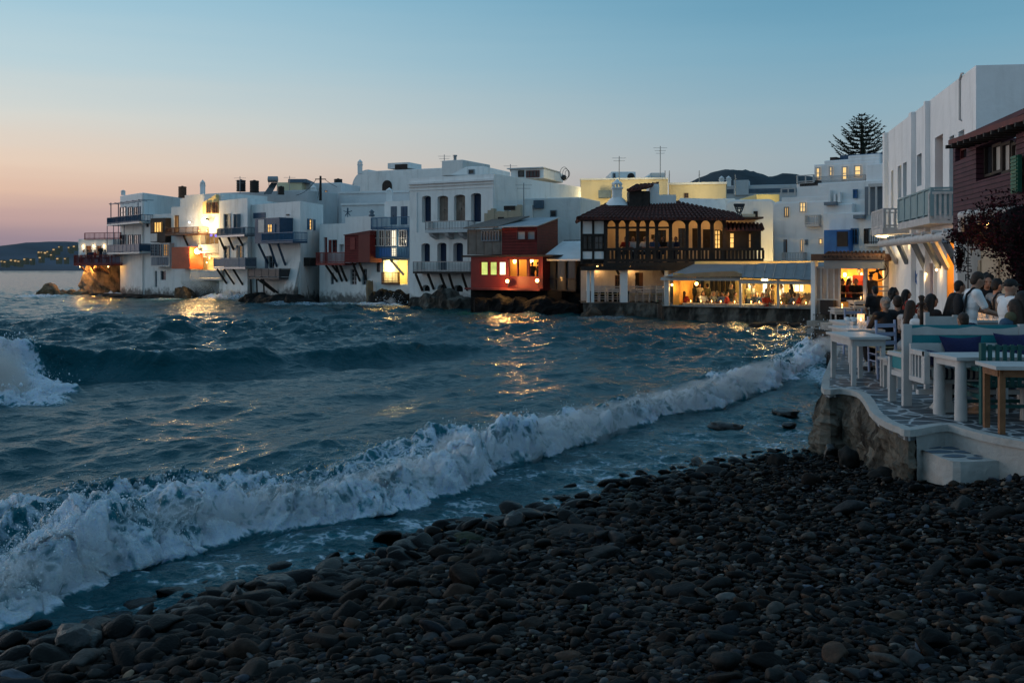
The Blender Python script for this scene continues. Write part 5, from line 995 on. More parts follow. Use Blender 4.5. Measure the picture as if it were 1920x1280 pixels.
A, B_ = P(1177,358,-1.2), P(1213,352,-1.2); tile_roof(b, A, B_, P(1196,347,-2.8), P(1234,344,-2.8), .22)
MB().box(f.u(1219,-2), f.u(1236,-2), -4.5, -2, f.z(1225,392,-2), f.z(1225,345,-2), f).box(f.u(1236,-2)+.003, f.u(1268,-2), -4.2, -2.1, f.z(1250,390,-2), f.z(1250,365,-2), f).build('white_upstand', M['whitewash_clean'], T)
chimney(T, 1157, 336, 383, 58.5, 17); mb = MB(); c = W(1157, 383, 58.5); mb.lathe([(.75,-.1),(.45,.28),(.3,.4)], c, 8).build('chimney_base', M['whitewash_clean'], T)
# ground floor
zq = f.z(1180, 567.5)
hs = [fb.rect(*h) for h in ((1153,516,1163,544),(1191,511,1206,549))]; mb = MB(); wall_face(mb, fb, 0, fb.L, zq-.1, zr0-.3, hs, .2); mb.build('ground_wall', M['plaster_pale'], T)
window(T, fb, 1153, 516, 1163, 544, frame='brown_wood', nx=2, ny=3); door(T, fb, 1191, 511, 1199, 549, 'dark_wood'); MB().box(fb.u(1199), fb.u(1206), -.18, -.1, hs[1][2], hs[1][3], fb).build('shutter', M['brown_wood'], T)
for a, b in ((1100,1106),(1108,1114),(1163,1177),(1246,1253)): MB().box(f.u(a), f.u(b), -.35, .0, zq-.05, zr0-.45, f).build('column', M['whitewash_clean'], T)
for a, b in ((1161,1151),(1246,1236)): MB().beam(f.P(a, 515, -.15), f.P(b, 497, -.15), .14, .14).build('brace', M['dark_wood'], T)
for px in (1120, 1181):
    p = fb.P(px, 505, .12); MB().lathe([(.05,0),(.09,.08),(.05,.2)], p, 8).build('wall_lamp', M['bulb_warm'], T); lamp(p+fb.Nn*.18-Vector((0,0,.08)), 9, (1,.55,.18), .05)
for px in (1150, 1185, 1225, 1262, 1300, 1330, 1356): lamp(f.P(px, 420, -1.0), 12, (1,.56,.2), .12)
lamp(f.P(1372, 440, .55), 8, (1,.55,.2), .06)
# quay under it
Q = thing('stone_quay', 'dark stained stone quay wall with pale lip under the restaurants', 'quay', W(1300, 590, 52)); mb = MB()
qf = [(1093,55.6),(1110,55.2),(1170,55.3),(1240,54.8),(1243,51.6),(1300,50.8),(1360,50.0),(1420,49.3),(1480,48.6),(1527,48.0)]; zt = lambda px: .78
top, bot = [], []; dense = []
for (a, da), (b, db) in zip(qf, qf[1:]):
    for k in range(10): t = k/10; dense.append((a+(b-a)*t, da+(db-da)*t))
dense.append(qf[-1]); rows = []
for j in range(7):
    row = []
    for px, d in dense:
        z = -.4+(.78+.4)*j/6; dsp = mnoise.fractal(Vector((WX(px,d)*1.4, d*1.4, z*1.6)), 1, 2, 4)*.16*(1 if j < 6 else .15); row.append(Vector((WX(px,d), d-dsp+.12*(1-j/6)*-1, z)))
    rows.append(row)
rows.append([Vector((WX(px,d), d+(.35 if px > 1242 else 6), .78)) for px, d in dense]); rows.append([Vector((WX(px,d), d+(.36 if px > 1242 else 6.1), -.3)) for px, d in dense]); nn = len(dense)
mb.add([p for r_ in rows for p in r_], [(j*nn+k, j*nn+k+1, (j+1)*nn+k+1, (j+1)*nn+k) for j in range(len(rows)-1) for k in range(nn-1)]).build('wall', M['quay_stone'], Q)
m = MB()
for (a, da), (b, db) in zip(qf[4:], qf[5:]): m.beam(W(a, 0, da)*1+Vector((0,-.04,-W(a,0,da).z+.80)), Vector((WX(b,db), db-.04, .80)), .18, .07)
m.build('stone_lip', M['concrete'], Q)
lump('quay_rock', [(WX(1096,54.6), 54.6, .5), (WX(1112,54.2), 54.2, .7), (WX(1130,54.2), 54.2, .3)], .55, 'pale jagged rock at the left corner of the restaurant quay', 'rock', 'rock', 41, res=.25)
lump('quay_rock', [(WX(1400,47.8), 47.8, .15), (WX(1440,47.0), 47.0, .3), (WX(1500,46.4), 46.4, .35), (WX(1526,46), 46, .3)], .5, 'low rubble along the right half of the restaurant quay', 'rock', 'rock_dark', 43, res=.3)
# ladder back chairs along the edge
def make_chair(m='log_white', name='wooden_chair'):
    t = thing(name, 'x', 'chair'); s_ = MB().box(-.21,.21,-.2,.2,.43,.46); s_.build('seat', M['straw'] if 'straw' in M else M[m], t)
    for sx in (-.19, .19):
        MB().bar((sx,.18,0), (sx,.18,.44), .02, n=6).build('leg', M[m], t); MB().bar((sx,-.19,0), (sx,-.24,.95), .021, n=6).build('leg', M[m], t)
    b = MB()
    for z in (.58, .72, .86): b.beam((-.19,-.2-.05*(z-.4),z), (.19,-.2-.05*(z-.4),z), .02, .06)
    b.build('backrest', M[m], t); b = MB()
    for z in (.16, .28): b.bar((-.19,.18,z), (.19,.18,z), .012, n=5); b.bar((-.19,-.2,z), (.19,-.2,z), .012, n=5); b.bar((-.19,.18,z+.04), (-.19,-.2,z+.04), .012, n=5); b.bar((.19,.18,z+.04), (.19,-.2,z+.04), .012, n=5)
    b.build('stretchers', M[m], t); return t
ch0 = make_chair(); first = True
ordn = ['first','second','third','fourth','fifth','sixth','seventh','eighth','ninth','tenth','eleventh','twelfth']
for k, (px, bay_) in enumerate(((1117,'left'),(1129,'left'),(1142,'left'),(1156,'left'),(1186,'right'),(1199,'right'),(1211,'right'),(1224,'right'),(1237,'right'))):
    o = ch0 if first else copy_tree(ch0); first = False; p = f.P(px, 567, -.55-.25*(k % 2)); o.location = (p.x, p.y, .79); o.rotation_euler.z = random.choice([0, math.pi])+random.uniform(-.25, .25)
    tag(o, 'pale ladder back chair on the quay, %s from the left in the %s white bay' % (ordn[k if k < 4 else k-4], bay_), 'chair', 'ladder back chairs on the quay edge')
def make_table(w, l, h, m='white_wood', top='white_wood', name='table', leg=.05, round_=False, apron=.08):
    t = thing(name, 'x', 'table'); tb = MB().box(-w/2,w/2,-l/2,l/2,h-.04,h); tb.build('tabletop', M[top], t)
    for sx in (-1, 1):
        for sy in (-1, 1):
            x, y = sx*(w/2-leg-.03), sy*(l/2-leg-.03); l_ = MB()
            if round_: l_.bar((x,y,0), (x,y,h-.041), leg*1.05, leg*.9, 12)
            else: l_.box(x-leg/2,x+leg/2,y-leg/2,y+leg/2,0,h-.041)
            l_.build('leg', M[m], t)
    a = MB()
    for s_ in (-1, 1): a.box(-w/2+.09,w/2-.09,s_*(l/2-.06)-.012,s_*(l/2-.06)+.012,h-.042-apron,h-.042); a.box(s_*(w/2-.06)-.012,s_*(w/2-.06)+.012,-l/2+.09,l/2-.09,h-.042-apron,h-.042)
    a.build('apron', M[m], t); return t
def candle(x, y, z, label, h=.22, r=.055, power=1.6, glass=True, fl=1.0):
    t = thing('candle_lantern', label, 'candle', (x, y, z), group='candles on the tables'); MB().lathe([(r*.42,.012),(r*.42,h*.5)], (x,y,z), 10).build('candle', M['candle_wax'], t)
    MB().lathe([(.001,0),(.011*fl,.014*fl),(.008*fl,.03*fl),(.001,.055*fl)], (x,y,z+h*.52), 8).build('flame', M['flame'], t)
    if glass: MB().lathe([(r,0),(r,h),(r*.94,h),(r*.94,.012)], (x,y,z), 16).build('glass', M['clear_glass'], t)
    lamp((x, y, z+h*.52+.09), power, (1,.50,.16), .02); return t
mat('candle_wax', (.75,.60,.42), .6, .05); gm = mat('clear_glass', (.9,.9,.9), .02, 0, spec=.5); gm.node_tree.nodes['Principled BSDF'].inputs['Transmission Weight'].default_value = .0; gm.node_tree.nodes['Principled BSDF'].inputs['Alpha'].default_value = .13
tb0 = make_table(.7, .7, .74); first = True
for k, px in enumerate((1148, 1192, 1217, 1242)):
    o = tb0 if first else copy_tree(tb0); first = False; p = f.P(px, 567, -1.35); o.location = (p.x, p.y, .79); tag(o, 'small white table behind the pale chairs, %s from the left on the quay' % ordn[k], 'table', 'tables under the veranda')
    candle(p.x, p.y-.2, 1.53, 'small candle on the %s quay table under the veranda' % ordn[k], .12, .05, 1.2, False, 1.6)
for i, (px, hr_, tp) in enumerate(((1173,'hair_black','cloth_red'),(1187,'hair_blonde','cloth_white'),(1209,'hair_grey','cloth_white'),(1227,'hair_brown','cloth_blue'),(1243,'hair_black','cloth_black'),(1258,'hair_brown','cloth_grey'),(1267,'hair_black','cloth_navy'))):
    p = f.P(px, 465, -.75); person_far((p.x, p.y, zr0), 'sit', face=(3.3 if i % 2 else 2.4), hair=hr_, top=tp, style='long' if i in (1, 4) else 'short', seat=.42,
        label='person dining behind the dark veranda railing, %s from the left' % ordn[i], group='diners on the upper veranda', lod=1, scale=1.12)

# ------------------------------------------------------------------ 11  tavern under the canvas canopy
mat('tavern_wall', (.70,.52,.22), .85, .12, 1.0, .15, 4)
T = thing('tavern', 'open tavern under a grey canvas canopy full of diners on the quay', 'tavern', W(1390, 580, 49)); f = Fac(1244, 51.2, 1531, 47.6); zq = .16
for a, b in ((1245,1253),(1385,1389.5),(1456,1460),(1527,1534)): MB().box(f.u(a), f.u(b), -.24, -.08, .79, f.z(a,522), f).build('post', M['white_wood'], T)
MB().box(f.u(1240), f.u(1389), -.05, .1, f.z(1310,526), f.z(1310,520), f).build('front_beam', M['white_wood'], T); MB().box(f.u(1389)+.004, f.u(1526), -.05, .1, f.z(1450,532), f.z(1450,526), f).build('front_beam', M['white_wood'], T)
def canopy(par, cols, yf, yb, w0, w1, m, name, sag=.12):
    n, k = len(cols), 7; V = []
    for j in range(k):
        t = j/(k-1)
        for i, px in enumerate(cols):
            z0 = f.z(px, yf[i], w0); z1 = f.z(px, yb[i], w1); V.append(f.pt(f.u(px, w0), w0+(w1-w0)*t, z0+(z1-z0)*t-sag*math.sin(math.pi*t)*(1 if i % 2 else .3)+.02*mnoise.noise(Vector((px*.05, t*3, 1)))))
    Vb = [p-Vector((0,0,.04)) for p in V]; q = lambda o, r_: [(o+j*n+i, o+j*n+i+1, o+(j+1)*n+i+1, o+(j+1)*n+i)[::r_] for j in range(k-1) for i in range(n-1)]
    o = MB().add(V+Vb, q(0, 1)+q(n*k, -1), True); o.sm = [True]*len(o.f); return o.build(name, M[m], par)
cols = list(range(1246, 1530, 6)); canopy(T, cols, [518 if c < 1376 else 519+(c-1376)*.04 for c in cols], [495 if c < 1376 else 494-(c-1376)*.02 for c in cols], .25, -4.6, 'canvas', 'canopy')
MB().extrude([f.P(x, y, .28) for x, y in ((1262,516),(1300,512),(1345,509),(1376,508),(1386,513),(1387,519),(1262,520))], f.Nn*-.5).build('rolled_canvas', M['canvas_tan'], T)
for px in range(1392, 1526, 19): MB().beam(f.P(px, 521, .2), f.P(px+6, 496, -4.3)+Vector((0,0,.06)), .03, .03).build('rafter', M['grey_metal'], T)
D = -5.2
MB().box(f.u(1244), f.u(1531)+.6, D-.15, D, zq, 3.1, f).box(f.u(1531)+.4, f.u(1531)+.6, D, -.4, zq, 2.9, f).build('back_wall', M['tavern_wall'], T); MB().box(f.u(1240), f.u(1531)+.5, D, -.40, zq-.2, zq+.02, f).build('floor', M['concrete'], T)
fk = Fac(CX,10,CX+10,10); fk.O = f.pt(0, D, 0); fk.U = f.U; fk.Nn = f.Nn; fk.L = f.L
for x0, y0, x1, y1, pn, nx, ny in ((1403,533,1413,556,'lit_white',1,1),(1429,524,1441,556,'lit_white',1,1),(1460,531,1472,556,'lit_white',1,1),(1480,532,1509,548,'lit_white',3,1)): window(T, fk, x0, y0, x1, y1, pn, 'cream_wall', nx, ny, hole=False)
window(T, fk, 1275, 529, 1286, 540, 'dark_window', 'dark_wood', 1, 1, hole=False); MB().box(fk.u(1268), fk.u(1288), .004, .4, zq, fk.z(1280,542), fk).build('sideboard', M['brown_wood'], T)
MB().box(f.u(1255), f.u(1267), -3.4, -.6, zq, 2.45, f).build('orange_pier', M['orange_wall'], T)
for k, x in enumerate((1332, 1341, 1352, 1363, 1374)):
    MB().box(fk.u(x), fk.u(x+5), .01, .12, zq+.4, 2.7, fk).build('dark_shutter', M['dark_wood'], T)
m = MB(); z_ = 2.35
m.box(fk.u(1337), fk.u(1380), .5, .55, z_-.05, z_, fk).box(fk.u(1337), fk.u(1380), .5, .55, z_-1.0, z_-.95, fk)
for k in range(14): u = fk.u(1337)+(fk.u(1380)-fk.u(1337))*k/13; m.box(u-.02, u+.02, .5, .55, z_-.95, z_-.05, fk)
m.build('stair_railing', M['dark_wood'], T)
for x in (1298, 1306, 1316): MB().box(fk.u(x), fk.u(x)+.12, .02, .2, zq, 2.8, fk).build('inner_post', M['dark_wood'], T)
b = MB().box(fk.u(1395), fk.u(1428), 1.6, 1.68, zq, zq+.95, fk); b.build('yellow_partition', M['yellow_wall'], T)
MB().box(f.u(1392), f.u(1425), -.16, -.1, f.z(1410,531), f.z(1410,524), f).build('valance', M['canvas'], T); MB().box(f.u(1462), f.u(1525), -.16, -.1, f.z(1490,533), f.z(1490,528), f).build('valance', M['canvas'], T)
for px, py, w, pw, ball in ((1434,526,-1.8,170,.16),(1408,528,-2.6,60,.0),(1466,530,-3.0,70,0),(1494,535,-3.2,110,0),(1306,532,-1.6,18,.09),(1330,528,-3.2,16,0),(1260,534,-.35,7,.06),(1392,537,-.5,24,0),(1508,534,-1.4,26,0)):
    p = f.P(px, py, w)
    if ball: l_ = MB().bar(p+Vector((0,0,.1)), p+Vector((0,0,.5)), .015, n=5).build('pendant_lamp', M['dark_wood'], T); MB().ball(p, ball).build('bulb', M['bulb' if ball > .1 else 'bulb_warm'], l_)
    lamp(p-Vector((0,0,.2)), pw, (1,.66,.24), .12)
for i, (px, w) in enumerate(((1292,-.95),(1311,-.95),(1331,-1.0),(1348,-1.0),(1374,-.95),(1405,-1.0),(1420,-1.0),(1461,-.95),(1484,-.95),(1507,-.95))):
    o = copy_tree(tb0); p = f.P(px, 575, w); o.location = (p.x, p.y, zq+.02); tag(o, 'white tavern table near the quay edge, %s from the left' % ordn[i], 'table', 'tavern tables'); candle(p.x+.05, p.y-.2, zq+.76, 'candle burning on the %s tavern table from the left' % ordn[i], .14, .05, 1.6, False, 1.8)
tops = ['cloth_black','cloth_navy','cloth_white','cloth_red','cloth_grey','cloth_tan','cloth_blue','cloth_olive']
tv = [(1283,'sit',-1.3),(1301,'stand',-3.0),(1311,'stand',-3.2),(1318,'sit',-2.0),(1326,'stand',-2.8),(1337,'sit',-1.6),(1345,'sit',-2.4),(1355,'sit',-1.4),(1363,'sit',-1.1),(1371,'stand',-2.2),(1378,'sit',-1.5)]
tv2 = [(1402,'stand',-2.6),(1412,'stand',-3.0),(1419,'sit',-2.0),(1429,'sit',-1.6),(1436,'sit',-1.0),(1442,'stand',-3.4),(1448,'stand',-1.6)]
tv3 = [(1464,'stand',-2.4),(1471,'sit',-1.2),(1478,'sit',-1.3),(1483,'stand',-2.8),(1490,'sit',-1.3),(1497,'sit',-1.2),(1503,'sit',-1.8),(1510,'sit',-1.1),(1517,'sit',-1.2),(1523,'sit',-1.5)]
for bayn, lst in (('left', tv), ('middle', tv2), ('right', tv3)):
    for i, (px, ps, w) in enumerate(lst):
        p = f.P(px, 570, w); tcol = tops[(i*5+len(lst)) % 8]
        person_far((p.x, p.y, zq+.02), ps, face=random.uniform(0, 6.28), top=tcol, hair=random.choice(['hair_black','hair_black','hair_brown','hair_grey']), style=random.choice(['short','long']), label='%s person in the %s bay of the tavern, %s from the left' % ('seated' if ps == 'sit' else 'standing', bayn, ordn[i]), group='people in the tavern', lod=1)

# ------------------------------------------------------------------ 12  houses behind
T, f = block('yellow_lit_house', 'long low house behind the tiled roof, its wall lit yellow', 1088, 1252, 80, 79, 337, 2, 'cream_wall'); lamp(f.P(1110, 350, 2.6)-Vector((0,0,1)), 170, (1,.80,.38), .3); lamp(f.P(1200, 352, 2.6), 170, (1,.80,.38), .3)
MB().box(f.u(1087), f.u(1253), -4, .1, f.z(1170,337)-.0, f.z(1170,334), f).build('coping', M['whitewash'], T)
MB().box(f.u(1123), f.u(1146), .02, .8, f.z(1135,372), f.z(1135,358), f).build('air_unit', M['slate_blue'], T)
T, f = block('yellow_low_house', 'lower yellow lit house with a small square vent right of the long one', 1254, 1362, 82, 81, 346, 2, 'cream_wall'); lamp(f.P(1310, 358, 2.6), 190, (1,.82,.42), .3); window(T, f, 1283, 362, 1291, 371, frame='brown_wood', nx=2, ny=1, hole=False); MB().box(f.u(1253), f.u(1363), -4, .12, f.z(1310,346)-.0, f.z(1310,342), f).build('coping', M['whitewash'], T)
T, f = block('white_stairhead', 'white arched stairhead on the roof above the yellow lit wall', 1146, 1192, 83, 83, 322, WZ(338,83), 'whitewash', 'stairhead'); window(T, f, 1149, 325, 1154, 336, frame='grey_frame', nx=1, ny=1, hole=False); u = f.u(1183); MB().extrude([f.pt(u-.3,.01,f.z(1183,337)), f.pt(u+.3,.01,f.z(1183,337))]+[f.pt(u+.3*math.cos(a),.01,f.z(1183,337)+.25+.3*math.sin(a)) for a in [math.pi*j/8 for j in range(9)]], f.Nn*.04).build('arch_opening', M['dark_wood'], T)
T, f = block('white_roof_block', 'plain grey white roof block behind the tall antenna', 1220, 1248, 84, 84, 324, WZ(342,84), 'grey_wall', 'roof block'); MB().extrude([f.P(1208,340), f.P(1220,325), f.P(1220,340)], f.Nn*-3).build('slope', M['whitewash'], T)
antenna(1161, 293, 338, 78, 'tall thin antenna beside the white chimney of the tiled house', 2); antenna(1238, 274, 342, 80, 'tallest antenna mast above the yellow lit wall', 3); antenna(1247, 320, 344, 80, 'short thin pole right of the tallest mast', 0); antenna(1255, 320, 344, 80, 'second short thin pole right of the tallest mast', 0); antenna(1311, 320, 344, 82, 'thin pole in front of the hill', 0); antenna(1379, 327, 366, 76, 'thin pole near the twin white chimneys', 0)
T, f = block('white_step_house', 'white house with sloping blue white roof right behind the tiled roof', 1272, 1378, 68, 67, 373, 2, 'whitewash'); MB().extrude([f.P(1270,394,.3), f.P(1362,394,.3), f.P(1360,376,.01), f.P(1275,374,.01)], Vector((0,.05,.1))).build('roof_slope', M['whitewash_clean'], T)
T, f = block('twin_chimney_house', 'grey house with twin white chimneys below the hill', 1344, 1494, 92, 90, 347, 2, 'grey_wall'); chimney(T, 1353, 330, 350, 91, 8); chimney(T, 1366, 330, 350, 91, 8); MB().box(f.u(1376), f.u(1404), -2, .2, f.z(1390,366), f.z(1390,338), f).build('stair_block', M['grey_wall'], T); window(T, f, 1392, 343, 1400, 364, frame='slate_blue', nx=1, ny=2, hole=False)
MB().box(f.u(1344), f.u(1494), .004, .06, f.z(1420,362), f.z(1420,354), f).build('dark_band', M['slate_blue'], T)
# rounded white house lit yellow from below
def round_block(name, label, x0, x1, d0, d1, yt, zb, r_px, wall, right=False):
    f_ = Fac(x0, d0, x1, d1); zt_ = WZ(yt, (d0+d1)/2); r_ = r_px*d0/F; t_ = thing(name, label, 'house', f_.pt(f_.L/2, 0, max(zb,0))); L = f_.L
    pl = [f_.pt(0,0,zb)]+[f_.pt(r_-r_*math.cos(a), 0, zt_-r_+r_*math.sin(a)) for a in [math.pi/2*k/8 for k in range(9)]]+[f_.pt(L-r_+r_*math.sin(a), 0, zt_-r_+r_*math.cos(a)) for a in [math.pi/2*k/8 for k in range(9)]]+[f_.pt(L,0,zb)]
    o = MB().extrude(pl, f_.Nn*-5).build('wall', M[wall], t_); weld(o, .12); return t_, f_
T, f = round_block('rounded_house', 'white house with rounded shoulders glowing yellow at its foot behind the veranda', 1360, 1452, 60.5, 59.5, 374, .5, 11, 'whitewash'); window(T, f, 1413, 396, 1421, 412, frame='dark_wood', nx=1, ny=2, hole=False); lamp(f.P(1440, 492, 1.3), 75, (1,.74,.30), .2); lamp(f.P(1444, 440, 1.2), 16, (1,.74,.34), .2)
T, f = block('yellow_gap_wall', 'short bright yellow wall lit in the gap between white houses', 1418, 1462, 66, 66, 364, 1, 'yellow_wall'); lamp(f.P(1444, 372, 1.5), 60, (1,.80,.3), .2)
t = thing('fire_basket', 'dark iron basket lamp standing on the tiled roof end', 'lamp', W(1386, 405, 56)); mb = MB(); c0 = W(1386, 404, 56); m2 = []
for (x0, y0), (x1, y1) in (((1376,383),(1396,383)),((1376,383),(1382,398)),((1396,383),(1390,398)),((1382,398),(1390,398)),((1381,383),(1384,398)),((1391,383),(1388,398)),((1379,391),(1393,391)),((1386,398),(1386,408)),((1384,398),(1380,408)),((1388,398),(1392,408))): mb.bar(W(x0,y0,56), W(x1,y1,56), .035, n=5)
mb.hexa([W(1377,383.5,56), W(1395,383.5,56), W(1395,383.5,56.4), W(1377,383.5,56.4), W(1379,389,56), W(1393,389,56), W(1393,389,56.4), W(1379,389,56.4)]).build('basket', M['steel_dark'], t)
# the big white hotel
T, f = round_block('white_hotel', 'large stepped white hotel with small warm windows behind the right end of the tavern', 1448, 1664, 57, 53, 374, .5, 10, 'whitewash_clean'); T['category'] = 'hotel'
def vol(x0, x1, yt, yb, w, dp=4, part='upper_storey', m='whitewash_clean'): o = MB().box(f.u(x0,w), f.u(x1,w), w-dp, w, f.z((x0+x1)/2,yb,w), f.z((x0+x1)/2,yt,w), f).build(part, M[m], T); weld(o, .05); return o
vol(1465, 1664, 366, 376, -.03); vol(1493, 1664, 341, 367, -.05); vol(1526, 1650, 305, 343, -1.2); vol(1545, 1650, 298, 306, -1.25); vol(1590, 1650, 290, 300, -1.3); vol(1543, 1598, 382, 400, .5, .49, 'projection'); vol(1543, 1650, 398, 480, .6, .58, 'projection')
vol(1624, 1664, 307, 341, -.3, 3, 'tower'); MB().box(f.u(1540), f.u(1552), -3, -1.3, f.z(1546,306), f.z(1546,291), f).build('roof_box', M['dark_wood'], T); MB().box(f.u(1553), f.u(1664), -3.5, -1.8, f.z(1600,303), f.z(1600,283), f).build('blue_roof_cover', M['blue_dark'], T)
f5 = Fac(CX,10,CX+10,10); f5.O = f.pt(0,-1.2,0); f5.U = f.U; f5.Nn = f.Nn; f5.L = f.L; f6 = Fac(CX,10,CX+10,10); f6.O = f.pt(0,.6,0); f6.U = f.U; f6.Nn = f.Nn; f6.L = f.L
for h in ((1530,314,1539,336),(1555,312,1562,331),(1579,312,1590,339),(1602,310,1616,332)): window(T, f5, *h, pane='lit_hotel', frame='white_wood', nx=1, ny=2, hole=False, fw=.07)
emit('lit_hotel2', (1,.62,.22), .8, .3, 2)
window(T, f, 1500, 379, 1512, 398, 'lit_hotel', 'white_wood', 2, 2, hole=False); window(T, f, 1471, 388, 1480, 407, 'lit_hotel2', 'grey_frame', 2, 1, hole=False); window(T, f, 1470, 449, 1474, 474, 'dark_window', 'grey_frame', 1, 2, hole=False, shut='right', shutm='brown_wood'); window(T, f, 1501, 449, 1506, 472, 'lit_warm', 'white_wood', 1, 1, hole=False); window(T, f, 1510, 449, 1515, 459, 'dark_window', 'grey_frame', 1, 1, hole=False); window(T, f, 1536, 447, 1543, 458, 'lit_warm', 'white_wood', 1, 1, hole=False)
window(T, f, 1600, 355, 1609, 372, 'blue_bright', 'blue_wood', 1, 2, hole=False); window(T, f6, 1596, 428, 1610, 458, 'dark_window', 'blue_wood', 2, 2, hole=False)
b, f2, r = bay(T, f6, 1545, 431, 1591, 478, .7, 'blue_bright', 'blue_bay'); MB().box(f2.u(1570), f2.u(1590), .004, .05, f2.z(1580,462), f2.z(1580,434), f2).build('dark_opening', M['dark_wood'], b)
for k in range(9): z = r[2]+.1+k*(r[3]-r[2]-.2)/8; MB().box(r[0]+.02, f2.u(1569), .004, .03, z-.06, z+.05, f2).build('board', M['blue_bright'], b)
balcony(T, f, 1509, 403, 1535, 425, .35, 'white_wood', pitch=.12, name='balcony'); balcony(T, f, 1466, 473, 1506, 493, .5, 'white_wood', pitch=.14, name='balcony'); balcony(T, f, 1464, 353, 1491, 367, .05, 'white_wood', pitch=.6, slab=.04, name='roof_terrace', bal=.03); balcony(T, f, 1494, 328, 1526, 344, .02, 'white_wood', pitch=.5, slab=.04, name='roof_terrace', bal=.03)
MB().box(f.u(1499), f.u(1533), -.6, -.05, f.z(1515,349), f.z(1515,339), f).build('dark_planter', M['black_plastic'], T); balcony(T, f5, 1527, 329, 1620, 341, .25, 'white_wood', pitch=.9, slab=.04, name='roof_terrace', bal=.03)
MB().box(f.u(1556), f.u(1578), .5, .9, f.z(1567,386), f.z(1567,380), f).build('air_unit', M['grey_frame'], T); m = MB()
for x0, x1, y0, y1 in ((1556,1560,357,380),(1567,1570,364,380),(1574,1579,361,380)): m.box(f.u(x0), f.u(x1), .0, .3, f.z(x0,y1), f.z(x0,y0), f)
m.build('flues', M['whitewash'], T)
m = MB(); m.box(f.u(1628,.9), f.u(1662,.9), 0, .9, f.z(1645,350,.9), f.z(1645,344,.9), f)
for x in (1628, 1641, 1658): m.box(f.u(x,.9), f.u(x,.9)+.09, .8, .9, f.z(x,404,.9), f.z(x,350,.9), f)
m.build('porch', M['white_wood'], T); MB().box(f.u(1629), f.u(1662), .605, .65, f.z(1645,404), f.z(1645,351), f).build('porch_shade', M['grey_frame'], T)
balcony(T, f6, 1620, 428, 1664, 462, .5, 'dark_wood', 'white_wood', pitch=.12); MB().box(f6.u(1602,.3), f6.u(1620,.3), 0, .5, f6.z(1610,410,.3), f6.z(1610,403,.3), f6).build('street_lamp_arm', M['grey_frame'], T)
# Norfolk pine
T = thing('norfolk_pine', 'tall dark Norfolk pine with tiered branches behind the white hotel', 'tree', W(1617, 300, 85)); k = 85/F; base = W(1617, 330, 85); topp = W(1616, 216, 85); H_ = topp.z-base.z
MB().bar(base, topp, .28, .03, 8).build('trunk', M['dark_wood'], T); rp = random.Random(8); vs, fs = [], []
def spray_leaf(p, d, l, w):
    d = d.normalized(); s_ = d.cross(Vector((0,0,1))).normalized() if abs(d.z) < .95 else Vector((1,0,0)); b0 = len(vs); up = Vector((0,0,1)); vs.extend([p-s_*w, p+s_*w, p+d*l+s_*w*.5, p+d*l-s_*w*.5, p+d*l*.5+up*w*1.2]); fs.extend([(b0,b0+1,b0+4),(b0+1,b0+2,b0+4),(b0+2,b0+3,b0+4),(b0+3,b0,b0+4)])
limb = MB()
for ti in range(12):
    t = ti/11; z = base.z+H_*(.30+.69*t); L = (2.5*(1-t)**.58+.10)*(1 if ti > 1 else .9); nb = 8 if t < .8 else 6; a0 = rp.random()*6.28
    for b_ in range(nb):
        a = a0+6.28*b_/nb+rp.uniform(-.15,.15); Lb = L*rp.uniform(.8,1.12); dirv = Vector((math.cos(a), math.sin(a), 0)); prev = Vector((base.x, base.y, z))
        steps = max(3, int(Lb/.17))
        for q in range(1, steps+1):
            s_ = q/steps; p = Vector((base.x, base.y, z))+dirv*Lb*s_+Vector((0,0,-.12*Lb*math.sin(s_*math.pi)*.7+.30*Lb*s_**2.2-.05*Lb)); limb.bar(prev, p, .035*(1-s_)+.01, n=4, caps=False); prev = p
            if s_ > .22:
                for sd_ in (-1, 1):
                    for z_ in range(2): dv = (dirv*.7+Vector((-dirv.y, dirv.x, 0))*sd_*rp.uniform(.5,1.1)+Vector((0,0,rp.uniform(.0,.9)))); spray_leaf(p, dv, rp.uniform(.16,.34), rp.uniform(.035,.06))
limb.build('limbs', M['dark_wood'], T); mat('pine_foliage', (.022,.032,.022), .8, .35, 3); mb = MB(); mb.v = [tuple(v) for v in vs]; mb.f = fs; mb.sm = [False]*len(fs); mb.mi = [0]*len(fs); mb.build('crown', M['pine_foliage'], T, fix=False)

# ------------------------------------------------------------------ 13  restaurant with the glass corner
T = thing('corner_restaurant', 'restaurant with a glazed corner and an orange lit room under a tiled awning', 'restaurant', W(1590, 585, 36)); f = Fac(1530, 37, 1664, 35.4); zd = 1.08
MB().box(0, f.L+.5, -6, .3, -.6, zd-.02, f).build('deck', M['quay_stone'], T)
awn = MB(); A, B_ = f.P(1543, 483, .7), f.P(1657, 483, .7); tile_roof(T, A, B_, f.P(1556,474,-.8), f.P(1657,473,-.8), .15, 'awning_tiles', 'tile_dull'); MB().box(f.u(1545,.6), f.u(1657,.6), .5, .62, f.z(1600,504,.6), f.z(1600,488,.6), f).build('awning_valance', M['canvas'], T)
MB().box(f.u(1530), f.u(1660), -4, .5, f.z(1600,488)-.02, f.z(1600,476), f).build('ceiling', M['brown_wood'], T)
Dk = -3.2; fk = Fac(CX,10,CX+10,10); fk.O = f.pt(0,Dk,0); fk.U = f.U; fk.Nn = f.Nn; fk.L = f.L
MB().box(-.2, f.L+.6, Dk-.2, Dk, zd-.02, 3.0, f).build('back_wall', M['orange_wall'], T)
dw = window(T, fk, 1590, 518, 1601, 563, 'glass_green' if 'glass_green' in M else 'slate_blue', 'white_wood', 1, 2, hole=False)
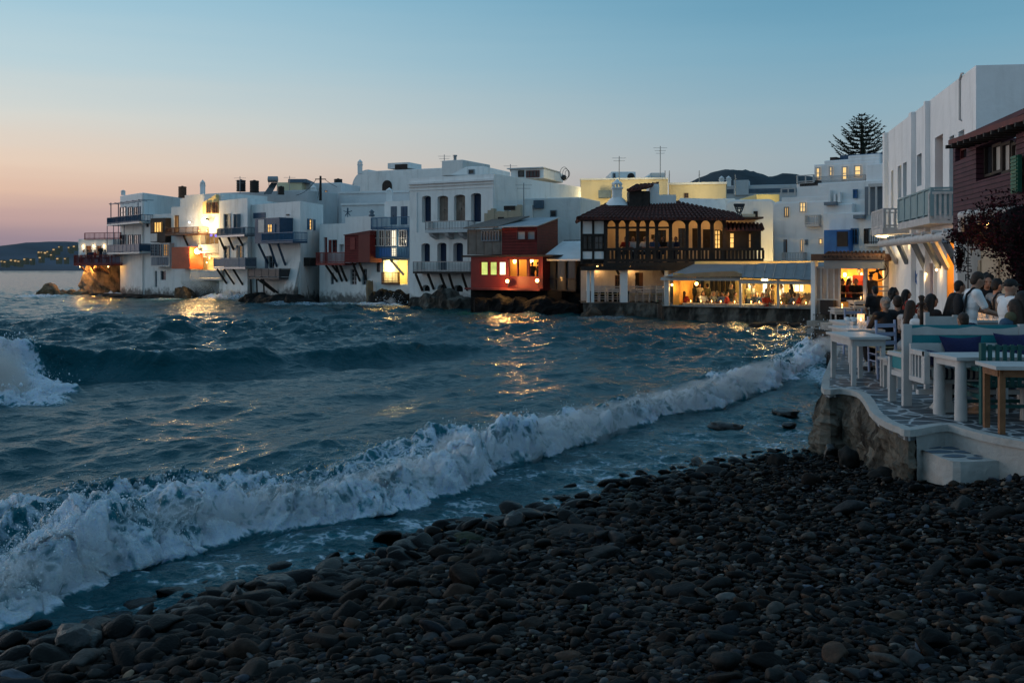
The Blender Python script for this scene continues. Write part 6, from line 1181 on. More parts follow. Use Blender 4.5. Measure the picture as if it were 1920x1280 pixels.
for px in (1584, 1614): p = fk.P(px, 519, .1); MB().lathe([(.04,0),(.07,.06),(.05,.16)], p, 8).build('wall_lamp', M['bulb_warm'], T); lamp(p+fk.Nn*.2, 20, (1,.56,.16), .06)
lamp(f.P(1605, 508, -1.6), 40, (1,.56,.16), .2); lamp(f.P(1640, 508, -1.6), 38, (1,.56,.16), .2)
MB().box(f.u(1619), f.u(1625), -.15, .05, zd, f.z(1622,504), f).build('column', M['white_wood'], T); m = MB()
for y in (538, 546, 560): m.box(f.u(1622), f.u(1656), -.6, -.55, f.z(1640,y)-.03, f.z(1640,y)+.03, f)
m.build('rail', M['white_wood'], T)
t = thing('wall_fan', 'black fan hanging in the orange lit room by the white corner', 'fan', fk.P(1645, 505, .6)); c = f.P(1645, 508, -.8); mb = MB()
for k_ in range(4): a = k_*math.pi/2+.4; mb.add([c, c+f.U*math.cos(a-.3)*.32+Vector((0,0,math.sin(a-.3)*.32)), c+f.U*math.cos(a+.3)*.34+Vector((0,0,math.sin(a+.3)*.34))], [(0,1,2)])
mb.tube([c+f.U*math.cos(a)*.38+Vector((0,0,math.sin(a)*.38)) for a in [2*math.pi*k_/16 for k_ in range(17)]], .02, 5).ball(c, .07).build('blades', M['black_plastic'], t)
# glazed corner
gl_ = MB(); g_ = thing('glass_screen', 'clear plastic and glass windbreak enclosing the corner of the restaurant', 'screen', W(1553, 580, 36)); z0, z1 = zd-.02, f.z(1550,500)
for x in (1531, 1541, 1553, 1565, 1575): gl_.box(f.u(x), f.u(x)+.06, .1, .16, z0, z1, f)
gl_.box(f.u(1531), f.u(1576), .1, .17, z0+.5, z0+.56, f); gl_.box(f.u(1531), f.u(1576), .1, .17, z1-.06, z1, f); gl_.build('frame', M['log_white'], g_); mat('hazy_glass', (.42,.34,.29), .3, .15, 2, .3, 4); M['hazy_glass'].node_tree.nodes['Principled BSDF'].inputs['Alpha'].default_value = .82
MB().box(f.u(1531.5), f.u(1575.5), .12, .13, z0, z1-.06, f).build('panes', M['hazy_glass'], g_)
MB().box(f.u(1526), f.u(1534), .0, .3, -.3, f.z(1530,490), f).build('corner_post', M['whitewash_clean'], T); MB().box(f.u(1528), f.u(1577), .3, .8, zd-.45, zd-.25, f).box(f.u(1540), f.u(1600), .3, 1.4, zd-.7, zd-.5, f).build('steps', M['concrete'], T)
MB().box(f.u(1547), f.u(1572), .2, .5, zd-.02, zd+.5, f).build('planter', M['dark_wood'], T)
# a few diners inside, and candles
for i, (px, w, ps, tp, hr_, lab) in enumerate(((1592,-1.0,'sit','cloth_red','hair_brown','woman with a red scarf sitting in the orange lit room'),(1605,-.9,'sit','cloth_black','hair_black','person in black sitting beside the red scarfed woman'),(1579,-.8,'sit','cloth_black','hair_black','dark figure at the left edge of the orange room'),(1611,-2.0,'stand','cloth_red','hair_black','waiter at the back of the orange lit room'))):
    p = f.P(px, 560, w); person_far((p.x, p.y, zd), ps, face=2.6 if i % 2 else -2.4, top=tp, hair=hr_, style='long' if i == 0 else 'short', label=lab, lod=1, scale=.95)
p = f.P(1633, 560, -.2); person_far((p.x, p.y, .98), 'stand', face=0, top='cloth_brown', hair='hair_cap', style='cap', label='man in brown seen from behind on the restaurant step', lod=1, scale=.90)
for i, (px, py, w) in enumerate(((1614,558,.1),(1620,568,.1),(1579,571,.6),(1579,577,.7))): p = f.P(px, py, w); candle(p.x, p.y, p.z-.1, 'candle glowing in front of the orange room, %s from the right' % ordn[3-i], .12, .05, 1.5, False, 1.5); t_ = copy_tree(tb0); t_.location = (p.x, p.y+.15, p.z-.1-.745); tag(t_, 'small table carrying the %s candle from the right before the orange room' % ordn[3-i], 'table', 'tables by the orange room')

# ------------------------------------------------------------------ 14  white building along the right
f = Fac(1662, 37, 1830, 24.5); T = thing('long_white_building', 'long white two storey building receding along the terrace at right', 'building', f.pt(f.L, 0, .9)); zt = 4.95+2.8
hs = [(1671,320,1675,392),(1683,311,1690,371),(1693,305,1700,371),(1704,300,1708,356),(1719,289,1728,349),(1753,255,1768,362),(1780,255,1789,362),(1797,245,1808,259),(1724,507,1738,570),(1740,493,1750,570),(1751,500,1757,570),(1775,452,1796,575)]
rect = [f.rect(*h) for h in hs]; rect = [(a, b, max(c, 1.0) if h[1] > 400 else c, d) for (a, b, c, d), h in zip(rect, hs)]; mb = MB(); wall_face(mb, f, 0, f.L, -.2, zt, rect, .35)
g = f.pt(f.L, 0, 0); mb.add([g+Vector((0,0,-.2)), g+Vector((9,-1.2,-.2)), g+Vector((9,-1.2,zt)), g+Vector((0,0,zt))], [(0,1,2,3)]); mb.add([f.pt(0,0,zt), f.pt(f.L,0,zt), g+Vector((9,-1.2,zt)), f.pt(0,-9,zt)], [(0,1,2,3)]); mb.add([f.pt(0,0,-.2), f.pt(0,-9,-.2), f.pt(0,-9,zt), f.pt(0,0,zt)], [(0,1,2,3)]); weld(mb.build('wall', M['whitewash_clean'], T, fix=False), .05)
m = MB()
for a, b in ((1662.3,1665.5),(1712,1717),(1741,1744)): MB().box(f.u(a), f.u(b), .002, .14, 1.0, zt-.02, f).build('pilaster', M['whitewash_clean'], T)
for i in (0, 1, 2, 3, 4, 7): window(T, f, *hs[i], frame='grey_frame', nx=1, ny=3, w=-.2)
door(T, f, 1753, 255, 1768, 362, 'brown_door', w=-.25) if 'brown_door' in M else door(T, f, 1753, 255, 1768, 362, 'orange_tin', w=-.25); door(T, f, 1780, 255, 1789, 362, 'dark_wood', w=-.25)
for (h, mm) in ((8,'pink_white'),(9,'lavender'),(10,'pink_white')):
    a, b, c, d = rect[h]; MB().box(a, b, -.33, -.25, c, d, f).build('door', M['lavender_paint'] if mm == 'lavender' else M[mm], T)
mat('lavender', (.30,.24,.42), .7)
a, b, c, d = rect[11]; MB().box(a-.6, b+.6, -2.3, -2.2, 1.0, 3.6, f).box(b+.5, b+.6, -2.2, -.36, 1.0, 3.6, f).box(a-.6, b+.6, -2.2, -.36, 3.5, 3.6, f).build('orange_room', M['orange_wall'], T); MB().box(a+.004, a+.04, -2.2, -.01, 1.0, d-.01, f).build('jamb_glow_liner', M['orange_wall'], T); lamp(f.pt((a+b)/2, -1.2, 3.1), 50, (1,.6,.16), .1); lamp(f.pt(b-.35, -.5, 2.9), 30, (1,.58,.15), .1)  # added liner paints orange light onto the jamb; second lamp added to brighten it
for px, py, pw in ((1736,514,4),(1756,506,4)): p = f.P(px, py, .12); MB().ball(p, .035).build('wall_lamp', M['bulb_warm'], T); lamp(p+f.Nn*.07-Vector((0,0,.1)), pw, (1,.62,.25), .03)
m = MB(); c = f.P(1717, 521, .004)
for k in range(5): a = k*1.2566+.5; q = c+f.U*math.cos(a)*.3+Vector((0,0,math.sin(a)*.3)); s_ = f.U*math.cos(a+1.57)*.09+Vector((0,0,math.sin(a+1.57)*.09)); m.extrude([c-s_, c+s_, q], f.Nn*.012)
m.build('painted_star', M['blue_bright'], T)
pp = [f.P(1799,225,.03), f.P(1799,150,.03), f.P(1803,138,.03), f.P(1806,138,.03)]; MB().tube(pp, .025, 6).build('pipe', M['white_wood'], T); wire(T, f.P(1799,224,.05), g+Vector((1.4,-.3,5.6)), .08, .02, 'grey_metal', 'cable')
balcony(T, f, 1683, 362, 1743, 425, .62, 'balcony_teal', 'log_white', pitch=.12, solid=True, slab=.2, post=.09); u1 = f.u(1743, .62); mb = MB()
for k in range(5): w = .1+k*.13; mb.beam(f.pt(u1, w, f.z(1743,425,.62)+.2), f.pt(u1, w, f.z(1743,362,.62)), .06, .06, (0,1,0))
mb.beam(f.pt(u1,0,f.z(1743,362,.62)), f.pt(u1,.62,f.z(1743,362,.62)), .09, .07).build('end_rail', M['log_white'], T)
balcony(T, f, 1634, 394, 1655, 440, .95, 'log_white', 'log_white', pitch=.16, slab=.18, post=.09, bal=.025)
for (xt, yt), (xf, yf), mm in (((1661,452),(1681,492),'log_white'),((1684,456),(1700,492),'grey_frame'),((1712,454),(1737,506),'grey_frame'),((1735,452),(1761,500),'grey_frame'),((1750,452),(1776,502),'log_white'),((1771,450),(1794,494),'grey_frame')):
    MB().beam(f.P(xt,yt,.55), f.P(xf,yf,.03), .12, .14).build('bracket', M[mm], T)
p = f.P(1663, 444, .45); l_ = MB().beam(f.P(1645,443,.7), f.P(1664,444,.5), .08, .04).build('strip_lamp', M['bulb'], T); lamp(p-Vector((0,0,.3)), 40, (1,.74,.36), .15); lamp(f.P(1690, 462, .35), 10, (1,.7,.36), .1)
t = thing('log_beam', 'long pale round log carrying the pergola along the white building', 'beam', W(1677,454,32)); MB().tube([W(1652,457,33.5), W(1720,449,28.4), W(1800,440.5,24.4), W(1868,432.5,21.8)], .12, 12).build('log', M['log_white'], t); m = MB()
for k in range(11): q = W(1660,455,33)+(W(1860,433,22)-W(1660,455,33))*(k/10); m.bar(q+Vector((-.18,.02,.12)), q+Vector((1.3,-.2,.14)), .06, n=8)
m.build('cross_logs', M['log_white'], t)
# burgundy timber house
fw = Fac(1787, 22, 1960, 16.6); T = thing('burgundy_house', 'burgundy boarded upper storey jutting out with a row of pale windows', 'house', fw.pt(0, 0, 3.5)); z0, z1 = 3.52, 5.6
mb = MB(); hw_ = [fw.rect(1791,275,1812,300), fw.rect(1830,262,1905,330)]; wall_face(mb, fw, 0, fw.L, z0, z1, hw_, .25); mb.box(0, .12, -3, -.26, z0, z1, fw); mb.box(.12, fw.L, -3, -.3, z0-.1, z0-.002, fw); mb.build('wall', M['burgundy_boards'], T, fix=False)
mat('pane_pale', (.42,.40,.37), .35, .1, 1); window(T, fw, 1791, 275, 1812, 300, 'dark_window', 'red_dark', 1, 1); window(T, fw, 1830, 262, 1852, 330, 'dark_window', 'dark_wood', 1, 1, w=-.18)
for a in (1853, 1870, 1888): window(T, fw, a, 266 if a > 1860 else 269, a+16.4, 325, 'pane_pale', 'dark_wood', 1, 1, w=-.1)
A, B_ = fw.P(1778,272,.4), fw.P(1962,212,.4); up = Vector((0,0,.5)); MB().hexa([A, B_, B_-fw.Nn*3.4+up, A-fw.Nn*3.4+up]+[q+Vector((0,0,.1)) for q in (A, B_, B_-fw.Nn*3.4+up, A-fw.Nn*3.4+up)]).build('roof', M['red_dark'], T)
m = MB()
for k in range(14): q = A+(B_-A)*(k/13); m.beam(q-Vector((0,0,.04))+fw.Nn*.05, q-Vector((0,0,.04))-fw.Nn*.5, .07, .07)
m.build('rafter_ends', M['dark_wood'], T); m = MB().box(fw.u(1909), fw.u(1922), .05, .12, fw.z(1915,362), fw.z(1915,292), fw)
for k in range(10): z = fw.z(1915,360)+k*.066; m.box(fw.u(1910), fw.u(1921), .12, .14, z, z+.045, fw)
m.build('green_shutter', M['green_paint'] if 'green_paint' in M else M['teal_dark'], T)
t = thing('spot_rail', 'pale log rail with small spotlights hanging before the burgundy wall', 'rail', W(1802,403,20)); a, b = W(1802,404,19.6), W(1935,391,17.0); MB().bar(a, b, .075, n=10).bar(a, a-Vector((0,0,.32)), .055, n=8).build('log', M['log_white'], t)
for px, d in ((1821,19.2),(1842,18.8),(1863,18.4),(1877,18.2),(1897,17.7)):
    q = a+(b-a)*((px-1802)/133); s_ = MB().bar(q+Vector((0,0,.09)), q-Vector((.05,0,.2)), .045, n=8).build('spotlight', M['log_white'], t)
    if px in (1863, 1897): MB().ball(q-Vector((.055,0,.21)), .03).build('bulb', M['bulb_warm'], s_); lamp(q-Vector((.08,0,.3)), 3, (1,.6,.25), .03)
# wall under it with tall panelled doors and the letters
fg = Fac(1800, 23.5, 1960, 16.9); T = thing('beige_wall', 'beige panelled wall under the burgundy storey behind the diners', 'wall', fg.pt(2, -.4, .95)); MB().box(0, fg.L, -.6, -.4, .9, 3.5, fg).build('wall', M['beige_wall'], T)
for a, b in ((1818,1842),(1846,1877),(1881,1918)): d = MB().box(fg.u(a,-.4), fg.u(b,-.4), -.397, -.33, 1.0, 3.0, fg); 
    
for a, b in ((1818,1842),(1846,1877),(1881,1918)):
    d = MB().box(fg.u(a,-.4), fg.u(b,-.4), -.397, -.34, 1.0, 2.95, fg); u0, u1 = fg.u(a,-.4), fg.u(b,-.4)
    for zz, zt_ in ((1.15,1.7),(1.85,2.8)):
        d.box(u0+.12, u1-.12, -.339, -.325, zz, zt_, fg)
    d.build('door', M['beige_wall'], T)
mb = MB().box(fg.u(1797), fg.u(1804), -.4, .1, .9, 3.5, fg).build('pillar', M['whitewash_clean'], T)
lamp(fg.P(1845, 455, .5), 9, (1,.62,.3), .2)
S = thing('letter_sign', 'dark vertical letters N E G R fixed one above another beside the pillar', 'sign', fg.P(1813, 500, .05)); fx = fg.P(1813, 500, .12)
for ch, py in (('N',474),('E',489.5),('G',505),('R',521)):
    cu = bpy.data.curves.new('letter', 'FONT'); cu.body = ch; cu.size = .27; cu.extrude = .02; cu.align_x = 'CENTER'; cu.align_y = 'CENTER'; to = bpy.data.objects.new('tmp', cu); C.objects.link(to); bpy.context.view_layer.update()
    me = bpy.data.meshes.new_from_object(to.evaluated_get(bpy.context.evaluated_depsgraph_get())); bpy.data.objects.remove(to); me.materials.clear(); me.materials.append(M['black_plastic']); o = bpy.data.objects.new('letter', me); C.objects.link(o); o.parent = S
    p = W(1815, py, 18.6); o.location = p-S.location; o.rotation_euler = (R(90), 0, R(-28)); o.scale = (.78, .70, 1)
MB().box(-.008,.008,-.008,.008,-.6,.5).build('rod', M['black_plastic'], None)
_r = bpy.data.objects['rod']; _r.parent = S; _r.location = W(1815, 497, 18.66)-S.location
# bougainvillea
T = thing('bougainvillea', 'dark red bougainvillea hanging over the pergola at the right edge', 'vine', W(1915, 600, 17.5)); rp = random.Random(4); vs, fs = [], []
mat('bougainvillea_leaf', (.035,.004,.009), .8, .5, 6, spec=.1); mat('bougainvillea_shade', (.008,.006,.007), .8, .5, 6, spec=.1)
blobs = [((1799,476,21.5),.10,.28),((1812,442,21),.34,.14),((1840,438,20.5),.5,.20),((1868,432,19),.6,.34),((1893,425,18),.6,.5),((1915,420,17.2),.65,.55),((1799,492,21.4),.08,.20),((1858,450,19.8),.36,.13),((1890,452,18.5),.42,.26),((1912,470,17.5),.42,.55),((1920,520,17.3),.28,.6),((1922,570,17.2),.22,.6),((1845,412,19),.35,.14),((1880,405,18.4),.35,.2)]
for (px, py, d), r_, rz_ in blobs:
    c = W(px, py, d)
    for k in range(int(5200*r_)):
        cl = lambda: max(-1.05, min(1.05, rp.gauss(0,.5))); q = Vector((cl()*r_, cl()*r_, cl()*rz_)); p = c+q; n_ = Vector((rp.gauss(0,1), rp.gauss(0,1), rp.gauss(0,1))).normalized(); s_ = n_.orthogonal().normalized(); u_ = n_.cross(s_); L = rp.uniform(.022,.042); b0 = len(vs); vs.extend([p-s_*L*.5, p+u_*L*.8, p+s_*L*.5, p-u_*L*.8]); fs.append((b0,b0+1,b0+2,b0+3))
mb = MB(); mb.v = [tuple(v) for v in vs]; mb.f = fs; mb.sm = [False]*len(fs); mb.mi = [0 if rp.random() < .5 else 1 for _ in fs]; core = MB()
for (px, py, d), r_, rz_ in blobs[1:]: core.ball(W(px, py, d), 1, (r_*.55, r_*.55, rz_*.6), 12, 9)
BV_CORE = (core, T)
mb.build('foliage', [M['bougainvillea_leaf'], M['bougainvillea_shade']], T, fix=False)
MB().tube([W(1926,640,17.2)-Vector((0,0,.5)), W(1924,560,17.2), W(1918,490,17.3), W(1895,440,18.2), W(1850,445,19.4)], .05, 7).build('stem', M['dark_wood'], T)
# ------------------------------------------------------------------ 15  the terrace
ZT = CH-1.81
m = mat('crazy_paving', (.055,.065,.075), .5, .4, 1.2, .25, 9, .4); t = m.node_tree; b = t.nodes['Principled BSDF']; src = b.inputs['Base Color'].links[0].from_socket
g = N(t, 'ShaderNodeNewGeometry'); nw = N(t, 'ShaderNodeTexNoise'); nw.inputs['Scale'].default_value = 2.2; t.links.new(g.outputs['Position'], nw.inputs['Vector']); sc = N(t, 'ShaderNodeVectorMath', operation='SCALE'); sc.inputs['Scale'].default_value = .35; t.links.new(nw.outputs['Color'], sc.inputs[0]); ad = N(t, 'ShaderNodeVectorMath', operation='ADD'); t.links.new(g.outputs['Position'], ad.inputs[0]); t.links.new(sc.outputs[0], ad.inputs[1])
v = N(t, 'ShaderNodeTexVoronoi', feature='DISTANCE_TO_EDGE'); v.inputs['Scale'].default_value = 2.5; v.inputs['Randomness'].default_value = .9; t.links.new(ad.outputs[0], v.inputs['Vector'])
mr_ = N(t, 'ShaderNodeMapRange', interpolation_type='SMOOTHSTEP'); t.links.new(v.outputs['Distance'], mr_.inputs[0]); mr_.inputs[1].default_value = .028; mr_.inputs[2].default_value = .055
mx = N(t, 'ShaderNodeMixRGB'); t.links.new(mr_.outputs[0], mx.inputs[0]); mx.inputs[1].default_value = (.42,.43,.44,1); t.links.new(src, mx.inputs[2]); t.links.new(mx.outputs[0], b.inputs['Base Color'])
mat('terrace_stone', (.135,.115,.092), .95, .35, 3.0, 1.0, 9, .1, dirt=((.022,.018,.015), .95, 1.9)); wall_mat('kerb_white', (.38,.365,.345), .55, -5, .9)
P2 = lambda px, py: tuple(onz(px, py, ZT)[:2])
far = [(10.72, 35.2), (7.35, 22.6)]
front = [P2(1568,654), P2(1553,690), P2(1545,727), P2(1578,729), P2(1612,736), P2(1628,755), P2(1642,776), P2(1664,790), P2(1688,800), P2(1704,806), P2(1740,800), P2(1779,796), P2(1816,806), P2(1856,816), P2(1925,829), P2(2040,850)]
def smooth_path(p, k=5):
    out = []
    for i in range(len(p)-1):
        a = p[max(i-1,0)]; b = p[i]; c = p[i+1]; d = p[min(i+2,len(p)-1)]
        for j in range(k):
            t = j/k; out.append(tuple(.5*((2*b[q])+(-a[q]+c[q])*t+(2*a[q]-5*b[q]+4*c[q]-d[q])*t*t+(-a[q]+3*b[q]-3*c[q]+d[q])*t**3) for q in (0, 1)))
    return out+[p[-1]]
edge = smooth_path(front)
rest = [(9.2, 8.6), (13.5, 9.5), (13.0, 22.2), (7.45, 22.6)]
fl = MB(); poly = edge+rest; fl.extrude([(x, y, ZT) for x, y in poly], (0,0,-.12)); tag(fl.build('terrace_floor', M['crazy_paving']), kind='structure')
# footing: a real wall of rubble and render under the edge, white rim on top
def rubble(path, ztop, zbot, out, bulge, matn, name, parent=None, seed=0, lev=12, kd=5, amp=.12):
    dense = []
    for a, b in zip(path, path[1:]):
        n = max(1, int(math.hypot(b[0]-a[0], b[1]-a[1])/.03)); dense += [(a[0]+(b[0]-a[0])*k/n, a[1]+(b[1]-a[1])*k/n) for k in range(n)]
    dense.append(path[-1]); V = []; n = len(dense)
    for j in range(lev):
        t = j/(lev-1); z = ztop+(zbot(0)-ztop)*t
        for i, (x, y) in enumerate(dense):
            a, c = dense[max(i-2,0)], dense[min(i+2,n-1)]; tx, ty = c[0]-a[0], c[1]-a[1]; L = math.hypot(tx, ty) or 1; nx, ny = -ty/L*out, tx/L*out
            f1 = 1.2*(mnoise.ridged_multi_fractal(Vector((x*1.5+seed, y*1.5, z*1.9)), .85, 2.2, 7, .9, 2.0)-1.15)+.5*mnoise.fractal(Vector((x*9+seed, y*9, z*9)), 1, 2, 3); f2 = abs(mnoise.noise(Vector((x*1.1+seed, y*1.1+5, z*.8))))
            o = (bulge(i/(n-1))*math.sin(min(t*1.25,1)*math.pi*.55)+amp*f1+.22*f2*bulge(i/(n-1))*t)*min(1, t*5); o = max(o, .012*min(1,t*5)) if amp < .05 else o
            V.append((x+nx*o, y+ny*o, z))
    return MB().add(V, [(j*n+i, j*n+i+1, (j+1)*n+i+1, (j+1)*n+i) for j in range(lev-1) for i in range(n-1)], False).build(name, M[matn], parent)
TW = thing('terrace_wall', 'rough stone and render retaining wall with whitewashed rim under the dining terrace', 'wall', (edge[10][0], edge[10][1], 0))
lefti = edge[:48]; rubble(lefti, ZT-.02, lambda i: -.5, -1, lambda t: .03+.16*math.exp(-((t-.62)/.22)**2), 'terrace_stone', 'rubble_face', TW, 3, 34, amp=.10)
righti = edge[47:]; rubble(righti, ZT-.02, lambda i: .2, -1, lambda t: .02, 'kerb_white', 'rendered_face', TW, 5, 14, amp=.02)
rim = MB(); ring = []
for i, (x, y) in enumerate(edge):
    a, c = edge[max(i-1,0)], edge[min(i+1,len(edge)-1)]; tx, ty = c[0]-a[0], c[1]-a[1]; L = math.hypot(tx, ty) or 1; nx, ny = ty/L, -tx/L; w = .085+.02*mnoise.noise(Vector((x*3, y*3, 0))); o = .015*mnoise.noise(Vector((x*6, y*6, 3)))
    ring.append([Vector((x+nx*(.035+o), y+ny*(.035+o), ZT-.07)), Vector((x+nx*(.03+o), y+ny*(.03+o), ZT+.006)), Vector((x-nx*w, y-ny*w, ZT+.010)), Vector((x-nx*w, y-ny*w, ZT-.05))])
n = len(ring); rim.add([p for r_ in ring for p in r_], [(i*4+k, i*4+(k+1)%4, (i+1)*4+(k+1)%4, (i+1)*4+k) for i in range(n-1) for k in range(4)]); rim.build('white_rim', M['kerb_white'], TW)
# low step in front
S = thing('white_step', 'low whitewashed step with grey paving set below the terrace edge', 'step', (4.9, 10.8, .3)); zs = .745
q = [onz(1701,831,zs), onz(1742,848,zs), onz(1787,864,zs), onz(1845,864,zs), onz(1893,862,zs), Vector((5.45,11.05,zs)), Vector((5.05,11.6,zs)), Vector((4.5,11.35,zs))]; sp_ = smooth_path([tuple(p[:2]) for p in q[:5]], 4)
rubble(sp_, zs, lambda i: .15, -1, lambda t: .02, 'kerb_white', 'rendered_face', S, 9, 7, amp=.035); MB().extrude([(x, y, zs) for x, y in sp_]+[tuple(p) for p in q[5:]], (0,0,-.1)).build('top', M['kerb_white'], S)
pv = MB(); rr = random.Random(5)
for px, py, w, h in ((1735,832,20,2.6),(1772,833,16,2.2),(1748,838,22,2.6),(1790,839,30,2.6),(1763,846,30,3),(1815,846,34,2.8),(1790,854,26,3),(1845,853,22,2.6),(1828,858,16,2),(1866,857,16,2)):
    pts = [onz(px+w*math.cos(a)*rr.uniform(.75,1.05), py+h*math.sin(a)*rr.uniform(.75,1.05), zs+.006) for a in [2*math.pi*k/11 for k in range(11)]]; pv.add(pts, [tuple(range(11))])
pv.build('slate_inlay', M['slate_blue'], S)
# lower walkway behind, its dark sea wall, and steps
Wk = thing('walkway_wall', 'dark unlit sea wall of the walkway between the terrace and the orange restaurant', 'wall', (9, 29, .6)); zk = .60
MB().extrude([(7.3,22.55,zk),(10.7,35.3,zk),(15,36,zk),(13,22.2,zk)], (0,0,-1.2)).build('floor', M['rock_dark'], Wk); rubble([(10.72,35.3),(7.32,22.6)], zk+.02, lambda i: -.5, -1, lambda t: .06, 'rock_dark', 'face', Wk, 21, 9, amp=.16)
MB().box(10.9,13.8,33.0,35.2,.5,.84).box(10.6,13.8,32.2,32.99,.5,.72).build('steps', M['concrete'], Wk)

# ------------------------------------------------------------------ furniture
def put(o, x, y, rz, label, cat=None, group=None, z=ZT): o.location = (x, y, z); o.rotation_euler.z = rz; o['label'] = label; o['category'] = cat or o['category']; return tag(o, group=group)
tA = make_table(.62, 1.25, .75, leg=.062, apron=.1); pA = W(1609, 632, 15.0); put(tA, WX(1609,15.6), 15.65, -.03, 'white square legged table nearest the sea edge of the terrace', 'table', 'white tables along the sea edge')
tB = copy_tree(tA); put(tB, WX(1606,17.3), 17.35, -.05, 'white table with the candle lantern behind the one nearest the sea edge', 'table', 'white tables along the sea edge'); tC = copy_tree(tA); put(tC, WX(1604,19.2), 19.3, -.05, 'third white table along the sea edge, half hidden by the candle', 'table', 'white tables along the sea edge')
candle(WX(1614,16.9), 16.9, ZT+.75, 'tall glass candle lantern on the white table by the sea', .26, .062, 2.4, True, 1.3)
def glass(x, y, z, label): tt = thing('drinking_glass', label, 'glass', (x, y, z), group='glasses on the tables'); MB().lathe([(.028,.0),(.034,.12),(.031,.12),(.026,.008)], (x,y,z), 12).build('tumbler', M['clear_glass'], tt)
for i, (px, d) in enumerate(((1596,17.1),(1622,17.0),(1630,17.3),(1590,17.6))): glass(WX(px,d), d, ZT+.75, 'small clear tumbler on the candle table, %s from the left' % ordn[(1,2,3,0)[i]])
t = thing('folded_napkins', 'crumpled white napkins on the table behind the candle lantern', 'napkins', (WX(1600,18.9), 18.9, ZT+.75)); mb = MB(); r_ = random.Random(2)
for k in range(9): c = Vector((WX(1600,18.9)+r_.uniform(-.12,.12), 18.9+r_.uniform(-.1,.1), ZT+.78+r_.uniform(0,.06))); mb.ball(c, .06, (1,1,.6), 6, 4)
mb.build('cloth', M['cloth_white'], t)
ch = make_chair('chair_lilac', 'lilac_chair')
for sx in (1,): pass
put(ch, WX(1638,18.0), 18.0, math.pi/2+.15, 'lilac blue ladder back chair at the candle table', 'chair', 'lilac blue chairs on the terrace'); c2 = copy_tree(ch); put(c2, WX(1680,15.9), 15.9, -math.pi/2-1.2, 'lilac blue ladder back chair under the woman in black', 'chair', 'lilac blue chairs on the terrace'); c3 = copy_tree(ch); put(c3, WX(1598,20.6), 20.9, .2, 'lilac blue chair farthest along the sea edge', 'chair', 'lilac blue chairs on the terrace')
c4 = copy_tree(ch); put(c4, WX(1660,17.0), 17.05, math.pi, 'lilac blue chair carrying the woman in the black dress', 'chair', 'lilac blue chairs on the terrace')
st = make_table(.30, .32, .46, leg=.05, name='stool'); put(st, WX(1672,14.9), 14.9, .05, 'small white wooden stool beside the white bench end', 'stool')
# long white bench seen from behind
Bx0, Bx1, By = WX(1694,12.95), 7.9, 12.95
t = thing('white_bench', 'long white bench seen from behind with teal bands and scalloped back', 'bench', (6.4, 13.2, ZT)); t['label'] = 'long white bench seen from behind with teal bands and scalloped back'
for x in (Bx0, 6.6, Bx1-.09):
    MB().box(x, x+.11, By, By+.07, ZT, ZT+1.06).build('post', M['white_wood'], t); MB().box(x, x+.09, By+.47, By+.54, ZT, ZT+.6).build('leg', M['white_wood'], t)
MB().box(Bx0+.112, Bx1, By+.02, By+.045, ZT+.82, ZT+.92).build('teal_band', M['teal_paint'], t)
up = []; nn = 90
for k in range(nn+1): x = Bx0+.112+(Bx1-Bx0-.112)*k/nn; ph = (x-Bx0)/.62*math.pi; up.append((x, By+.015, ZT+1.035-.035*abs(math.cos(ph))))
MB().extrude([(Bx0+.112, By+.015, ZT+.923)]+up+[(Bx1, By+.015, ZT+.923)], (0,.03,0)).build('top_board', M['white_wood'], t); MB().extrude([(Bx0+.112, By+.05, ZT+.923)]+[(x, By+.05, ZT+1.05) for x, _, _ in up]+[(Bx1, By+.05, ZT+.923)], (0,.02,0)).build('teal_backing', M['teal_paint'], t)
MB().box(Bx0+.112, Bx1, By+.018, By+.048, ZT+.66, ZT+.817).box(Bx0+.112, Bx1, By+.018, By+.048, ZT+.28, ZT+.42).build('back_boards', M['white_wood'], t); MB().box(Bx0+.112, Bx1, By+.02, By+.044, ZT+.56, ZT+.657).build('teal_band', M['teal_paint'], t); MB().box(Bx0+.112, Bx1, By+.02, By+.044, ZT+.422, ZT+.52).build('teal_band', M['teal_paint'], t)
MB().box(Bx0+.05, Bx1, By+.1, By+.56, ZT+.43, ZT+.47).build('seat', M['white_wood'], t); MB().box(Bx0+.01, Bx0+.1, By+.072, By+.58, ZT+.62, ZT+.67).build('armrest', M['white_wood'], t); MB().box(Bx0+.02, Bx0+.06, By+.075, By+.5, ZT+.36, ZT+.43).build('side_rail', M['white_wood'], t); MB().box(Bx0+.03, Bx0+.05, By+.08, By+.46, ZT+.46, ZT+.615).build('teal_side', M['teal_paint'], t)
# white cushioned bench that faces us, back to back with it
t = thing('cushioned_bench', 'white bench with striped seat cushion facing the camera on trestle feet', 'bench', (6.5, 12.55, ZT)); x0 = WX(1722,12.55); y0 = 12.35
MB().box(x0, 8.2, y0, y0+.5, ZT+.36, ZT+.41).build('seat', M['white_wood'], t); MB().box(x0+.0, 8.2, y0+.44, y0+.49, ZT+.41, ZT+.825).build('backrest', M['white_wood'], t)
a = MB(); a.box(x0-.02, x0+.05, y0-.03, y0+.04, ZT+.36, ZT+.76).box(x0-.02, x0+.05, y0-.02, y0+.44, ZT+.70, ZT+.76).box(x0-.02, x0+.05, y0+.04, y0+.44, ZT+.36, ZT+.42)
for k in range(4): a.beam((x0+.015, y0+.1+k*.1, ZT+.42), (x0+.015, y0+.1+k*.1, ZT+.70), .03, .03, (0,1,0))
a.build('armrest', M['white_wood'], t)
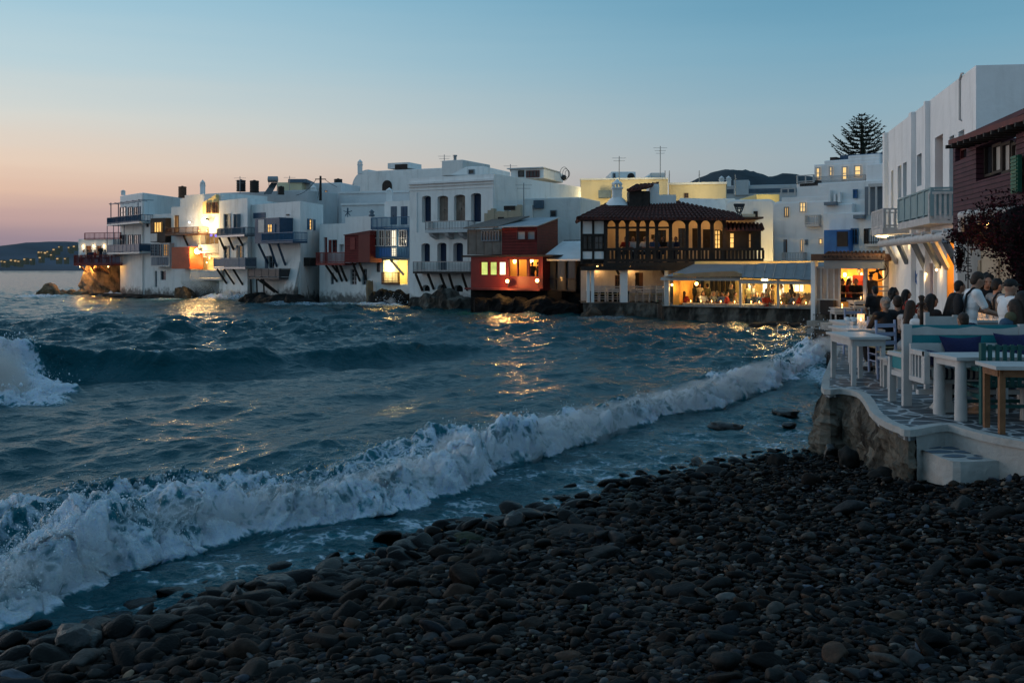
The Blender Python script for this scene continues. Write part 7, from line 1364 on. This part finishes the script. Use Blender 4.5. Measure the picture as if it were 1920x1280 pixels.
for x in (x0+.28, 7.4):
    MB().box(x, x+.12, y0+.14, y0+.34, ZT+.12, ZT+.36).hexa([(x-.04,y0+.02,ZT),(x+.16,y0+.02,ZT),(x+.16,y0+.46,ZT),(x-.04,y0+.46,ZT),(x+.0,y0+.12,ZT+.119),(x+.12,y0+.12,ZT+.119),(x+.12,y0+.36,ZT+.119),(x,y0+.36,ZT+.119)]).build('trestle_leg', M['white_wood'], t)
MB().box(x0+.0, 8.2, y0+.2, y0+.28, ZT+.20, ZT+.26).build('stretcher', M['white_wood'], t)
m = mat('striped_cloth', (.34,.32,.29), .95, .08, 12, .3, 40); tt_ = m.node_tree; b = tt_.nodes['Principled BSDF']; src = b.inputs['Base Color'].links[0].from_socket; g = N(tt_, 'ShaderNodeNewGeometry'); sp = N(tt_, 'ShaderNodeSeparateXYZ'); tt_.links.new(g.outputs['Position'], sp.inputs[0]); q1 = N(tt_, 'ShaderNodeMath', operation='MULTIPLY'); q1.inputs[1].default_value = 15; tt_.links.new(sp.outputs[0], q1.inputs[0]); q2 = N(tt_, 'ShaderNodeMath', operation='FRACT'); tt_.links.new(q1.outputs[0], q2.inputs[0]); q3 = N(tt_, 'ShaderNodeMath', operation='GREATER_THAN'); q3.inputs[1].default_value = .52; tt_.links.new(q2.outputs[0], q3.inputs[0]); mx = N(tt_, 'ShaderNodeMixRGB'); tt_.links.new(q3.outputs[0], mx.inputs[0]); tt_.links.new(src, mx.inputs[1]); mx.inputs[2].default_value = (.025,.03,.05,1); tt_.links.new(mx.outputs[0], b.inputs['Base Color'])
def soft_box(name, m, parent, x0, x1, y0, y1, z0, z1, bev=.04, sub=1):
    o = MB().box(x0,x1,y0,y1,z0,z1).build(name, M[m], parent); bv = o.modifiers.new('b', 'BEVEL'); bv.width = bev; bv.segments = 4
    for p in o.data.polygons: p.use_smooth = True
    return o
cs = thing('seat_cushion', 'striped grey seat cushion lying along the white bench', 'cushion', (6.6, y0+.2, ZT+.41)); soft_box('cushion', 'striped_cloth', cs, x0+.07, 8.15, y0-.03, y0+.43, ZT+.412, ZT+.56, .05)
bo = thing('bolster', 'round dark bolster cushion at the left end of the white bench', 'cushion', (x0+.18, y0+.2, ZT+.56)); bb = MB(); prof = [(.0,-.2),(.06,-.2),(.088,-.18),(.095,-.1),(.095,.1),(.088,.18),(.06,.2),(0,.2)]
bb.lathe([(max(r_,.001), z) for r_, z in prof], (0,0,0), 16); bo_ = bb.build('roll', M['cushion_navy']); bo_.parent = bo; bo_.location = (0,.02,.097); bo_.rotation_euler = (R(90),0,0)
def pillow(x, y, z, w, h, m, label, rz=0, tilt=-.35):
    o = thing('pillow', label, 'pillow', (x, y, z), rz, 'navy pillows on the white bench'); bm = bmesh.new(); bmesh.ops.create_grid(bm, x_segments=12, y_segments=12, size=.5); v = []; 
    for p in bm.verts:
        u, w_ = p.co.x*2, p.co.y*2; e = (1-u*u)*(1-w_*w_); k = 1-.10*(1-abs(u*w_)) ; v.append((p.co.x*w*(k+.1*abs(u*w_)), .10*max(e,0)**.5, (p.co.y+.5)*h*(1-.08*(1-u*u)*(1 if w_ > 0 else 0))))
    f_ = [[q.index for q in p.verts] for p in bm.faces]; bm.free(); mb = MB(); mb.add(v, f_, True); mb.add([(a, -b_, c) for a, b_, c in v], [q[::-1] for q in f_], True); ob = mb.build('cover', M[m]); ob.parent = o; ob.rotation_euler = (tilt, 0, 0); return o
pillow(WX(1814,12.6), y0+.33, ZT+.565, .50, .38, 'cushion_navy', 'navy blue pillow with dipped top edge leaning on the white bench back'); pillow(WX(1915,12.6), y0+.33, ZT+.565, .46, .42, 'cushion_navy', 'navy blue pillow at the right edge of the white bench')
# table with thick round legs
tw = make_table(1.0, .72, .75, leg=.07, round_=True); put(tw, WX(1767,11.9)+.53, 12.02, .06, 'white table with thick round log legs in front of the cushioned bench', 'table')
# teal slatted armchair
t = thing('teal_bench', 'dark teal slatted garden seat with its back towards the camera', 'garden seat', (6.2, 11.4, ZT)); x0 = WX(1836,11.5); x1 = 7.2; yb = 11.45
for x in (x0, x1): MB().box(x, x+.055, yb, yb+.06, ZT, ZT+.93).build('post', M['teal_dark'], t); MB().box(x-.0, x+.05, yb+.46, yb+.51, ZT, ZT+.64).build('leg', M['teal_dark'], t)
b = MB().box(x0+.056, x1, yb+.01, yb+.045, ZT+.85, ZT+.90).box(x0+.056, x1, yb+.01, yb+.045, ZT+.50, ZT+.55); n = int((x1-x0)/.085)
for k in range(n): x = x0+.08+k*.085; b.box(x, x+.045, yb-.004, yb+.014, ZT+.44, ZT+.915)
b.build('slatted_back', M['teal_dark'], t); s_ = MB()
for k in range(6): s_.box(x0+.01, x1+.05, yb+.062+k*.075, yb+.125+k*.075, ZT+.41, ZT+.435)
s_.build('seat', M['teal_dark'], t)
MB().box(x0-.005, x0+.052, yb+.061, yb+.53, ZT+.60, ZT+.645).build('armrest', M['teal_dark'], t); MB().box(x0+.01, x0+.045, yb+.062, yb+.455, ZT+.28, ZT+.33).build('side_rail', M['teal_dark'], t)
for y in (yb+.02, yb+.48): MB().box(x0+.057, x1, y, y+.03, ZT+.18, ZT+.22).build('stretcher', M['teal_dark'], t)
# brown legged table at the right edge
t = make_table(.75, .62, .74, m='table_brown', top='white_wood', leg=.06); put(t, WX(1866,10.8)+.37, 10.98, -.10, 'white topped table with brown wooden legs at the right edge', 'table')
# high white table with candle where the men stand
t = make_table(1.3, .8, .98, leg=.07); put(t, WX(1842,15.9)+.1, 15.9, 0, 'tall white table with a candle lantern behind the white bench', 'table'); candle(WX(1839,15.7), 15.7, ZT+.98, 'candle lantern lighting the diners behind the white bench', .24, .07, 6, True, 1.2)
for i, (px, d) in enumerate(((1851,15.6),(1859,15.8),(1868,15.6))): glass(WX(px,d), d, ZT+.98, 'clear tumbler right of the lantern on the tall table, %s from the lantern' % ordn[i])
# white chair backs among the diners
t = thing('white_settle', 'low white slatted settle back behind the scalloped bench', 'bench', (WX(1765,14.2), 14.2, ZT)); x0, x1 = WX(1735,14.2), WX(1796,14.2); MB().box(x0, x0+.06, 14.2, 14.26, ZT, ZT+1.16).build('post', M['white_wood'], t); MB().box(x1-.06, x1, 14.2, 14.26, ZT, ZT+1.12).build('post', M['white_wood'], t); MB().box(x0+.061, x1-.061, 14.21, 14.25, ZT+.75, ZT+1.10).build('backrest', M['white_wood'], t); MB().box(x0, x1, 14.262, 14.66, ZT+.42, ZT+.46).build('seat', M['white_wood'], t); MB().box(x0, x0+.05, 14.61, 14.66, ZT, ZT+.419).build('leg', M['white_wood'], t); MB().box(x1-.05, x1, 14.61, 14.66, ZT, ZT+.419).build('leg', M['white_wood'], t)
t = thing('hookah', 'tall dark ornamental pipe stand among the seated diners', 'water pipe', W(1728, 640, 15.5)); z0 = ZT; c = Vector((WX(1728,15.5), 15.5, ZT)); k = (WZ(553,15.5)-ZT)
MB().lathe([(.11,0),(.13,.1),(.12,.22),(.05,.34),(.035,.4),(.05,.46),(.03,.5),(.03,k*.72),(.055,k*.75),(.03,k*.78),(.03,k*.88),(.075,k*.9),(.03,k*.92),(.04,k*.95),(.052,k*.98),(.02,k)], c, 14).build('body', M['brass'] if False else M['hair_brown'], t); MB().tube([c+Vector((0,0,k*.6)), c+Vector((.2,0,k*.55)), c+Vector((.3,0,k*.35)), c+Vector((.32,0,k*.2))], .012).build('hose', M['dark_wood'], t)
MB().bar((c.x, c.y, ZT), (c.x, c.y, ZT+.01), .14, n=12).build('base', M['dark_wood'], t)
# ------------------------------------------------------------------ people: one continuous body (bones swept to flesh, then fused), hair and clothes as children
def capsule(mb, a, b, r1, r2, n=10, fl=1.0, flax=None):
    a, b = Vector(a), Vector(b); d = b-a; L = d.length or 1e-4; q = d.to_track_quat('Z', 'Y') if d.length > 1e-5 else Matrix.Identity(3).to_quaternion(); vs, rows = [], []
    for j in range(4): th = math.pi/2*(1-j/4); rows.append((r1*math.cos(th), -r1*math.sin(th)))
    rows += [(r1, 0), (r2, L)]
    for j in range(1, 5): th = math.pi/2*j/4; rows.append((r2*math.cos(th), L+r2*math.sin(th)))
    for rr, z in rows:
        for k in range(n): t = 2*math.pi*k/n; vs.append(a+q @ Vector((math.cos(t)*max(rr,.0008), math.sin(t)*max(rr,.0008), z)))
    m = len(rows); mb.add(vs, [(j*n+k, j*n+(k+1)%n, (j+1)*n+(k+1)%n, (j+1)*n+k) for j in range(m-1) for k in range(n)]+[tuple(range(n))[::-1], tuple(range((m-1)*n, m*n))], True)
def ell(mb, c, r, rot=None, n=14, m=10): mb.ball(c, 1, r, n, m, rot)
def fuse(mb, voxel, smooth, name, mat_):
    o = mb.build('tmp_solid', M[mat_]); r = o.modifiers.new('r', 'REMESH'); r.mode = 'VOXEL'; r.voxel_size = voxel; r.use_smooth_shade = True
    if smooth: s = o.modifiers.new('s', 'SMOOTH'); s.iterations = smooth; s.factor = .5
    dg = bpy.context.evaluated_depsgraph_get(); me = bpy.data.meshes.new_from_object(o.evaluated_get(dg)); bpy.data.objects.remove(o); me.materials.clear(); me.materials.append(M[mat_])
    for p in me.polygons: p.use_smooth = True
    me.name = name; return me
def lerp(a, b, t): return Vector(a)*(1-t)+Vector(b)*t
def person(loc, pose, face, label, group=None, top='cloth_black', bottom='cloth_navy', hair='hair_black', style='short', lod=0, scale=1.0, lean=0.0, arms=None, head=(0,0), skin='skin', female=False, sleeve='short', seat=.45, strap=False, skirt=False, phone=False):
    """+Y is where the figure faces before turning by face; feet at z 0"""
    vox = (.011, .02, .034)[lod]; sit = pose == 'sit'; Rl = Matrix.Rotation(-lean, 3, 'X')
    pz = seat+.09 if sit else .93; pel = Vector((0, 0, pz)); T_ = lambda x, y, z: pel+Rl @ Vector((x, y, z))
    chest, neck, sh_w = T_(0,-.01,.34), T_(0,-.005,.54), (.165 if female else .19)
    hd = T_(0,.015,.69)+Vector((0, .05*head[0], 0)); hr_ = Matrix.Rotation(head[1], 3, 'Z') @ Matrix.Rotation(-head[0]*.6-lean*.5, 3, 'X')
    hip = [pel+Vector((s*.09, 0, -.02)) for s in (-1, 1)]
    if sit: knee = [Vector((s*.11, .43, seat+.07)) for s in (-1, 1)]; ank = [Vector((s*.10, .40+.06*s, .08)) for s in (-1, 1)]
    else: knee = [Vector((s*.095, .03, .50)) for s in (-1, 1)]; ank = [Vector((s*.10, -.02+.05*s, .08)) for s in (-1, 1)]
    toe = [a+Vector((.02*s, .17, -.045)) for a, s in zip(ank, (-1, 1))]
    sho = [T_(s*sh_w, 0, .48) for s in (-1, 1)]
    if arms is None: arms = ('table', 'table') if sit else ('down', 'down')
    elb, wri, ctr = [], [], []
    for s, a, p in zip((-1, 1), arms, sho):
        if a == 'down': e, w = p+Vector((s*.05,-.03,-.29)), p+Vector((s*.05,.06,-.53))
        elif a == 'table': e, w = p+Rl @ Vector((s*.08,.13,-.24)), p+Vector((-s*.03,.36,-.23))
        elif a == 'phone': e, w = p+Vector((s*.04,.17,-.20)), p+Vector((-s*.10,.36,-.02))
        elif a == 'reach': e, w = p+Vector((s*.03,.13,-.25)), p+Vector((-s*.05,.36,-.32))
        elif a == 'chin': e, w = p+Vector((s*.03,.22,-.22)), hd+Vector((s*.05,.12,-.13))
        else: e, w = p+Vector((s*.06,.05,-.28)), p+Vector((-s*.08,.22,-.36))
        elb.append(e); wri.append(w); ctr.append(a)
    B = MB()
    # torso, neck, head
    ell(B, T_(0,0,.02), (.155 if female else .16, .105, .12)); ell(B, T_(0,.0,.17), (.125 if female else .15, .09, .16)); ell(B, chest, (.145 if female else .175, .105, .19)); capsule(B, sho[0], sho[1], .062, .062, 12)
    capsule(B, T_(0,-.01,.48), hd+Vector((0,-.015,-.05)), .056 if not female else .047, .052)
    ell(B, hd, (.076,.095,.112), hr_, 18, 14); ell(B, hd+hr_ @ Vector((0,.035,-.062)), (.052,.055,.05), hr_, 14, 10)
    if lod < 2:
        capsule(B, hd+hr_ @ Vector((0,.092,.012)), hd+hr_ @ Vector((0,.108,-.026)), .010, .015, 8); ell(B, hd+hr_ @ Vector((0,.088,-.062)), (.022,.012,.009), hr_)
        ell(B, hd+hr_ @ Vector((0,.078,.03)), (.055,.02,.012), hr_)
        for s in (-1, 1): ell(B, hd+hr_ @ Vector((s*.078,.0,-.005)), (.012,.022,.032), hr_, 8, 6)
    k = .88 if female else 1.0
    for i, s in enumerate((-1, 1)):
        capsule(B, sho[i], elb[i], .050*k, .039*k); capsule(B, elb[i], wri[i], .040*k, .026*k)
        capsule(B, hip[i], knee[i], .085, .056); capsule(B, knee[i], ank[i], .055, .036); capsule(B, ank[i]+Vector((0,-.03,-.035)), toe[i], .036, .030); ell(B, knee[i]+(ank[i]-knee[i])*.3+Vector((0,-.02,0)), (.05,.05,.11))
        # hand: palm, four unequal fingers curled a little, thumb off the side
        f = (wri[i]-elb[i]).normalized(); side = f.cross(Vector((0,0,1))); side = (side.normalized() if side.length > .05 else Vector((1,0,0)))*(-s); dn = f.cross(side).normalized()
        if dn.z > 0: dn = -dn
        pm = wri[i]+f*.055; 
        if lod == 0:
            capsule(B, wri[i]+f*.01, pm+f*.02, .026, .024, 8)
            for sd_ in (-1, 1): capsule(B, wri[i]+f*.025+side*.018*sd_, pm+f*.03+side*.026*sd_, .016, .014, 8)
            for q, ln in enumerate((.062,.074,.070,.052)):
                o = pm+f*.035+side*(.030-.020*q); a1 = o+f*ln*.5+dn*.010; a2 = a1+f*ln*.35+dn*.030; capsule(B, o, a1, .0095, .0088, 7); capsule(B, a1, a2, .0088, .0075, 7)
            capsule(B, wri[i]+f*.03+side*.028, wri[i]+f*.065+side*.052+dn*.015, .0115, .010, 7); capsule(B, wri[i]+f*.065+side*.052+dn*.015, wri[i]+f*.095+side*.050+dn*.022, .010, .0085, 7)
        else: capsule(B, wri[i], pm+f*.05+dn*.015, .03, .022, 8)
    body = bpy.data.objects.new('person', fuse(B, vox if lod else .0095, 2 if lod else 3, 'person', skin)); C.objects.link(body); body.location = loc; body.rotation_euler.z = face; body.scale = (scale,)*3
    tag(body, label, 'person', group)
    def part(mb, name, m, v=None, sm=3): o = bpy.data.objects.new(name, fuse(mb, v or vox*1.1, sm, name, m)); C.objects.link(o); o.parent = body; return o
    # shirt
    S = MB(); g = .016
    ell(S, T_(0,0,.02), (.168,.118,.13)); ell(S, T_(0,.0,.17), (.142 if female else .165,.107,.17)); ell(S, chest, (.160 if female else .188,.120,.195)); capsule(S, sho[0], sho[1], .076, .076, 12)
    for i in (0, 1):
        end = lerp(sho[i], elb[i], .72 if sleeve == 'short' else 1.0); capsule(S, sho[i], end, .067*k+.006, .058*k if sleeve == 'short' else .052*k)
        if sleeve == 'long': capsule(S, elb[i], lerp(elb[i], wri[i], .93), .053*k, .037*k)
    part(S, 'top', top)
    Q = MB()
    if skirt:
        if sit: 
            for i in (0, 1): capsule(Q, hip[i], knee[i], .12, .10); capsule(Q, knee[i], lerp(knee[i], ank[i], .6), .10, .10)
            capsule(Q, lerp(hip[0],hip[1],.5), lerp(knee[0],knee[1],.5), .13, .10)
        else: 
            for j in range(6): t = j/5; ell(Q, pel+Vector((0,0,-.02-.62*t)), (.16+.07*t,.125+.07*t,.10))
    else:
        ell(Q, pel+Vector((0,0,.0)), (.165,.122,.12))
        for i in (0, 1):
            capsule(Q, hip[i], knee[i], .099, .072); capsule(Q, knee[i], lerp(knee[i], ank[i], .92 if bottom != 'cloth_tan' else .08), .070, .052 if bottom != 'cloth_tan' else .072)
    part(Q, 'skirt' if skirt else 'trousers', bottom)
    sh_ = MB()
    for i in (0, 1): capsule(sh_, ank[i]+Vector((0,-.035,-.037)), toe[i], .041, .036)
    part(sh_, 'shoes', 'cloth_black', max(vox, .014), 1)
    H = MB()
    if style == 'cap':
        ell(H, hd+hr_ @ Vector((0,-.008,.035)), (.087,.103,.088), hr_); ell(H, hd+hr_ @ Vector((0,.10,.045)), (.065,.07,.010), hr_)
    else:
        ell(H, hd+hr_ @ Vector((0,-.018,.030)), (.086,.097,.098), hr_, 18, 12); ell(H, hd+hr_ @ Vector((0,-.045,-.02)), (.076,.066,.085), hr_)
        if style == 'curly':
            rr = random.Random(len(label))
            for q in range(46): v = Vector((rr.gauss(0,1), rr.gauss(-.5,.8), rr.gauss(-.3,1))).normalized(); v.y = min(v.y, .25); ell(H, hd+hr_ @ Vector((v.x*.10, v.y*.11-.02, v.z*.14-.02)), (.04,.04,.045), None, 7, 5)
            ell(H, hd+hr_ @ Vector((0,-.075,-.15)), (.10,.055,.10), hr_)
        if style == 'long': capsule(H, hd+hr_ @ Vector((0,-.055,.0)), T_(0,-.125,.34), .078, .055, 12); [capsule(H, hd+hr_ @ Vector((s*.065,-.02,.0)), T_(s*.085,-.07,.40), .034, .03) for s in (-1, 1)]
        if style == 'bun': ell(H, hd+hr_ @ Vector((0,-.10,.06)), (.05,.05,.05))
    ho = part(H, 'cap' if style == 'cap' else 'hair', hair, (.012,.02,.034)[lod], 2)
    if lod == 0:
        for s in (-1, 1): e = MB(); e.ball(hd+hr_ @ Vector((s*.030,.086,.008)), .011, n=8, m=6); eo = e.build('eye', M['hair_black']); eo.parent = body
    if strap:
        mb = MB(); pts = [T_(.13,-.13,.10), T_(.12,-.125,.45), T_(.11,-.04,.565), T_(.06,.115,.48), T_(-.04,.135,.30), T_(-.15,.09,.08)]; 
        for a, b in zip(pts, pts[1:]): mb.bar(a, b, .018, n=6)
        o = mb.build('bag_strap', M['cloth_black']); o.parent = body
        mb = MB(); ell(mb, T_(0,-.19,.28), (.13,.07,.18)); o = part(mb, 'backpack', 'cloth_black')
    if phone:
        c = lerp(wri[0], wri[1], .5)+Vector((0,.08,.03)); t = thing('mobile_phone', 'dark mobile phone held up by the long haired woman', 'phone', (0,0,0)); mp_ = MB().box(-.038,.038,-.005,.005,-.075,.075); 
        w = Matrix.Translation(Vector(loc)) @ Matrix.Rotation(face, 4, 'Z'); t.location = w @ (c*scale); t.rotation_euler = (.15, 0, face); po_ = mp_.build('case', M['phone_black']); po_.parent = t
    return body
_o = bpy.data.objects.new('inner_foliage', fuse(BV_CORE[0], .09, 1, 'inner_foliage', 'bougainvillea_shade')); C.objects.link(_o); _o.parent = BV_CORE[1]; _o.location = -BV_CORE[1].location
for a, k in PEOPLE:
    k = dict(k); face = k.pop('face', 0); loc, pose = a; person(Vector(loc), pose, face, k.pop('label'), k.pop('group', None), **k)
# the terrace: (column, row of the head top, distance, floor) set where each stands or sits
RT = -math.pi/2          # facing right
def at(px, d, z): return Vector((WX(px, d), d, z))
G = 'people on the terrace at right'
person(at(1641,26,zk), 'stand', 0.25, 'man in dark shirt and khaki shorts standing on the walkway before the orange room', G, 'cloth_black', 'cloth_tan', 'hair_black', 'short', 1, .975, arms=('in','in'))
person(at(1676,24,zk), 'stand', RT-.1, 'woman in pale top with dark curly hair looking right beside the white wall', G, 'cloth_pale', 'cloth_pale', 'hair_black', 'curly', 1, .97, female=True, head=(.1,0))
person(at(1699,23,zk), 'stand', RT, 'long haired woman in red holding up a phone', G, 'cloth_red', 'cloth_pale', 'hair_black', 'long', 0, .965, female=True, arms=('phone','phone'), phone=True, skirt=True, sleeve='long')
person(at(1660,17,ZT), 'sit', .15, 'seated woman in a black dress with grey blonde hair seen from behind', G, 'cloth_black', 'cloth_black', 'hair_grey', 'bun', 0, .96, female=True, skirt=True, sleeve='long')
person(at(1683,17.7,ZT), 'sit', -.3, 'dark haired seated diner right of the woman in black', G, 'cloth_black', 'cloth_navy', 'hair_brown', 'short', 0, .96)
person(at(1703,16.6,ZT), 'sit', RT+.7, 'seated woman in a patterned pale dress below the phone', G, 'cloth_pale', 'cloth_pale', 'hair_brown', 'long', 0, .93, female=True, skirt=True, lean=.12)
person(at(1734,16.0,ZT), 'sit', 2.4, 'seated girl in white leaning on her hand beside the dark pipe stand', G, 'cloth_white', 'cloth_blue', 'hair_brown', 'long', 0, .90, female=True, arms=('chin','table'), lean=.15)
person(at(1746,16.9,ZT), 'sit', RT+.2, 'dark haired woman in black seated left of the lit doorway', G, 'cloth_black', 'cloth_black', 'hair_black', 'long', 0, 1.0, female=True, sleeve='long')
person(at(1781,16.8,ZT), 'sit', RT-.2, 'person with long dark hair seated directly below the orange doorway', G, 'cloth_black', 'cloth_black', 'hair_black', 'long', 0, 1.02, female=True, sleeve='long', lean=.1)
person(at(1798,17.6,ZT), 'stand', RT, 'dark haired figure standing half hidden behind the man with the backpack strap', G, 'cloth_black', 'cloth_navy', 'hair_black', 'short', 0, .90)
person(at(1816,15.0,ZT), 'stand', RT-.15, 'man in a white t-shirt with a dark shoulder strap bending over the table', G, 'cloth_white', 'cloth_navy', 'hair_brown', 'short', 0, 1.0, lean=.14, arms=('reach','reach'), head=(.55,0), strap=True)
person(at(1849,16.8,ZT), 'stand', 2.9, 'woman with big dark hair facing the candle lantern', G, 'cloth_black', 'cloth_black', 'hair_black', 'curly', 0, .97, female=True, lean=.1, head=(.3,0))
person(at(1842,16.5,ZT), 'sit', 3.0, 'child with candle lit face seated behind the lantern', G, 'cloth_brown', 'cloth_navy', 'hair_black', 'short', 0, .86, lean=.05, seat=.62)
person(at(1868,16.2,ZT), 'stand', RT+.1, 'man in a grey shirt with a blue strap behind the man in white at right', G, 'cloth_grey', 'cloth_navy', 'hair_black', 'short', 0, .93, head=(.2,0), strap=True)
person(at(1887,14.0,ZT), 'stand', RT, 'man in a white polo shirt and dark cap at the right edge', G, 'cloth_white', 'cloth_navy', 'hair_black', 'cap', 0, .945, head=(.25,0), arms=('reach','reach'), lean=.06)
person(at(1903,12.3+1.3,ZT), 'sit', .3, 'person in denim seated on the scalloped bench seen from behind', G, 'cloth_denim', 'cloth_navy', 'hair_brown', 'long', 0, 1.0, female=True, sleeve='long', seat=.47)
person(at(1917,12.35+1.25,ZT), 'sit', .2, 'person in an olive scarf with long dark hair on the scalloped bench', G, 'cloth_olive', 'cloth_black', 'hair_black', 'long', 0, 1.08, female=True, sleeve='long', seat=.47)
person(at(1806,13.3,ZT), 'sit', .2, 'child with dark hair seated low on the scalloped bench', G, 'cloth_black', 'cloth_navy', 'hair_brown', 'short', 0, .82, seat=.56, arms=('in','in'))
